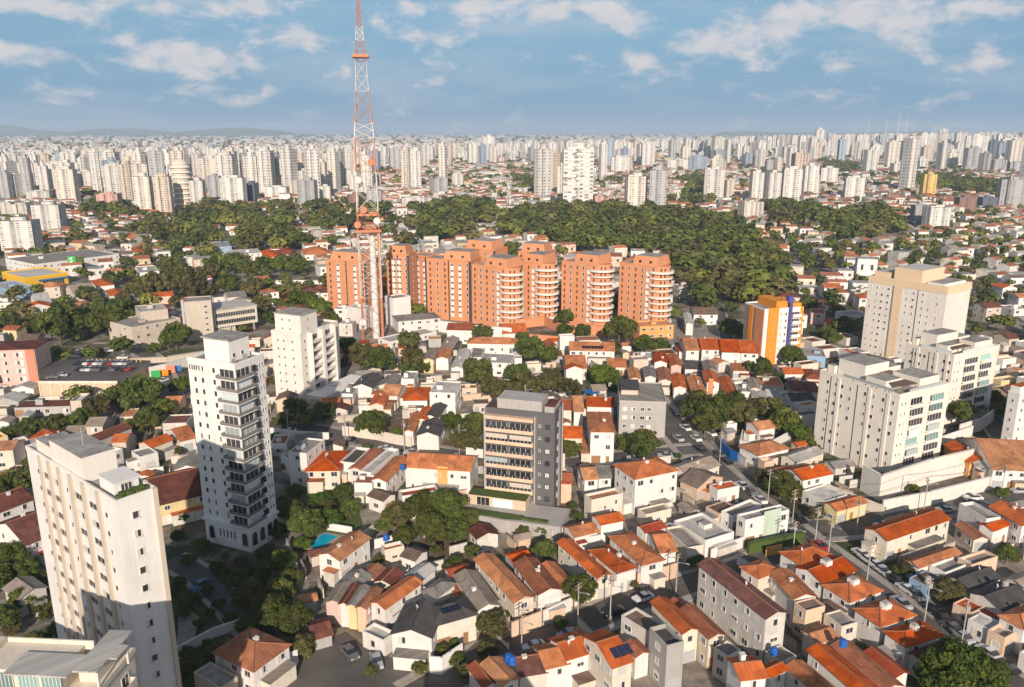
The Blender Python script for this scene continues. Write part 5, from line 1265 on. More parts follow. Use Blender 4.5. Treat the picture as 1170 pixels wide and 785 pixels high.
# ------------------------------------------------------------------ houses placed one by one (eave corners read from the photograph)
HL = [
 # A, B(near), C, h, roof, wall, kind, label, extras
 ((588,644),(615,679),(640,672),6,'redbrown','white','gA',None,''), ((543,639),(588,688),(609,681),6,'orange','cream','gA',None,''), ((617,647),(640,671),(657,667),5.5,'orange','cream','gA',None,''),
 ((638,620),(683,660),(697,656),5.5,'orange','cream','gA',None,''), ((674,629),(705,654),(727,648),5.5,'orange','white','h',None,''), ((697,613),(733,645),(757,638),6,'orange','white','h','white two-storey hipped house with long hedge-side windows',''),
 ((738,608),(755,631),(769,625),6,'orange','white','gC',None,''), ((727,601),(738,608),(760,602),6.5,'redbrown','white','gC',None,''), ((649,601),(657,613),(683,607),4,'orange','white','gC',None,''), ((679,589),(687,599),(712,594),6,'orange','white','gC',None,''),
 ((660,534),(668,548),(683,547),6,'orange','white','gC','white house half with bright orange roof beside its grey-roofed twin',''), ((678,532),(684,546),(698,545),6,'grey','white','gC','white house half with grey roof beside its orange-roofed twin',''),
 ((703,531),(726,547),(774,537),9,'orange','white','h','white three-storey block with wide orange hipped roof',''), ((641,540),(641,552),(653,552),6,'redbrown','peach','gC',None,''),
 ((770,597),(806,620),(839,610),4,'light','white','f',None,''), ((760,604),(785,627),(802,622),4,'grey','cream','f',None,''), ((841,588),(852,594),(902,582),7.5,'slab','white','f','white and pale green flat block above the green hedge',''),
 ((810,554),(820,560),(845,555),5,'orange','white','f',None,'chimney'), ((787,545),(797,557),(826,545),4,'brown','peach','gA',None,''), ((776,530),(787,543),(822,531),4,'tan','cream','gC',None,''), ((812,577),(822,587),(843,580),3.2,'brown','peach','f',None,''),
 ((826,585),(837,592),(870,578),3.4,'grey','white','f',None,''), ((899,536),(918,548),(950,541),6,'orange','white','gC',None,''), ((922,560),(943,574),(968,566),3.2,'light','white','f',None,''), ((943,575),(957,583),(990,574),3.6,'orange','yellow','gC',None,''),
 ((892,631),(915,645),(950,634),6,'orange','white','h',None,''), ((914,647),(940,666),(977,651),6,'orange','white','gC',None,'cupola'), ((940,669),(971,687),(1007,674),6,'orange','white','h',None,'cupola'), ((977,696),(1006,715),(1045,702),6,'orange','white','h',None,'cupola'),
 ((1008,723),(1035,738),(1076,725),6,'orange','white','h',None,'cupola'), ((1040,742),(1055,757),(1085,740),3.4,'maroon','cream','gC',None,''), ((880,655),(907,684),(928,677),7,'orange','white','gA',None,''), ((853,646),(867,660),(890,651),7,'orange','cream','h',None,''),
 ((799,645),(875,706),(895,697),9,'maroon','stained','gA','long maroon-roofed tenement with weather-stained white wall',''), ((907,688),(921,698),(943,692),7,'brown','peach','f',None,''), ((942,701),(962,716),(979,710),6,'grey','cream','f',None,''), ((920,721),(934,734),(956,727),5,'orange','cream','gC',None,''),
 ((832,753),(847,776),(871,767),8,'orange','white','gC',None,'chimney'), ((871,763),(881,772),(898,764),6,'orange','white','gC',None,''), ((899,762),(940,797),(958,790),6,'orange','white','gA',None,''), ((924,743),(980,792),(1000,785),7,'orange','white','gA',None,''), ((952,738),(1010,788),(1028,781),5,'redbrown','cream','gA',None,''),
 ((990,745),(1024,772),(1034,766),4.5,'redbrown','white','gA',None,''), ((992,603),(1014,617),(1085,593),6,'orange','cream','gC','long cream house with one long orange gable roof and parked cars in front',''), ((1039,640),(1050,648),(1097,632),3.5,'orange','white','gC',None,''),
 ((1096,577),(1127,595),(1138,590),6,'grey','white','f',None,''), ((1126,597),(1135,606),(1153,599),5,'orange','white','gC',None,''), ((1131,579),(1168,600),(1186,592),6,'orange','white','gA',None,''), ((1092,600),(1113,616),(1123,611),3,'redbrown','cream','gA',None,''),
 ((1094,640),(1110,648),(1140,638),4,'tan','peach','f',None,''), ((1062,648),(1080,657),(1110,645),3,'grey','white','f',None,''), ((1041,659),(1060,670),(1078,661),3,'brown','blue','f',None,''), ((1093,655),(1108,673),(1143,660),4,'dark','white','gC',None,''),
 ((1113,676),(1145,697),(1178,684),5,'dark','white','gC',None,''), ((1146,702),(1170,718),(1198,706),6,'orange','white','h',None,''), ((1110,705),(1130,719),(1144,711),3.4,'light','white','f',None,''), ((1132,720),(1148,732),(1165,722),3.2,'tan','peach','f',None,''),
 ((1091,688),(1111,700),(1125,693),4,'redbrown','peach','f',None,''), ((584,746),(594,772),(622,763),5,'maroon','cream','gC',None,''), ((610,739),(624,763),(648,755),6,'orange','white','gC',None,''), ((629,730),(648,753),(678,743),7,'orange','white','gC',None,''),
 ((667,727),(700,762),(724,757),8,'orange','cream','gC','tall cream house with two-tone gable roof and solar panel','solar'), ((713,737),(726,750),(740,744),5,'redbrown','white','gA',None,''), ((710,704),(742,724),(760,715),7,'brown','stained','f',None,''), ((742,720),(762,741),(778,732),8,'dark','grey','f','dark-roofed grey house in the shade of a tower',''),
 ((745,688),(780,723),(796,717),7,'orange','cream','gA',None,''), ((777,697),(810,729),(824,721),7,'redbrown','cream','gA',None,''), ((764,688),(774,697),(785,692),5,'redbrown','stained','gA',None,''), ((818,738),(832,750),(847,742),6,'grey','cream','f',None,''), ((872,745),(893,757),(910,749),3.4,'grey','stained','f',None,''),
 ((551,759),(574,783),(592,775),6,'orange','white','gA',None,''), ((536,762),(553,785),(568,778),5,'redbrown','white','gA',None,''), ((420,691),(440,695),(481,666),6,'orange','white','gC',None,'balcony'), ((452,715),(493,728),(506,696),6,'dark','white','gC','white house under a big dark slate slope facing the square',''),
 ((500,689),(494,715),(544,701),6,'dark','cream','h','dark slate-roofed cream house with solar panels','solar'), ((484,675),(499,682),(519,667),5,'grey','white','h',None,''), ((520,658),(545,697),(568,688),5,'tan','white','gA',None,''),
 ((374,685),(390,689),(403,669),5.2,'tan','pink','gC',None,''), ((392,688),(398,690),(411,669),5.5,'maroon','white','gC',None,''), ((400,690),(407,692),(421,671),5.6,'grey','yellow','gC',None,''), ((409,692),(418,695),(435,674),5.7,'redbrown','peach','gC',None,''),
 ((414,722),(438,733),(449,722),3,'light','white','f','white garage with pale metal roof facing the square',''), ((366,632),(388,640),(422,615),6,'orange','white','gC','white gable-ended house with orange roof just below the pool',''), ((412,655),(428,661),(440,650),4,'redbrown','cream','gC',None,''), ((428,664),(448,668),(460,655),4,'maroon','cream','gC',None,''),
 ((385,668),(410,673),(424,658),4.6,'grey','cream','gC',None,''), ((463,632),(474,640),(488,630),4,'brown','white','gA',None,''), ((464,657),(480,662),(497,650),4,'light','white','gC',None,''),
 ((463,533),(537,538),(547,521),7.5,'orange','white','gA','wide white block with long orange roof behind the leafy clump',''), ((431,542),(441,550),(466,524),6,'orange','white','gC',None,''), ((415,537),(424,542),(456,515),6,'light','white','f',None,''), ((403,532),(413,537),(436,515),6,'redbrown','cream','gC',None,''),
 ((352,532),(388,537),(397,515),6,'orange','cream','h',None,''), ((333,513),(350,518),(371,502),9,'slab','white','f','white three-storey flat-roofed house beside the slender white tower',''), ((321,521),(345,534),(354,526),5,'slab','white','f',None,''), ((391,527),(405,531),(423,514),6,'dark','white','f',None,''),
 ((421,566),(438,572),(442,562),4,'brown','white','gA',None,''), ((406,549),(425,552),(430,543),6,'redbrown','white','f',None,''), ((440,447),(454,452),(464,441),5,'orange','white','gA',None,''), ((424,460),(438,463),(444,450),5,'orange','cream','gC',None,''), ((462,455),(488,457),(491,443),5,'orange','white','h',None,''),
 ((492,446),(520,449),(527,436),8,'light','white','f','plain white cubic house with a thin ribbon window',''), ((462,492),(472,493),(482,472),5,'orange','white','gC',None,''), ((477,478),(487,480),(494,466),5,'orange','cream','gC',None,''), ((477,496),(501,498),(508,482),5,'dark','white','gC',None,'blank1'), ((485,475),(499,477),(510,463),5,'dark','white','gC',None,''),
 ((484,411),(495,411),(500,400),6,'tan','yellow','gC',None,''), ((499,408),(512,410),(516,399),5,'orange','white','gC',None,''), ((503,398),(516,400),(524,386),4,'tan','cream','gC',None,''), ((516,420),(529,421),(538,400),4,'light','white','gC',None,''), ((537,408),(550,409),(554,397),4,'grey','white','f',None,''),
 ((548,412),(584,415),(588,404),6,'light','white','f','white building with arched doorways behind the round tree',''), ((404,440),(425,443),(437,430),4,'dark','white','gC',None,''), ((435,438),(450,441),(459,430),4,'grey','cream','gC',None,''), ((460,430),(473,433),(478,424),5,'slab','white','f',None,''), ((391,447),(403,450),(413,438),4,'grey','white','f',None,''),
 ((671,454),(671,464),(701,464),5,'orange','white','gC',None,''), ((671,471),(675,493),(701,490),9,'orange','white','h','tall white three-storey house with orange hipped roof behind parked car',''), ((654,453),(656,470),(666,470),6,'orange','white','gC',None,''), ((642,457),(643,468),(653,468),5,'redbrown','cream','gC',None,''), ((644,487),(645,500),(665,501),5,'orange','cream','gC',None,''),
 ((650,392),(651,400),(702,401),6,'orange','white','gC','long white villa with a row of dark solar panels','solar'), ((643,408),(648,421),(670,420),5,'orange','cream','gC',None,''), ((728,402),(730,409),(746,408),4,'light','white','f',None,''), ((747,404),(748,414),(762,414),5,'orange','white','gA',None,''), ((763,405),(767,418),(778,417),5,'orange','pink','gA',None,''),
 ((693,411),(695,419),(715,418),4,'orange','cream','gC',None,''), ((717,421),(720,433),(732,433),4.5,'orange','cream','gA',None,''), ((735,420),(737,431),(749,430),5,'grey','white','gA',None,''), ((751,421),(753,435),(767,435),5,'redbrown','cream','gA',None,''), ((767,428),(770,443),(783,440),5,'orange','white','gA',None,''), ((785,431),(791,448),(805,444),5,'orange','grey','gA',None,''),
 ((803,424),(808,437),(821,436),7,'orange','white','gA','tall narrow house with an orange brick stripe down its front',''), ((802,413),(806,423),(818,422),7,'tan','grey','gA',None,''), ((822,431),(832,457),(843,455),5,'orange','cream','gA',None,''), ((838,437),(843,448),(858,448),5,'slab','white','f',None,''),
 ((796,389),(802,399),(823,399),6,'orange','white','gC',None,''), ((819,390),(825,402),(846,402),6,'orange','white','gC',None,''), ((840,391),(847,403),(866,403),6,'orange','white','gC',None,''), ((776,389),(784,400),(798,399),6,'orange','white','gC',None,''), ((781,413),(783,421),(803,421),4,'dark','white','gC',None,''), ((834,416),(838,423),(855,422),4,'redbrown','cream','gC',None,''),
 ((864,430),(869,441),(893,437),5,'orange','beige','f',None,''), ((854,433),(858,444),(868,443),5,'tan','cream','gA',None,''), ((873,446),(877,456),(900,455),4,'light','white','gC',None,''), ((858,447),(860,456),(875,456),4,'grey','peach','gC',None,''), ((892,421),(897,427),(918,427),4,'orange','white','gC',None,''), ((918,422),(922,432),(937,431),4,'redbrown','cream','h',None,''),
 ((900,436),(905,446),(935,445),5,'maroon','cream','h',None,''), ((900,450),(905,458),(931,457),5,'dark','white','gC',None,''), ((853,483),(868,491),(881,486),5,'orange','white','gC',None,''), ((857,507),(867,520),(901,512),4,'orange','white','h',None,''), ((897,520),(910,528),(941,517),4,'light','cream','gC',None,''),
 ((245,745),(290,766),(328,736),6,'redbrown','white','h','white villa with clay hipped roof and long garden wall',''), ((221,768),(252,786),(271,773),5,'slab','beige','f','flat beige annex with dark skylight slots beside the villa',''), ((-8,600),(30,622),(58,600),6,'maroon','white','gC',None,''), ((-30,575),(-4,586),(27,566),6,'maroon','white','gC',None,''),
 ((163,547),(181,577),(228,552),6,'maroon','yellow','gC','yellow house with maroon roof between the two big white towers',''), ((34,501),(52,510),(80,497),5,'orange','white','gA',None,''), ((53,514),(75,523),(107,508),6,'slab','white','f',None,''), ((84,522),(104,532),(140,514),6,'light','white','f',None,''), ((98,500),(109,504),(150,488),6,'maroon','grey','gC','long narrow grey shed with maroon roof',''),
 ((163,505),(173,511),(197,502),5,'orange','cream','gC',None,''), ((190,492),(206,504),(222,499),4,'orange','white','gC',None,''), ((150,515),(160,522),(178,515),5,'slab','white','f',None,''), ((-14,497),(-4,503),(8,499),4,'orange','yellow','f',None,''), ((15,503),(22,508),(34,504),3,'tan','stained','f',None,''),
 ((5,672),(22,684),(48,668),4.5,'tan','stained','gA','small dim tan-roofed house in the shade beside the cream slab',''), ((1095,500),(1135,536),(1180,520),6,'orange','white','gC','large orange-roofed hall right of the wide cream block',''), ((1079,508),(1108,528),(1122,520),5,'orange','orange','gA',None,''), ((1118,528),(1128,535),(1146,530),5,'light','white','gA',None,''),
 ((1145,528),(1155,535),(1175,529),5,'redbrown','cream','gA',None,''), ((1140,432),(1144,437),(1165,434),4,'light','yellow','f',None,''), ((1060,345),(1062,352),(1075,352),5,'redbrown','white','gC',None,''), ((781,358),(784,370),(792,370),5,'light','white','gA',None,''), ((788,353),(793,359),(820,359),5,'brown','white','gC',None,''), ((925,353),(927,358),(943,358),5,'redbrown','pink','f',None,''),
 ((942,366),(946,373),(961,371),4,'orange','white','gA',None,''), ((915,397),(918,406),(942,404),5,'tan','blue','f','bright blue-walled workshop beside the orange-striped tower',''), ((570,372),(575,381),(600,377),3,'orange','white','gC',None,''), ((530,386),(534,392),(590,393),4,'orange','white','h',None,''), ((228,277),(231,283),(262,278),6,'slab','blue','f','blue flat-roofed house in front of the left woods',''),
 ((258,286),(261,291),(300,290),5,'light','white','f',None,''), ((298,287),(302,294),(318,291),4,'orange','cream','h',None,''), ((315,286),(318,291),(340,290),4,'redbrown','white','h',None,''), ((344,285),(348,291),(378,290),4,'orange','white','h',None,''), ((150,283),(152,288),(164,286),4,'orange','white','h',None,''), ((104,321),(110,327),(128,323),4,'orange','white','h',None,''),
 ((120,332),(126,338),(142,334),4,'orange','cream','h',None,''), ((155,305),(160,312),(180,308),5,'light','white','f',None,''), ((75,330),(84,336),(106,331),4,'tan','cream','gC',None,''), ((35,340),(42,347),(55,342),3.5,'light','white','gC','small white tent-roofed pavilion near the yellow shop',''),
]
for (A, B, C, h, roof, wall, kind, lab, ex) in HL:
    H(A, B, C, h, roof, wall, kind, lab, extras=tuple(ex.split()) if ex else (), fixed=bool(lab))
for tn_ in list(THINGS):
    if tn_[1].startswith('white and pale green flat block'):
        gw = panel_mesh('green_panel', 4.6, 7.2, ['wall_pale_green'], .03); o = link('green_panel', gw, tn_[0], (7.2, 0, .1))
    if tn_[1].startswith('wide white block with long orange'):
        L_ = max(v.co.y for v in tn_[0].children[0].data.vertices); o = link('orange_panel', panel_mesh('orange_panel', 2.6, 7.0, ['wall_orange'], .03), tn_[0], (0, L_ * .60, .1), -pi / 2)
    if tn_[1].startswith('tall narrow house with an orange'): o = link('brick_stripe', panel_mesh('brick_stripe', 1.6, 7.4, ['orange_brick'], .3), tn_[0], (1.2, 0, 0))
# the pale green half of the flat block, the orange panel of the wide block, and the retaining walls
wall_line([(856, 633), (915, 621)], 2.6, 'lawn', 'clipped green hedge wall with an orange gate', th=.8, name='hedge_wall', cat='hedge')
x, y = P(883, 628, 1); o = THINGS[-1][0]; g_ = link('gate', panel_mesh('gate', 4.0, 2.2, ['wall_orange'], .12, 6), o, (x - o.location.x, y - o.location.y - .55, .1), atan2(P(915, 621)[1] - P(856, 633)[1], P(915, 621)[0] - P(856, 633)[0]))
wall_line([(984, 560), (1004, 572), (1062, 552), (1109, 540)], 6.5, 'tower_cream', 'tall cream retaining wall under the wide cream block', th=.5)
wall_line([(1008, 588), (1060, 578), (1130, 560)], 3.6, 'tower_cream', 'long cream street wall below the retaining wall', th=.4)
wall_line([(900, 540), (945, 565), (1008, 590)], 2.6, 'wall_cream', 'cream wall along the uphill side of the wide cream block', th=.3)
wall_line([(1095, 500), (1120, 492), (1134, 482)], 4.0, 'wall_white', 'white terrace wall between the palm trees and the big hall', th=.3)
wall_line([(294, 786), (322, 766), (340, 757)], 2.4, 'wall_white', 'white garden wall sloping up beside the hipped villa')
wall_line([(195, 755), (245, 728), (282, 716)], 1.8, 'wall_white', 'white boundary wall between villa and tower garden')
wall_line([(310, 500), (340, 504), (376, 506)], 3.0, 'wall_white', 'white wall along the street under the stepped tower')
wall_line([(392, 498), (430, 503), (452, 508), (470, 511)], 3.0, 'wall_cream', 'cream street wall with garage gates near the umbrella-shaped tree')
wall_line([(492, 770), (505, 771), (515, 764), (528, 755)], 3.2, 'wall_white', 'curved white corner wall near the dark slate-roofed house')
wall_line([(533, 521), (553, 524)], 2.5, 'wall_white', 'short white wall left of the dark grey block')
wall_line([(621, 715), (652, 700)], 3.0, 'wall_white', 'white garden wall beside the tall dark street tree')
wall_line([(585, 730), (618, 717)], 3.2, 'wall_peach', 'peach front wall with garage in front of the cream gable house')
wall_line([(655, 694), (690, 682), (715, 676)], 2.8, 'wall_cream', 'cream wall and gates along the sunny side of the street')
wall_line([(728, 672), (760, 664), (773, 660)], 3.2, 'wall_peach', 'peach wall with wooden garage gate')
wall_line([(812, 640), (852, 624)], 2.4, 'wall_white', 'white wall below the long pale flat-roofed house')
wall_line([(848, 500), (845, 512), (870, 519), (905, 500)], 2.4, 'wall_white', 'white wall round the corner house with orange gable')
wall_line([(826, 508), (824, 515), (834, 524), (842, 528)], 2.6, 'tarp_blue', 'bright blue tarpaulin fence at the street corner', th=.2, name='tarpaulin_fence', cat='fence')
wall_line([(340, 655), (330, 690), (318, 705)], 2.2, 'wall_white', 'pale wall running down beside the small houses under the pool')
wall_line([(404, 628), (440, 600), (452, 592)], 2.2, 'wall_cream', 'cream wall climbing beside the orange-roofed pool house')
wall_line([(372, 605), (402, 610)], 1.6, 'wall_white', 'white garden wall behind the pool')
wall_line([(0, 665), (40, 640), (58, 628)], 1.8, 'wall_maroon' if 'wall_maroon' in MATS else 'wall_pink', 'dim pink wall left of the cream slab tower')
wall_line([(150, 600), (200, 575), (232, 566)], 1.8, 'wall_beige', 'beige wall in front of the yellow maroon-roofed house')
wall_line([(303, 325), (340, 324), (376, 325)], 2.0, 'wall_white', 'white wall above the bare red earth')
wall_line([(1075, 510), (1110, 498)], 3.0, 'wall_white', 'white wall under the palm tree by the second cream block')
for (px, py, w_, h_, mt) in ((179, 428, 3, 2.6, 'green_sign'), (188, 426, 3, 2.4, 'gable_stripe'), (196, 423, 3, 2.8, 'salmon'), (204, 421, 2.4, 2.2, 'shop_blue')):
    x, y = P(px, py, 1.5); o = thing('mural', '%s painted mural panel on the car park wall' % dict(green_sign='green', gable_stripe='orange', salmon='red', shop_blue='blue')[mt], 'mural', (x, y - .7, .6), radians(18), fixed=True)
    link('panel', panel_mesh('mural_' + mt, w_, h_, [mt], .05), o)

# shade-throwing tower behind the camera's left shoulder and one below the frame, as real buildings
for (x, y, w, d, h, lb) in ((-8, 42, 16, 12, 24, 'cream block standing in front of the square, below the frame'), (38, 36, 15, 12, 27, 'cream block below the frame in front of the gable row')):
    o = thing('apartment_block', lb, 'apartment block', (x, y, 0), .3, fixed=True); shell(o, w, d, h, 'wall_cream', .8)

# ------------------------------------------------------------------ trees placed one by one
for t_ in [(455,588,20,'o'),(482,580,25,'g'),(510,578,27,'g'),(495,602,24,'g'),(530,592,17,'g'),(462,612,15,'g'),(440,598,13,'g'),(520,606,18,'g'),(285,680,22,'o'),(308,698,27,'g'),(334,706,24,'g'),(288,712,18,'g'),(318,676,20,'g'),
           (345,738,17,'o'),(663,672,22,'g',1.35),(622,628,15,'g'),(640,629,9,'b'),(598,607,9,'g'),(619,604,9,'g'),(562,712,20,'o'),(556,742,14,'o'),(535,768,14,'o'),(521,752,12,'g'),(1095,762,46,'b',1.0),(1078,780,30,'b'),(1125,770,26,'g'),(1084,675,19,'o'),
           (1150,632,15,'g'),(892,552,20,'g'),(905,560,16,'g'),(876,545,14,'o'),(932,586,11,'o'),(1038,648,13,'o'),(1026,650,8,'g'),(734,509,20,'g'),(716,506,15,'g'),(651,513,14,'g'),(738,498,12,'o'),(798,462,22,'g'),(818,468,22,'g'),(835,460,20,'g'),(806,482,16,'g'),
           (850,472,17,'o'),(878,466,20,'o'),(895,480,20,'g'),(912,492,15,'b'),(922,500,12,'g'),(424,483,20,'g',.9),(370,470,15,'b'),(335,466,16,'g'),(352,478,13,'g'),(322,480,12,'g'),(515,481,15,'b'),(541,486,20,'g'),(528,502,16,'o'),(543,508,13,'o'),(545,424,21,'g'),(560,440,14,'o'),
           (575,448,18,'o'),(600,440,20,'o'),(592,428,18,'g'),(628,434,18,'o'),(652,442,16,'o'),(690,428,18,'b'),(704,440,14,'b'),(606,398,20,'g'),(625,404,14,'b'),(597,386,10,'g'),(646,362,12,'g',1.5),(646,376,10,'g'),(666,378,11,'g'),(708,376,21,'g'),(734,392,13,'g'),(756,394,11,'g'),(700,398,12,'o'),
           (790,400,12,'g'),(410,404,18,'o'),(436,410,19,'g'),(398,395,14,'g'),(470,408,16,'o'),(466,420,10,'g'),(484,420,9,'g'),(352,598,22,'g'),(376,590,16,'b'),(335,585,18,'g'),(400,580,14,'g'),(366,570,12,'b'),(392,560,12,'g'),(338,560,10,'g'),(345,620,12,'b'),
           (322,640,18,'b'),(305,632,14,'o'),(330,660,16,'g'),(298,652,16,'g'),(270,662,14,'g'),(248,648,10,'g'),(232,622,9,'g'),(318,605,12,'g'),(322,575,12,'g'),(330,532,9,'g'),(160,448,26,'g'),(135,452,18,'g'),(110,466,18,'o'),(185,466,15,'g'),(170,478,18,'g'),(90,478,15,'g'),(62,484,16,'g'),(34,488,14,'g'),(150,488,14,'g'),(12,494,12,'g'),(205,440,14,'b'),(204,470,10,'o'),
           (22,548,22,'g'),(-2,560,20,'g'),(40,530,14,'g'),(8,636,22,'g'),(30,650,18,'g'),(-6,660,22,'g'),(24,684,18,'g'),(4,705,20,'g'),(44,692,12,'g'),(58,668,10,'o'),(66,368,29,'g'),(100,366,20,'g'),(124,370,20,'g'),(136,352,16,'g'),(200,382,19,'g'),(98,335,12,'g'),(160,330,16,'o'),
           (180,325,20,'o'),(205,318,22,'o'),(225,330,20,'o'),(240,310,14,'o'),(262,325,16,'g'),(290,330,15,'o'),(298,350,14,'o'),(312,362,12,'b'),(345,345,20,'b'),(362,352,18,'b'),(330,352,12,'g'),(375,365,14,'g'),(385,345,12,'g'),(245,300,14,'b'),(265,300,16,'g'),(282,308,14,'g'),(300,302,13,'g'),(322,300,14,'g'),(340,302,12,'g'),
           (18,355,12,'o'),(8,370,14,'g'),(35,375,12,'g'),(150,362,12,'g'),(176,398,8,'g'),(852,380,14,'g'),(835,375,14,'g'),(872,372,10,'g'),(905,405,15,'g'),(868,420,16,'g'),(890,432,8,'g'),(1100,470,15,'g',1.6),(1118,465,10,'g'),(1135,455,13,'g'),(1145,468,14,'g'),(1085,470,9,'g'),(1088,512,12,'b'),(1068,516,10,'g'),(1050,522,8,'g'),(1100,528,6,'g'),(1092,532,6,'g'),(1080,534,5,'g'),(1020,552,5,'g'),(1035,548,5,'g'),(1052,544,5,'b'),(1010,545,7,'g'),(1030,540,7,'g'),(990,540,8,'o'),
           (962,372,14,'g'),(950,385,12,'g'),(944,380,10,'g'),(975,372,8,'g'),(800,640,9,'b'),(790,642,7,'g'),(740,640,7,'o'),(725,668,6,'o'),(756,652,6,'b'),(585,700,8,'g'),(640,712,9,'b'),(480,762,10,'g'),(505,742,9,'g'),(519,735,7,'g'),(425,766,8,'g'),(400,640,7,'g'),(432,640,8,'g'),(520,640,9,'g'),(540,630,10,'g'),(500,628,8,'o'),(512,648,8,'g'),
           (210,700,8,'g'),(228,712,8,'g'),(240,700,7,'g'),(214,745,9,'g'),(222,765,9,'g'),(236,735,7,'g'),(205,665,9,'g'),(250,690,8,'g'),(262,706,8,'g'),(236,672,7,'g'),(255,655,9,'g'),(275,640,9,'g'),(215,640,9,'g'),(202,612,9,'g'),(208,590,8,'g'),(660,590,8,'g'),(655,578,7,'g'),(668,580,5,'b'),(584,572,6,'g'),(556,560,7,'g')]:
    T(*t_[:4], zf=t_[4] if len(t_) > 4 else (.95 if t_[2] > 12 else .8))

# ------------------------------------------------------------------ cars, poles, tanks
S1, S2 = radians(-74), radians(27)
for c in [(984,632,'white'),(991,638,'white'),(1000,644,'white'),(1007,650,'white'),(1022,660,'black'),(1068,697,'black'),(1074,702,'black'),(913,592,'black'),(783,488,'white'),(800,512,'black'),(812,494,'white'),(822,518,'grey'),(830,526,'black'),(775,500,'silver'),(848,554,'white'),(900,600,'silver'),(1088,716,'grey'),(1130,745,'white'),(953,652,'silver'),(960,657,'white'),(1036,672,'white'),(1045,678,'grey'),(936,622,'red'),(868,570,'white'),(857,560,'grey'),(795,500,'white'),(778,476,'grey'),(1100,726,'silver'),(1150,760,'black'),(1030,688,'silver')]:
    car(c[0], c[1], S1 + R.uniform(-.05, .05), c[2], 'along the long diagonal street')
for c in [(430,754,'silver',1.9,'in the paved square'),(400,745,'grey',2.2,'in the paved square'),(610,738,'white',.45,'in the lower street'),(650,724,'silver',.45,'in the lower street'),(702,698,'black',.5,'in the lower street'),(735,682,'white',.5,'in the lower street'),(566,757,'grey',.5,'in the lower street'),(330,492,'white',.1,'in the shaded back street'),(440,512,'white',-.2,'in the shaded back street'),(470,516,'silver',-.1,'in the shaded back street'),(520,522,'white',-.1,'in the shaded back street'),(725,523,'white',0,'by the tall white house'),(760,520,'silver',0,'by the tall white house'),(1010,600,'white',.1,'in the cross street below the wall'),(1045,590,'black',.1,'in the cross street below the wall'),(1080,582,'silver',.1,'in the cross street below the wall'),(693,523,'black',0,'by the tall white house'),(400,502,'black',0,'in the street by the umbrella-shaped tree'),(398,505,'grey',0,'in the street by the umbrella-shaped tree'),(1112,568,'white',.1,'in the cross street below the wall'),(1120,577,'black',.2,'in the cross street below the wall'),
          (1165,560,'silver',.1,'in the cross street below the wall'),(1126,583,'grey',.2,'in the cross street below the wall'),(862,662,'white',.5,'in the lane by the green hedge'),(845,671,'grey',.5,'in the lane by the green hedge'),(600,449,'black',0,'in the back street'),(608,448,'black',.1,'in the back street'),(616,450,'silver',0,'in the back street'),(628,449,'white',0,'in the back street'),
          (640,450,'white',0,'in the back street'),(130,399,'red',.2,'above the rooftop car park'),(124,400,'white',.2,'above the rooftop car park'),(140,408,'white',.1,'above the rooftop car park'),(98,403,'silver',.1,'above the rooftop car park'),(88,402,'white',.1,'above the rooftop car park'),(186,434,'white',1.2,'in the lane below the car park'),(110,487,'white',.3,'among the shaded trees below the car park'),
          (228,668,'blue',1.2,'in the shaded tower drive'),(232,676,'grey',1.2,'in the shaded tower drive'),(486,432,'grey',0,'in front of the yellow-walled house'),(769,603,'white',-1.1,'under the carport of the orange-roofed house'),(60,335,'white',.1,'in the shopping street'),(72,338,'silver',.1,'in the shopping street'),(45,332,'red',.1,'in the shopping street')]:
    car(c[0], c[1], c[3], c[2], c[4])
wires = []
for k, pp_ in enumerate([[(822, 528), (877, 575), (905, 600), (931, 622), (946, 636), (990, 667), (1056, 710), (1098, 738)], [(931, 622), (905, 640)], [(596, 752), (660, 716), (697, 708), (772, 680)], [(525, 519), (462, 514), (395, 508), (330, 500)], [(608, 452), (600, 470)], [(978, 610), (1055, 586), (1143, 570)]]):
    ps = [pole(p[0], p[1], S2 + .2 * k) for p in pp_]
    for a, b in zip(ps[:-1], ps[1:]): wires.append((a, b))
for n_, (a, b) in enumerate(wires):
    o = thing('power_line', 'drooping overhead power line between two utility poles', 'power line', (a[0], a[1], 9.0), 0, 'power lines along the streets', zc=0)
    for off in (-.7, 0, .7):
        mb = MB(); prev = (off, 0, .1)
        for q_ in range(1, 9):
            t_ = q_ / 8; cur = ((b[0] - a[0]) * t_ + off, (b[1] - a[1]) * t_, .1 - 2.2 * t_ * (1 - t_)); mb.bar(prev, cur, .025, 0, 3); prev = cur
        link('wire', mb.make('wire', ['dark_metal_and_shade']), o)
for (px, py, z) in ((460, 536, 7.4), (441, 617, 2.2), (585, 758, 6), (884, 747, 3.6), (963, 738, 6), (581, 755, 6)): tank(px, py, z + .2)
for (px, py, z) in ((697, 441, 5), (1060, 665, 3.2), (1148, 671, 5), (545, 470, 2)): tank(px, py, z, 'wall_grey', 'round grey water tank on a roof')
x, y = P(676, 449, 2); o = thing('tarpaulin', 'bright blue tarpaulin canopy in the yard beside palms', 'tarpaulin', (x, y, 0), 0, zc=2.5, fixed=True)
mb = MB(); mb.box(-2.5, 2.5, -2, 2, 2.5, 2.6); link('canopy', mb.make('canopy', ['tarp_blue']), o); mb = MB()
for q_ in ((-2.4, -1.9), (2.3, -1.9), (-2.4, 1.8), (2.3, 1.8)): mb.box(q_[0], q_[0] + .1, q_[1], q_[1] + .1, 0, 2.49)
link('poles', mb.make('poles', ['metal']), o).name = 'frame'

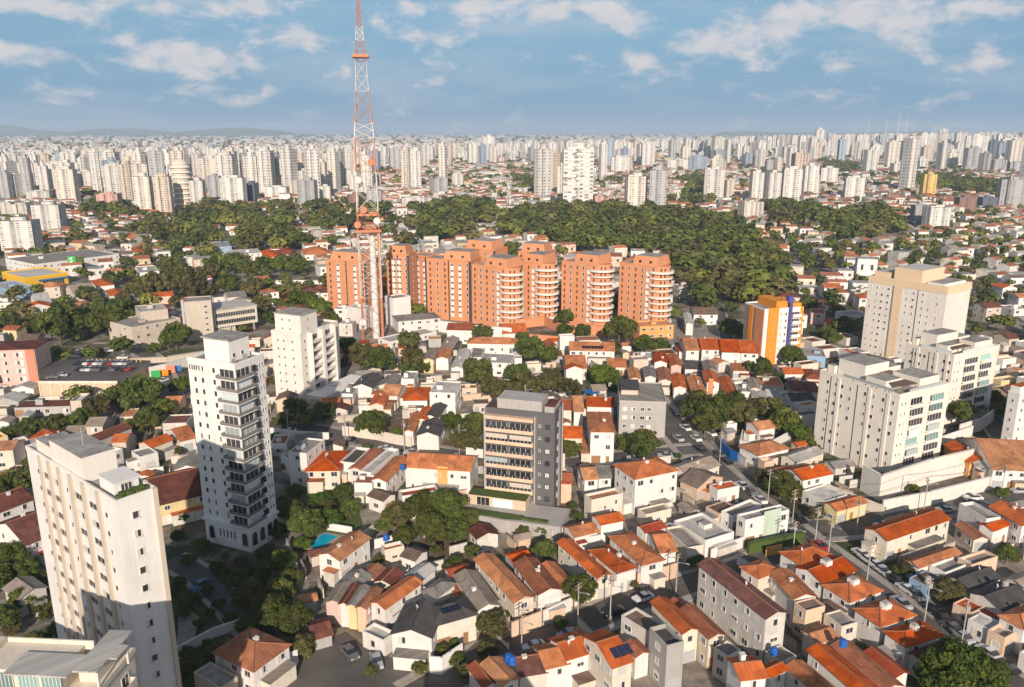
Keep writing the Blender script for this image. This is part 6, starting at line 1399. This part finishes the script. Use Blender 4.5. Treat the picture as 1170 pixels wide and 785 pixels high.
# ------------------------------------------------------------------ small outbuildings filling the yards
cnt = 0; tries = 0
near_polys = [[(195, 640), (300, 640), (270, 720), (222, 790), (150, 790)], [(318, 800), (332, 765), (400, 722), (520, 775)], [(325, 550), (405, 555), (410, 612), (325, 612)], [(1000, 530), (1108, 520), (1110, 552), (1002, 572)], [(530, 560), (650, 560), (650, 612), (530, 612)], [(40, 395), (240, 395), (240, 445), (0, 445)], [(303, 322), (380, 322), (380, 348), (303, 348)]]
while cnt < 292 and tries < 16000:
    tries += 1
    px, py = R.uniform(-20, 1190), 395 + 400 * R.random() ** 1.15
    if any(in_poly(px, py, q) for q in near_polys): continue
    if py > 560 and px < 330: continue
    x, y = P(px, py, 0); w_, d_ = (R.uniform(3, 9), R.uniform(3, 8)) if tries < 7000 else (R.uniform(2.2, 5), R.uniform(2.2, 5))
    ang = radians(25 if py > 560 else 20 if px > 800 else 8) + R.choice([0, 0, 0, pi / 2]) * 0 + R.uniform(-.06, .06)
    if px > 985 and py > 560: ang = radians(28)
    if not free(x, y, ang, w_, d_, .1): continue
    mark(x, y, ang, w_, d_, .2); cnt += 1
    h_ = R.choice([2.7, 3.0, 3.4, 5.6]) if w_ * d_ > 20 else R.choice([2.4, 2.8])
    wl_ = R.choice(['white', 'white', 'cream', 'stained', 'peach', 'grey', 'beige']); rf = R.choice(['orange', 'orange', 'orange', 'redbrown', 'redbrown', 'grey', 'brown', 'slab', 'light', 'slab', 'tan', 'tan', 'maroon']); kd = R.choice(['f', 'f', 'gC', 'gA'])
    build_house(x, y, ang, w_, d_, h_, rf, wl_, kd, '%s-walled outbuilding with %s %s roof' % (wl_.replace('_', ' '), RW[rf], 'sloping' if kd != 'f' else 'flat'), 'outbuilding', 'outbuildings in the back yards', 'outbuilding', detail=1 if y < 260 else 0)
# party walls and yard walls, little shrubs
cnt = 0; tries = 0
YW = {}
while cnt < 170 and tries < 6000:
    tries += 1; px, py = R.uniform(-10, 1180), 400 + 390 * R.random() ** 1.1
    if any(in_poly(px, py, q) for q in near_polys) or (py > 560 and px < 330): continue
    x, y = P(px, py, 0); ang = radians(27 if py > 560 else 15) + R.choice([0, pi / 2]); l_ = R.choice([4.0, 6.0, 8.0])
    if not free(x, y - .2, ang, l_, .4, 0): continue
    cnt += 1; mt = R.choice(['wall_white', 'wall_cream', 'wall_stained', 'wall_peach', 'wall_beige'])
    if (l_, mt) not in YW:
        mb = MB(); mb.box(0, l_, 0, .18, 0, 2.1); a_ = mb.make('wall', [mt]); mb = MB(); mb.box(-.05, l_ + .05, -.05, .23, 2.104, 2.2); YW[l_, mt] = (a_, mb.make('coping', ['roof_slab']))
    o = thing('yard_wall', '%s %s yard wall between houses' % ('short' if l_ < 5 else 'long' if l_ > 7 else 'plain', mt[5:]), 'wall', (x, y, 0), ang, 'yard walls between the houses')
    link('panel', YW[l_, mt][0], o); link('coping', YW[l_, mt][1], o)
    i_, j_ = occ_cells(x, y, ang, l_, .3); OCC[i_, j_] = True
cnt = 0; tries = 0
while cnt < 90 and tries < 4000:
    tries += 1; px, py = R.uniform(-10, 1180), R.uniform(400, 790)
    x, y = P(px, py, 0)
    if not free(x - .6, y - .6, 0, 1.2, 1.2, .2): continue
    if any(in_poly(px, py, q) for q in near_polys[1:2]): continue
    mark(x - .6, y - .6, 0, 1.2, 1.2); cnt += 1
    tree_at(x, y, R.uniform(1.0, 2.2), 1.6, R.choice('ggbo'), name='shrub', cat='shrub', group='shrubs in the yards', label='low %s yard shrub' % R.choice(['round', 'leafy', 'bushy']))

# ------------------------------------------------------------------ the city further off
FOREST = [[(560, 262), (600, 246), (700, 243), (800, 252), (850, 262), (890, 320), (892, 352), (780, 356), (772, 300), (700, 292), (640, 290), (600, 272), (560, 276)],
          [(165, 262), (250, 238), (335, 240), (340, 262), (340, 290), (250, 296), (180, 292)], [(330, 250), (400, 232), (440, 236), (440, 258), (400, 268), (350, 272)], [(470, 245), (520, 232), (560, 236), (568, 262), (480, 264)], [(440, 258), (520, 262), (560, 282), (470, 284), (440, 280)],
          [(930, 258), (960, 246), (1020, 248), (1030, 275), (960, 284)], [(870, 240), (930, 236), (940, 258), (880, 262)], [(780, 205), (815, 200), (815, 238), (780, 240)], [(1030, 198), (1170, 215), (1170, 232), (1030, 214)], [(590, 205), (640, 205), (640, 215), (590, 218)],
          [(90, 222), (170, 238), (165, 255), (100, 248)], [(940, 185), (980, 190), (985, 200), (940, 198)]]
TOWERP = [  # x0, x1, ytop, ybase, colour
 (0,13,196,231,'g'),(22,49,185,222,'w'),(64,88,192,233,'c'),(50,77,186,220,'w'),(85,108,195,217,'w'),(111,136,221,245,'r'),(119,144,188,225,'w'),(140,154,186,232,'t'),(154,173,200,246,'c'),(177,196,200,247,'t'),(38,70,233,267,'w'),(1,40,251,292,'w'),(13,33,233,250,'c'),(0,14,231,247,'c'),(218,234,205,244,'w'),(251,281,202,235,'w'),(279,294,208,230,'n'),(237,252,200,231,'g'),
 (222,245,181,199,'c'),(340,362,205,240,'g'),(365,378,212,236,'c'),(399,411,200,222,'w'),(398,411,222,240,'m'),(418,436,217,240,'g'),(516,530,198,214,'w'),(280,293,209,232,'n'),(302,329,213,230,'w'),(457,493,225,242,'w'),(552,565,155,178,'w'),(320,329,181,214,'c'),(641.5,678.5,167,244,'L'),(714,739.5,200,243,'c'),(741,762,192.5,245,'g'),(678,690,223,244,'r'),(690,702,226,244,'r'),(803.6,828,192,231,'w'),
 (828,838,205,229,'t'),(846,872,230,252,'c'),(718,729,159,170,'m'),(734,751,173,184,'o'),(786,809,178,198,'b'),(816,827,171,194,'b'),(628,640,193,205,'b'),(762,791,182,195,'w'),(857,872,196,232,'w'),(875,891,196,232,'w'),(893,916,192,231,'w'),(917,935,188,224,'w'),(936,957,191,213,'w'),(922,936,199,223,'w'),(965.5,988,202,229,'w'),(987,1002,170,198,'w'),(1019,1032,186,201,'w'),(1054,1070,198,226,'y'),(1043,1058,234,258,'g'),(1058,1087,236,264,'w'),
 (1095,1115,225,246,'m'),(1142,1175,204,240,'g'),(1122,1140,225,240,'n'),(1101,1120,168,195,'g'),(1132,1150,182,199,'g'),(1153,1169,185,199,'g'),(1128,1143,160,182,'n'),(1102,1128,154,180,'w'),(1142,1172,158,180,'w'),(1063,1074,143,156,'b'),(1071,1083,147,164,'w'),(894,910,167,189,'w'),(957,965,158,187,'b'),(930,941,147,171,'w'),(1160,1172,174,190,'m'),(1012,1022,168,186,'r'),(1046,1056,152,172,'m')]
TC = dict(w=('white', (.80, .76, .70)), c=('cream', (.80, .73, .63)), g=('grey', (.50, .49, .49)), t=('tan', (.72, .61, .50)), r=('red-banded white', (.72, .42, .36)), n=('dark blue-grey', (.13, .15, .19)), m=('dark red-brown', (.30, .17, .14)), b=('blue-grey', (.38, .45, .54)), o=('orange', (.62, .28, .14)), y=('yellow', (.80, .56, .18)), L=('white', (.74, .71, .66)), p=('pinkish', (.72, .56, .48)))
def tower_proto(v):
    mb = MB(); 
    if v == 0: pts = [(-.5, -.5), (.5, -.5), (.5, .5), (-.5, .5)]
    elif v == 1: pts = [(-.5, -.5), (-.12, -.5), (-.12, -.36), (.12, -.36), (.12, -.5), (.5, -.5), (.5, .5), (-.5, .5)]
    elif v == 2: pts = [(-.5, -.3), (-.3, -.3), (-.3, -.5), (.3, -.5), (.3, -.3), (.5, -.3), (.5, .4), (.3, .4), (.3, .5), (-.3, .5), (-.3, .4), (-.5, .4)]
    else: pts = [(-.36, -.5), (.36, -.5), (.5, -.36), (.5, .36), (.36, .5), (-.36, .5), (-.5, .36), (-.5, -.36)]
    S_, Hh_ = 20.0, 50.0
    mb.prism([(p[0] * S_, p[1] * S_) for p in pts], 0, Hh_, 0, 1)
    mb.prism([(p[0] * S_ * .45 + 1, p[1] * S_ * .4) for p in pts], Hh_ + .01, Hh_ + 4.5, 0, 1)
    if v % 2: mb.box(-8, -4, -3, 2, Hh_ + .01, Hh_ + 2.2, 0, top=1)
    return mb.make('tower', ['far_wall', 'roof_slab'])
TPR = [tower_proto(v) for v in range(4)]
NTW = [0]
def far_tower(x, y, w, d, h, key, rot=None, lab=None, fixed=False):
    o = link('apartment_tower', TPR[R.randrange(4)], None, (x, y, 0), R.choice([.0, .35, -.3, .6]) if rot is None else rot); o.scale = (w / 20, d / 20, h / 52.0)
    nm, c = TC[key]; f = R.uniform(.86, 1.06); o.color = (c[0] * f, c[1] * f, c[2] * f, 1)
    sz = 'slim' if h > w * 2.7 else 'broad' if h < w * 1.5 else 'plain'
    o['label'] = lab or '%s %s distant apartment tower' % (sz, nm); o['category'] = 'apartment tower'; o['group'] = 'apartment towers on the skyline'
    THINGS.append([o, o['label'], proj(x, y, h * .6), fixed]); NTW[0] += 1
    i = int((x - OX0) / OC); j = int((y - OY0) / OC)
    mark(x - w / 2, y - d / 2, 0, w, d, 2)
    return o
for (x0, x1, yt, yb, key) in TOWERP:
    bx2, by2 = P((x0 + x1) / 2, yb, 0); f = by2 * cos(PITCH) + CAMH * sin(PITCH); wd_ = (x1 - x0) * f / FPX
    r_ = ray((x0 + x1) / 2, yt); hh = CAMH + by2 * r_[2] / r_[1]; dd = min(wd_, 18) * .8
    rot = 0.0 if key == 'L' else R.choice([0, .12, -.12, .2])
    o = far_tower(bx2, by2 + dd / 2, wd_ * .92, dd, hh, key, rot, lab='tall white lattice-faced tower rising from the park edge' if key == 'L' else None, fixed=(key == 'L'))
    if key == 'L':
        pm = MB(); pm.box(-.5, .5, -.8, 0, 0, 2.1, 0); pm = pm.make('balcony_panel', ['tower_white']); pg = MB(); pg.box(-.5, .5, -.1, 0, 0, 1.7, 0); pg = pg.make('window', ['balcony_rail'])
        for k in range(24):
            for q_ in range(7):
                u_ = R.random(); zz = 2 + k * hh / 25; xx = -wd_ * .40 + q_ * wd_ * .92 / 7
                if u_ < .52:
                    c_ = link('balcony_panel' if u_ < .4 else 'window', pm if u_ < .4 else pg, o, (xx * 20 / (wd_ * .92), -10.02, zz * 52 / hh)); c_.scale = (wd_ * .12 * 20 / (wd_ * .92), 20 / dd, 52.0 / hh)
# ringed round tower
bx2, by2 = P(211, 242, 0); rt = thing('ringed_tower', 'round cream tower with stacked bulging rings', 'apartment tower', (bx2, by2, 0), 0, zc=30, fixed=True); r_ = ray(211, 182); hh = CAMH + by2 * r_[2] / r_[1]
mb = MB(); mb.cyl(0, 0, 8.5, 0, hh - 3, 0, 20); mesh_child(rt, 'shaft', mb, ['wall_cream'])
for k in range(9):
    z = 3 + k * (hh - 6) / 9; mb = MB(); mb.cyl(0, 0, 10.5, z, z + 2.0, 0, 20, 9.0); mb.cyl(0, 0, 8.9, z + 2.01, z + 3.6, 1, 20); mesh_child(rt, 'ring', mb, ['tower_cream', 'pilaster'])
mb = MB(); mb.cyl(0, 0, 8, hh - 3, hh, 0, 20, 4.0); mesh_child(rt, 'dome', mb, ['wall_cream'])
# tall masts on the right-hand skyline
for (px, yt) in ((990, 128), (1024, 124), (1033, 130), (1010, 135)):
    bx2, by2 = P(px, 166, 0); r_ = ray(px, yt); hh = CAMH + by2 * r_[2] / r_[1]
    o = thing('skyline_mast', 'thin antenna mast on the far right skyline', 'radio mast', (bx2, by2, 0), 0, 'masts on the skyline', zc=hh); mb = MB(); mb.bar((0, 0, 0), (0, 0, hh), 3.0, 0, 4, .8); link('mast', mb.make('mast', ['mast_white']), o)

# mass builders: many small shapes in one object, tinted per face
class Mass:
    def __init__(s): s.V = []; s.F = []; s.C = []; s.U = []; s.M = []; s.n = 0
    def add(s, V, F, C, M=0, U=None):
        s.V.append(np.asarray(V, 'f')); 
        for f in F: s.F.append([i + s.n for i in f])
        s.C += C; s.M += [M] * len(F) if isinstance(M, int) else M
        s.U += U if U else [(0, 0)] * sum(len(f) for f in F); s.n += len(V)
    def make(s, name, mats):
        me = bpy.data.meshes.new(name); me.from_pydata(np.concatenate(s.V).tolist(), [], s.F)
        for m_ in mats: me.materials.append(MATS[m_])
        a = me.attributes.new('tint', 'FLOAT_COLOR', 'FACE'); a.data.foreach_set('color', np.array([(*c, 1) for c in s.C], 'f').ravel())
        me.polygons.foreach_set('material_index', s.M); u = me.uv_layers.new(name='uv'); u.data.foreach_set('uv', np.array(s.U, 'f').ravel()); me.update(); return me
RC = [(.50, .18, .08)] * 4 + [(.36, .13, .075)] * 4 + [(.30, .28, .265), (.46, .44, .42), (.40, .36, .32), (.20, .15, .12)]
RCF = [(.62, .58, .52)] * 4 + [(.46, .42, .38)] * 3 + [(.42, .20, .13)] * 3
WC = [(.80, .77, .72)] * 5 + [(.74, .66, .55)] * 3 + [(.70, .52, .40), (.50, .47, .44), (.68, .56, .34)]
def mass_house(ms_, x, y, a, w, d, h):
    ca, sa = cos(a), sin(a); rise = d * .17 if R.random() < .75 else .1
    L_ = [(0, 0, 0), (w, 0, 0), (w, d, 0), (0, d, 0), (0, 0, h), (w, 0, h), (w, d, h), (0, d, h), (0, d / 2, h + rise), (w, d / 2, h + rise)]
    V = [(x + p[0] * ca - p[1] * sa, y + p[0] * sa + p[1] * ca, p[2]) for p in L_]
    f = R.uniform(.8, 1.1); wc = tuple(c * f for c in R.choice(WC)); g_ = R.uniform(.75, 1.2); rc = tuple(c * g_ for c in (R.choice(RC if y < 1100 or R.random() < .4 else RCF) if rise > .2 else (.40, .38, .35)))
    ms_.add(V, [(0, 1, 5, 4), (2, 3, 7, 6), (3, 0, 4, 8, 7), (1, 2, 6, 9, 5), (4, 5, 9, 8), (6, 7, 8, 9)], [wc] * 4 + [rc] * 2)
    if R.random() < .8:
        n_ = max(1, int(w / 4)); 
        for k in range(n_):
            u = w * (k + .5) / n_; pts = [(u - .7, -.04, h * .5), (u + .7, -.04, h * .5), (u + .7, -.04, h * .75), (u - .7, -.04, h * .75)]
            ms_.add([(x + p[0] * ca - p[1] * sa, y + p[0] * sa + p[1] * ca, p[2]) for p in pts], [(0, 1, 2, 3)], [(.06, .06, .065)])
# tree template used for the uncounted far trees
def tmpl(seed, n, leaf):
    r = np.random.default_rng(seed); c = r.normal(size=(9, 3)); c /= np.linalg.norm(c, axis=1)[:, None]; c *= .55; c[:, 2] = np.abs(c[:, 2]) * .9
    k = r.integers(0, 9, n); dd = r.normal(size=(n, 3)); dd /= np.linalg.norm(dd, axis=1)[:, None]; p = c[k] + dd * .42
    nn = dd + r.normal(scale=.22, size=(n, 3)) + (0, 0, .45); nn /= np.linalg.norm(nn, axis=1)[:, None]; a = np.cross(nn, r.normal(size=(n, 3))); a /= np.linalg.norm(a, axis=1)[:, None]; b = np.cross(nn, a)
    return np.stack([p + a * leaf, p + b * leaf, p - a * leaf, p - b * leaf], 1)
TM = {k: [tmpl(90 + i, n, l) for i in range(4)] for k, n, l in (('a', 230, .15), ('b', 70, .26), ('c', 26, .45))}
tv, tcx = [], []
def mass_tree(x, y, Rr, z, lod):
    t_ = TM[lod][R.randrange(4)]; a = R.uniform(0, 6.28); ca, sa = cos(a), sin(a)
    q_ = t_ * Rr * np.array([1, 1, .85]); X = q_[..., 0] * ca - q_[..., 1] * sa + x; Y = q_[..., 0] * sa + q_[..., 1] * ca + y
    tv.append(np.stack([X, Y, q_[..., 2] + z], -1).reshape(-1, 3)); b = R.uniform(.65, 1.25); base = np.array(R.choice([(.15, .19, .036), (.18, .21, .040), (.25, .25, .050), (.19, .175, .055), (.12, .15, .036), (.20, .225, .042)])) * b
    tcx.append(base * NR.uniform(.6, 1.35, (len(t_), 1)))
MIXED = [[(195, 288), (330, 292), (372, 330), (345, 350), (290, 352), (235, 345), (150, 345), (150, 318)], [(0, 342), (150, 345), (142, 395), (60, 395), (0, 385)], [(560, 356), (800, 352), (800, 396), (720, 398), (560, 390)], [(860, 262), (940, 300), (940, 350), (870, 350), (890, 320)], [(1085, 330), (1180, 330), (1180, 430), (1140, 440), (1090, 380)], [(380, 388), (480, 395), (480, 425), (380, 425)]]
def zone(px, py):
    for q in FOREST:
        if in_poly(px, py, q): return 'F'
    for q in MIXED:
        if in_poly(px, py, q): return 'M'
    return None
hm = Mass(); tm_ = Mass(); far = []
ntree_ind, nhouse_ind = NT[0], NH[0]
cand = []
# grid of lots out to 2.6 km, then coarser
y = 215.0
while y < 2700:
    st = 13.0 if y < 900 else 16.0 if y < 1500 else 22.0
    half = y * .75 + 60; x = -half
    while x < half:
        X = x + R.uniform(-2, 2); Y = y + R.uniform(-2, 2)
        px, py = proj(X, Y, 0)
        x += st
        if -60 < px < 1230 and py < 480: cand.append((X, Y, px, py, st))
    y += st
def blockang(X, Y):
    r = random.Random(int(X // 110) * 7919 + int(Y // 90) * 104729); return r.choice([.1, .35, -.25, .5, .2, -.1])
def noise2(X, Y, s):
    return sin(X / s + 1.3) * cos(Y / s * 1.1 + .4) + .6 * sin(X / s * 2.3 + Y / s * 1.7) + .4 * cos(Y / s * 3.1 - X / s * 1.9)
for (X, Y, px, py, st) in cand:
    z = zone(px, py); fr = lambda w, d, a: (abs(X) > 890 or Y > 1850 or free(X, Y, a, w, d, .2))
    nn = noise2(X, Y, 70)
    if z == 'F':
        if not fr(2, 2, 0): continue
        Rr = R.uniform(6.5, 11.5) if py > 240 else R.uniform(6, 9); zz = Rr * .55 + R.uniform(0, 3.5)
        if R.random() < .25: continue
        if R.random() < .04: continue
        if px < 575 and R.random() < (.30 if noise2(X, Y, 40) < .3 else .55):
            if fr(7, 7, .2): mass_house(hm, X, Y, .2, R.uniform(8, 12), R.uniform(7, 10), R.choice([3.5, 6]))
            continue
        if NT[0] < 296 and py > 262 and R.random() < .8: tree_at(X, Y, Rr, zz, R.choice('gbbbbo'), group='trees of the wooded park', squash=.85, cat='tree'); 
        else: mass_tree(X, Y, Rr * 1.05, zz, 'a' if Y < 1000 else 'b')
        continue
    if z == 'M' and R.random() < .72:
        if fr(2, 2, 0):
            Rr = R.uniform(3.2, 6.0)
            if NT[0] < 300 and Y < 480: tree_at(X, Y, Rr, Rr * .85, R.choice('ggobg'))
            else: mass_tree(X, Y, Rr, Rr * .8, 'a')
        continue
    if z == 'M' and py > 352 and px > 560 and px < 800: continue
    dens_t = .30 + .16 * (nn > .3) + (.20 if (px > 860 and py > 245) else 0) + (.15 if px < 200 and py > 245 else 0)
    if Y > 1500: dens_t = .30 + .2 * (nn > .5)
    if px > 800 and 240 < py < 345: dens_t += .14
    if R.random() < dens_t:
        if not fr(3, 3, 0): continue
        Rr = R.uniform(3.0, 6.4) * (1 if Y < 1200 else 1.3)
        if NT[0] < 300 and Y < 330 and R.random() < .7: tree_at(X, Y, Rr * .8, Rr * .75, R.choice('ggbo'))
        else: mass_tree(X, Y, Rr, Rr * .7, 'a' if Y < 600 else 'b' if Y < 1300 else 'c')
        if R.random() < .5: continue
    a = blockang(X, Y); w, d = R.uniform(7, st - 1.5), R.uniform(7, st - 3)
    if not fr(w, d, a): 
        w, d = 6, 6
        if not fr(w, d, a): continue
    if abs(X) < 880 and Y < 1840: mark(X, Y, a, w, d)
    h = R.choice([3.2, 5.6, 6, 6.2, 6.5]) if R.random() < .975 else R.uniform(8, 13)
    if NH[0] < 300 and Y < 420:
        NH[0] += 1; wl_ = R.choice(['white', 'white', 'white', 'cream', 'cream', 'peach', 'beige', 'stained', 'yellow']); rf = R.choice(['orange'] * 5 + ['redbrown'] * 3 + ['maroon', 'grey', 'light', 'tan', 'slab', 'slab']); kd = 'f' if rf in ('slab', 'light') else R.choice(['gC', 'gA', 'h'])
        build_house(X, Y, a, w, d, min(h, 9), rf, wl_, kd, auto_label(wl_, rf, kd, min(h, 9)), detail=1)
    else: mass_house(hm, X, Y, a, w, d, h)
    if Y > 850 and R.random() < .10: far.append((X, Y))
# far city floor: low blocks
for _ in range(5200):
    py = 155.2 + 22 * R.random() ** 1.3; px = R.uniform(-80, 1250); X, Y = P(px, py, 0)
    s = 1 + (Y - 2000) / 6000
    if Y > 2000: 
        if R.random() < .25: mass_tree(X, Y, 11 * s, 7 * s, 'c')
        else: mass_house(hm, X, Y, R.uniform(-.4, .5), R.uniform(16, 40) * s, R.uniform(10, 22) * s, R.uniform(6, 15))
o = link('distant_houses', hm.make('distant_houses', ['tint'])); o['kind'] = 'stuff'; o['label'] = 'carpet of low white houses with clay roofs stretching to the horizon'; o['category'] = 'houses'
# towers: dense belt, taller and closer on the left, and the far skyline
def belt(px, py):
    """chance of a tower standing at this spot of the picture"""
    if py > 236: return 0
    if py > 200: return .55 if px < 425 else .05
    if py > 184: return .75 if px < 430 else (.22 if px < 640 else .14 if px < 850 else .34)
    if py > 172: return .85 if px < 560 else .6
    return .9
tw = []
tries = 0
while len(tw) < 4600 and tries < 90000:
    tries += 1
    py = 155.2 + 77 * R.random() ** 2.3; px = R.uniform(-60, 1230)
    X0, Y0 = P(px, py, 0); cl = .5 + .5 * sin(X0 / 210 + 1.7 * sin(Y0 / 390)) * cos(Y0 / 260 + X0 / 500)
    if R.random() > belt(px, py) * (.30 + .9 * cl) or zone(px, py): continue
    if any(x0 - 3 < px < x1 + 3 and abs(py - yb) < 5 for (x0, x1, yt, yb, k_) in TOWERP): continue
    X, Y = P(px, py, 0); w = R.choice([R.uniform(9, 14), R.uniform(13, 20), R.uniform(15, 22), R.uniform(20, 34)]) * (1 + max(0, Y - 3000) / 9000); d = R.uniform(13, 20)
    if abs(X) < 880 and Y < 1840:
        if not free(X - w / 2, Y - d / 2, 0, w, d, -4): 
            if R.random() < .6: continue
    cap = 150 if px < 430 else 147
    h = R.uniform(14, 66) if R.random() < .86 else R.uniform(60, 84)
    if px > 700 and py < 180: h *= 1.12 + .25 * (px > 860)
    yl = float(np.interp(px, [0, 100, 430, 600, 860, 1170], [173, 169, 165, 161, 155, 150])) + R.uniform(0, 9) * R.random()
    h = max(R.uniform(9, 24), min(h, CAMH - (yl - 150) / FPX * Y * 1.03))
    tw.append((Y, X, w, d, min(h, 100)))
tw.sort()
keys = 'wwwwwwwwwwwwcccccccggtpbwwww'
nind = 300 - NTW[0] - 22
for (Y, X, w, d, h) in tw[:max(0, nind)]: far_tower(X, Y, w, d, h, R.choice(keys))
tm = Mass()
for (Y, X, w, d, h) in tw[max(0, nind):]:
    a = R.choice([0, .3, -.3, .6, .15]); ca, sa = cos(a), sin(a); c = TC[R.choice(keys)][1]; f = R.uniform(.85, 1.05); c = tuple(q * f for q in c)
    def bx3(x0, x1, y0, y1, z0, z1, M=0):
        V = [(X + p[0] * ca - p[1] * sa, Y + p[0] * sa + p[1] * ca, p[2]) for p in ((x0, y0, z0), (x1, y0, z0), (x1, y1, z0), (x0, y1, z0), (x0, y0, z1), (x1, y0, z1), (x1, y1, z1), (x0, y1, z1))]
        W_, D_, H_ = x1 - x0, y1 - y0, z1 - z0
        U = []
        for l_ in (W_, D_, W_, D_): U += [(0, 0), (l_, 0), (l_, H_), (0, H_)]
        U += [(0, 0)] * 4
        tm.add(V, [(0, 1, 5, 4), (1, 2, 6, 5), (2, 3, 7, 6), (3, 0, 4, 7), (4, 5, 6, 7)], [c] * 4 + [(.38, .36, .34)], 0, U)
    bx3(-w / 2, w / 2, -d / 2, d / 2, 0, h); bx3(-w * .2, w * .25, -d * .25, d * .2, h, h + 4)
o = link('distant_towers', tm.make('distant_towers', ['far_wall_mass'])); o['kind'] = 'stuff'; o['label'] = 'countless pale apartment towers filling the far skyline'; o['category'] = 'apartment towers'
V = np.concatenate(tv); Cc = np.concatenate(tcx); nF = len(V) // 4
me = bpy.data.meshes.new('distant_trees'); me.vertices.add(len(V)); me.vertices.foreach_set('co', V.astype('f').ravel()); me.loops.add(nF * 4); me.loops.foreach_set('vertex_index', np.arange(nF * 4, dtype='i'))
me.polygons.add(nF); me.polygons.foreach_set('loop_start', np.arange(0, nF * 4, 4, dtype='i')); me.polygons.foreach_set('loop_total', np.full(nF, 4, 'i'))
at = me.attributes.new('tint', 'FLOAT_COLOR', 'FACE'); at.data.foreach_set('color', np.concatenate([Cc, np.ones((nF, 1))], 1).astype('f').ravel()); me.materials.append(MATS['tint_leaf']); me.update()
o = link('distant_trees', me); o['kind'] = 'stuff'; o['label'] = 'uncountable trees among the far houses and in the park'; o['category'] = 'trees'
print('counts', NH[0], NT[0], NTW[0], len(THINGS), 'mass quads', nF, len(hm.F), len(tm.F), 'towers', len(tw))

# ------------------------------------------------------------------ haze
mb = MB(); mb.box(-14600, 14600, -1600, 19100, -1.0, 240.0)
m = bpy.data.materials.new('haze_air'); m.use_nodes = True; t = m.node_tree; t.nodes.clear()
pv = t.nodes.new('ShaderNodeVolumePrincipled'); pv.inputs['Color'].default_value = (.66, .82, 1.0, 1); pv.inputs['Density'].default_value = 9.5e-5; pv.inputs['Anisotropy'].default_value = 0.0
ou = t.nodes.new('ShaderNodeOutputMaterial'); t.links.new(pv.outputs[0], ou.inputs['Volume']); MATS['haze_air'] = m
me = mb.make('haze', ['haze_air']); o = link('haze', me); o['kind'] = 'stuff'

# ------------------------------------------------------------------ labels: each one singled out by the nearest landmark
ORD = ['', 'second', 'third', 'fourth', 'fifth', 'sixth', 'seventh', 'eighth', 'ninth', 'tenth', 'eleventh', 'twelfth']
from collections import defaultdict
by = defaultdict(list)
for tnode in THINGS: by[tnode[1]].append(tnode)
used = {}
for base, lst in by.items():
    if len(lst) == 1: lst[0][0]['label'] = base; continue
    grp = defaultdict(list)
    for tnode in lst:
        px, py = tnode[2]
        best = min(LM, key=lambda q: hypot(q[1] - px, (q[2] - py) * 1.6))
        dx, dy = px - best[1], py - best[2]
        if abs(dx) < 4 and abs(dy) < 4: rel = 'beside'
        elif abs(dx) > abs(dy) * 1.6: rel = 'right of' if dx > 0 else 'left of'
        else: rel = 'in front of' if dy > 0 else 'behind'
        grp[(best[0], rel)].append((hypot(dx, dy), tnode))
    for (ph, rel), l2 in grp.items():
        l2.sort(key=lambda q: q[0])
        for k, (_, tnode) in enumerate(l2):
            n_ = ORD[k] if k < 12 else '%dth' % (k + 1)
            for form in ('%s, %s nearest %s %s', '%s, %s %s %s'):
                lab_ = ('%s %s %s' % (base, rel, ph)) if k == 0 else form % (base, n_, rel, ph)
                if len(lab_.split()) <= 16: break
            if len(lab_.split()) > 16: lab_ = lab_.replace(' the ', ' ')
            tnode[0]['label'] = lab_
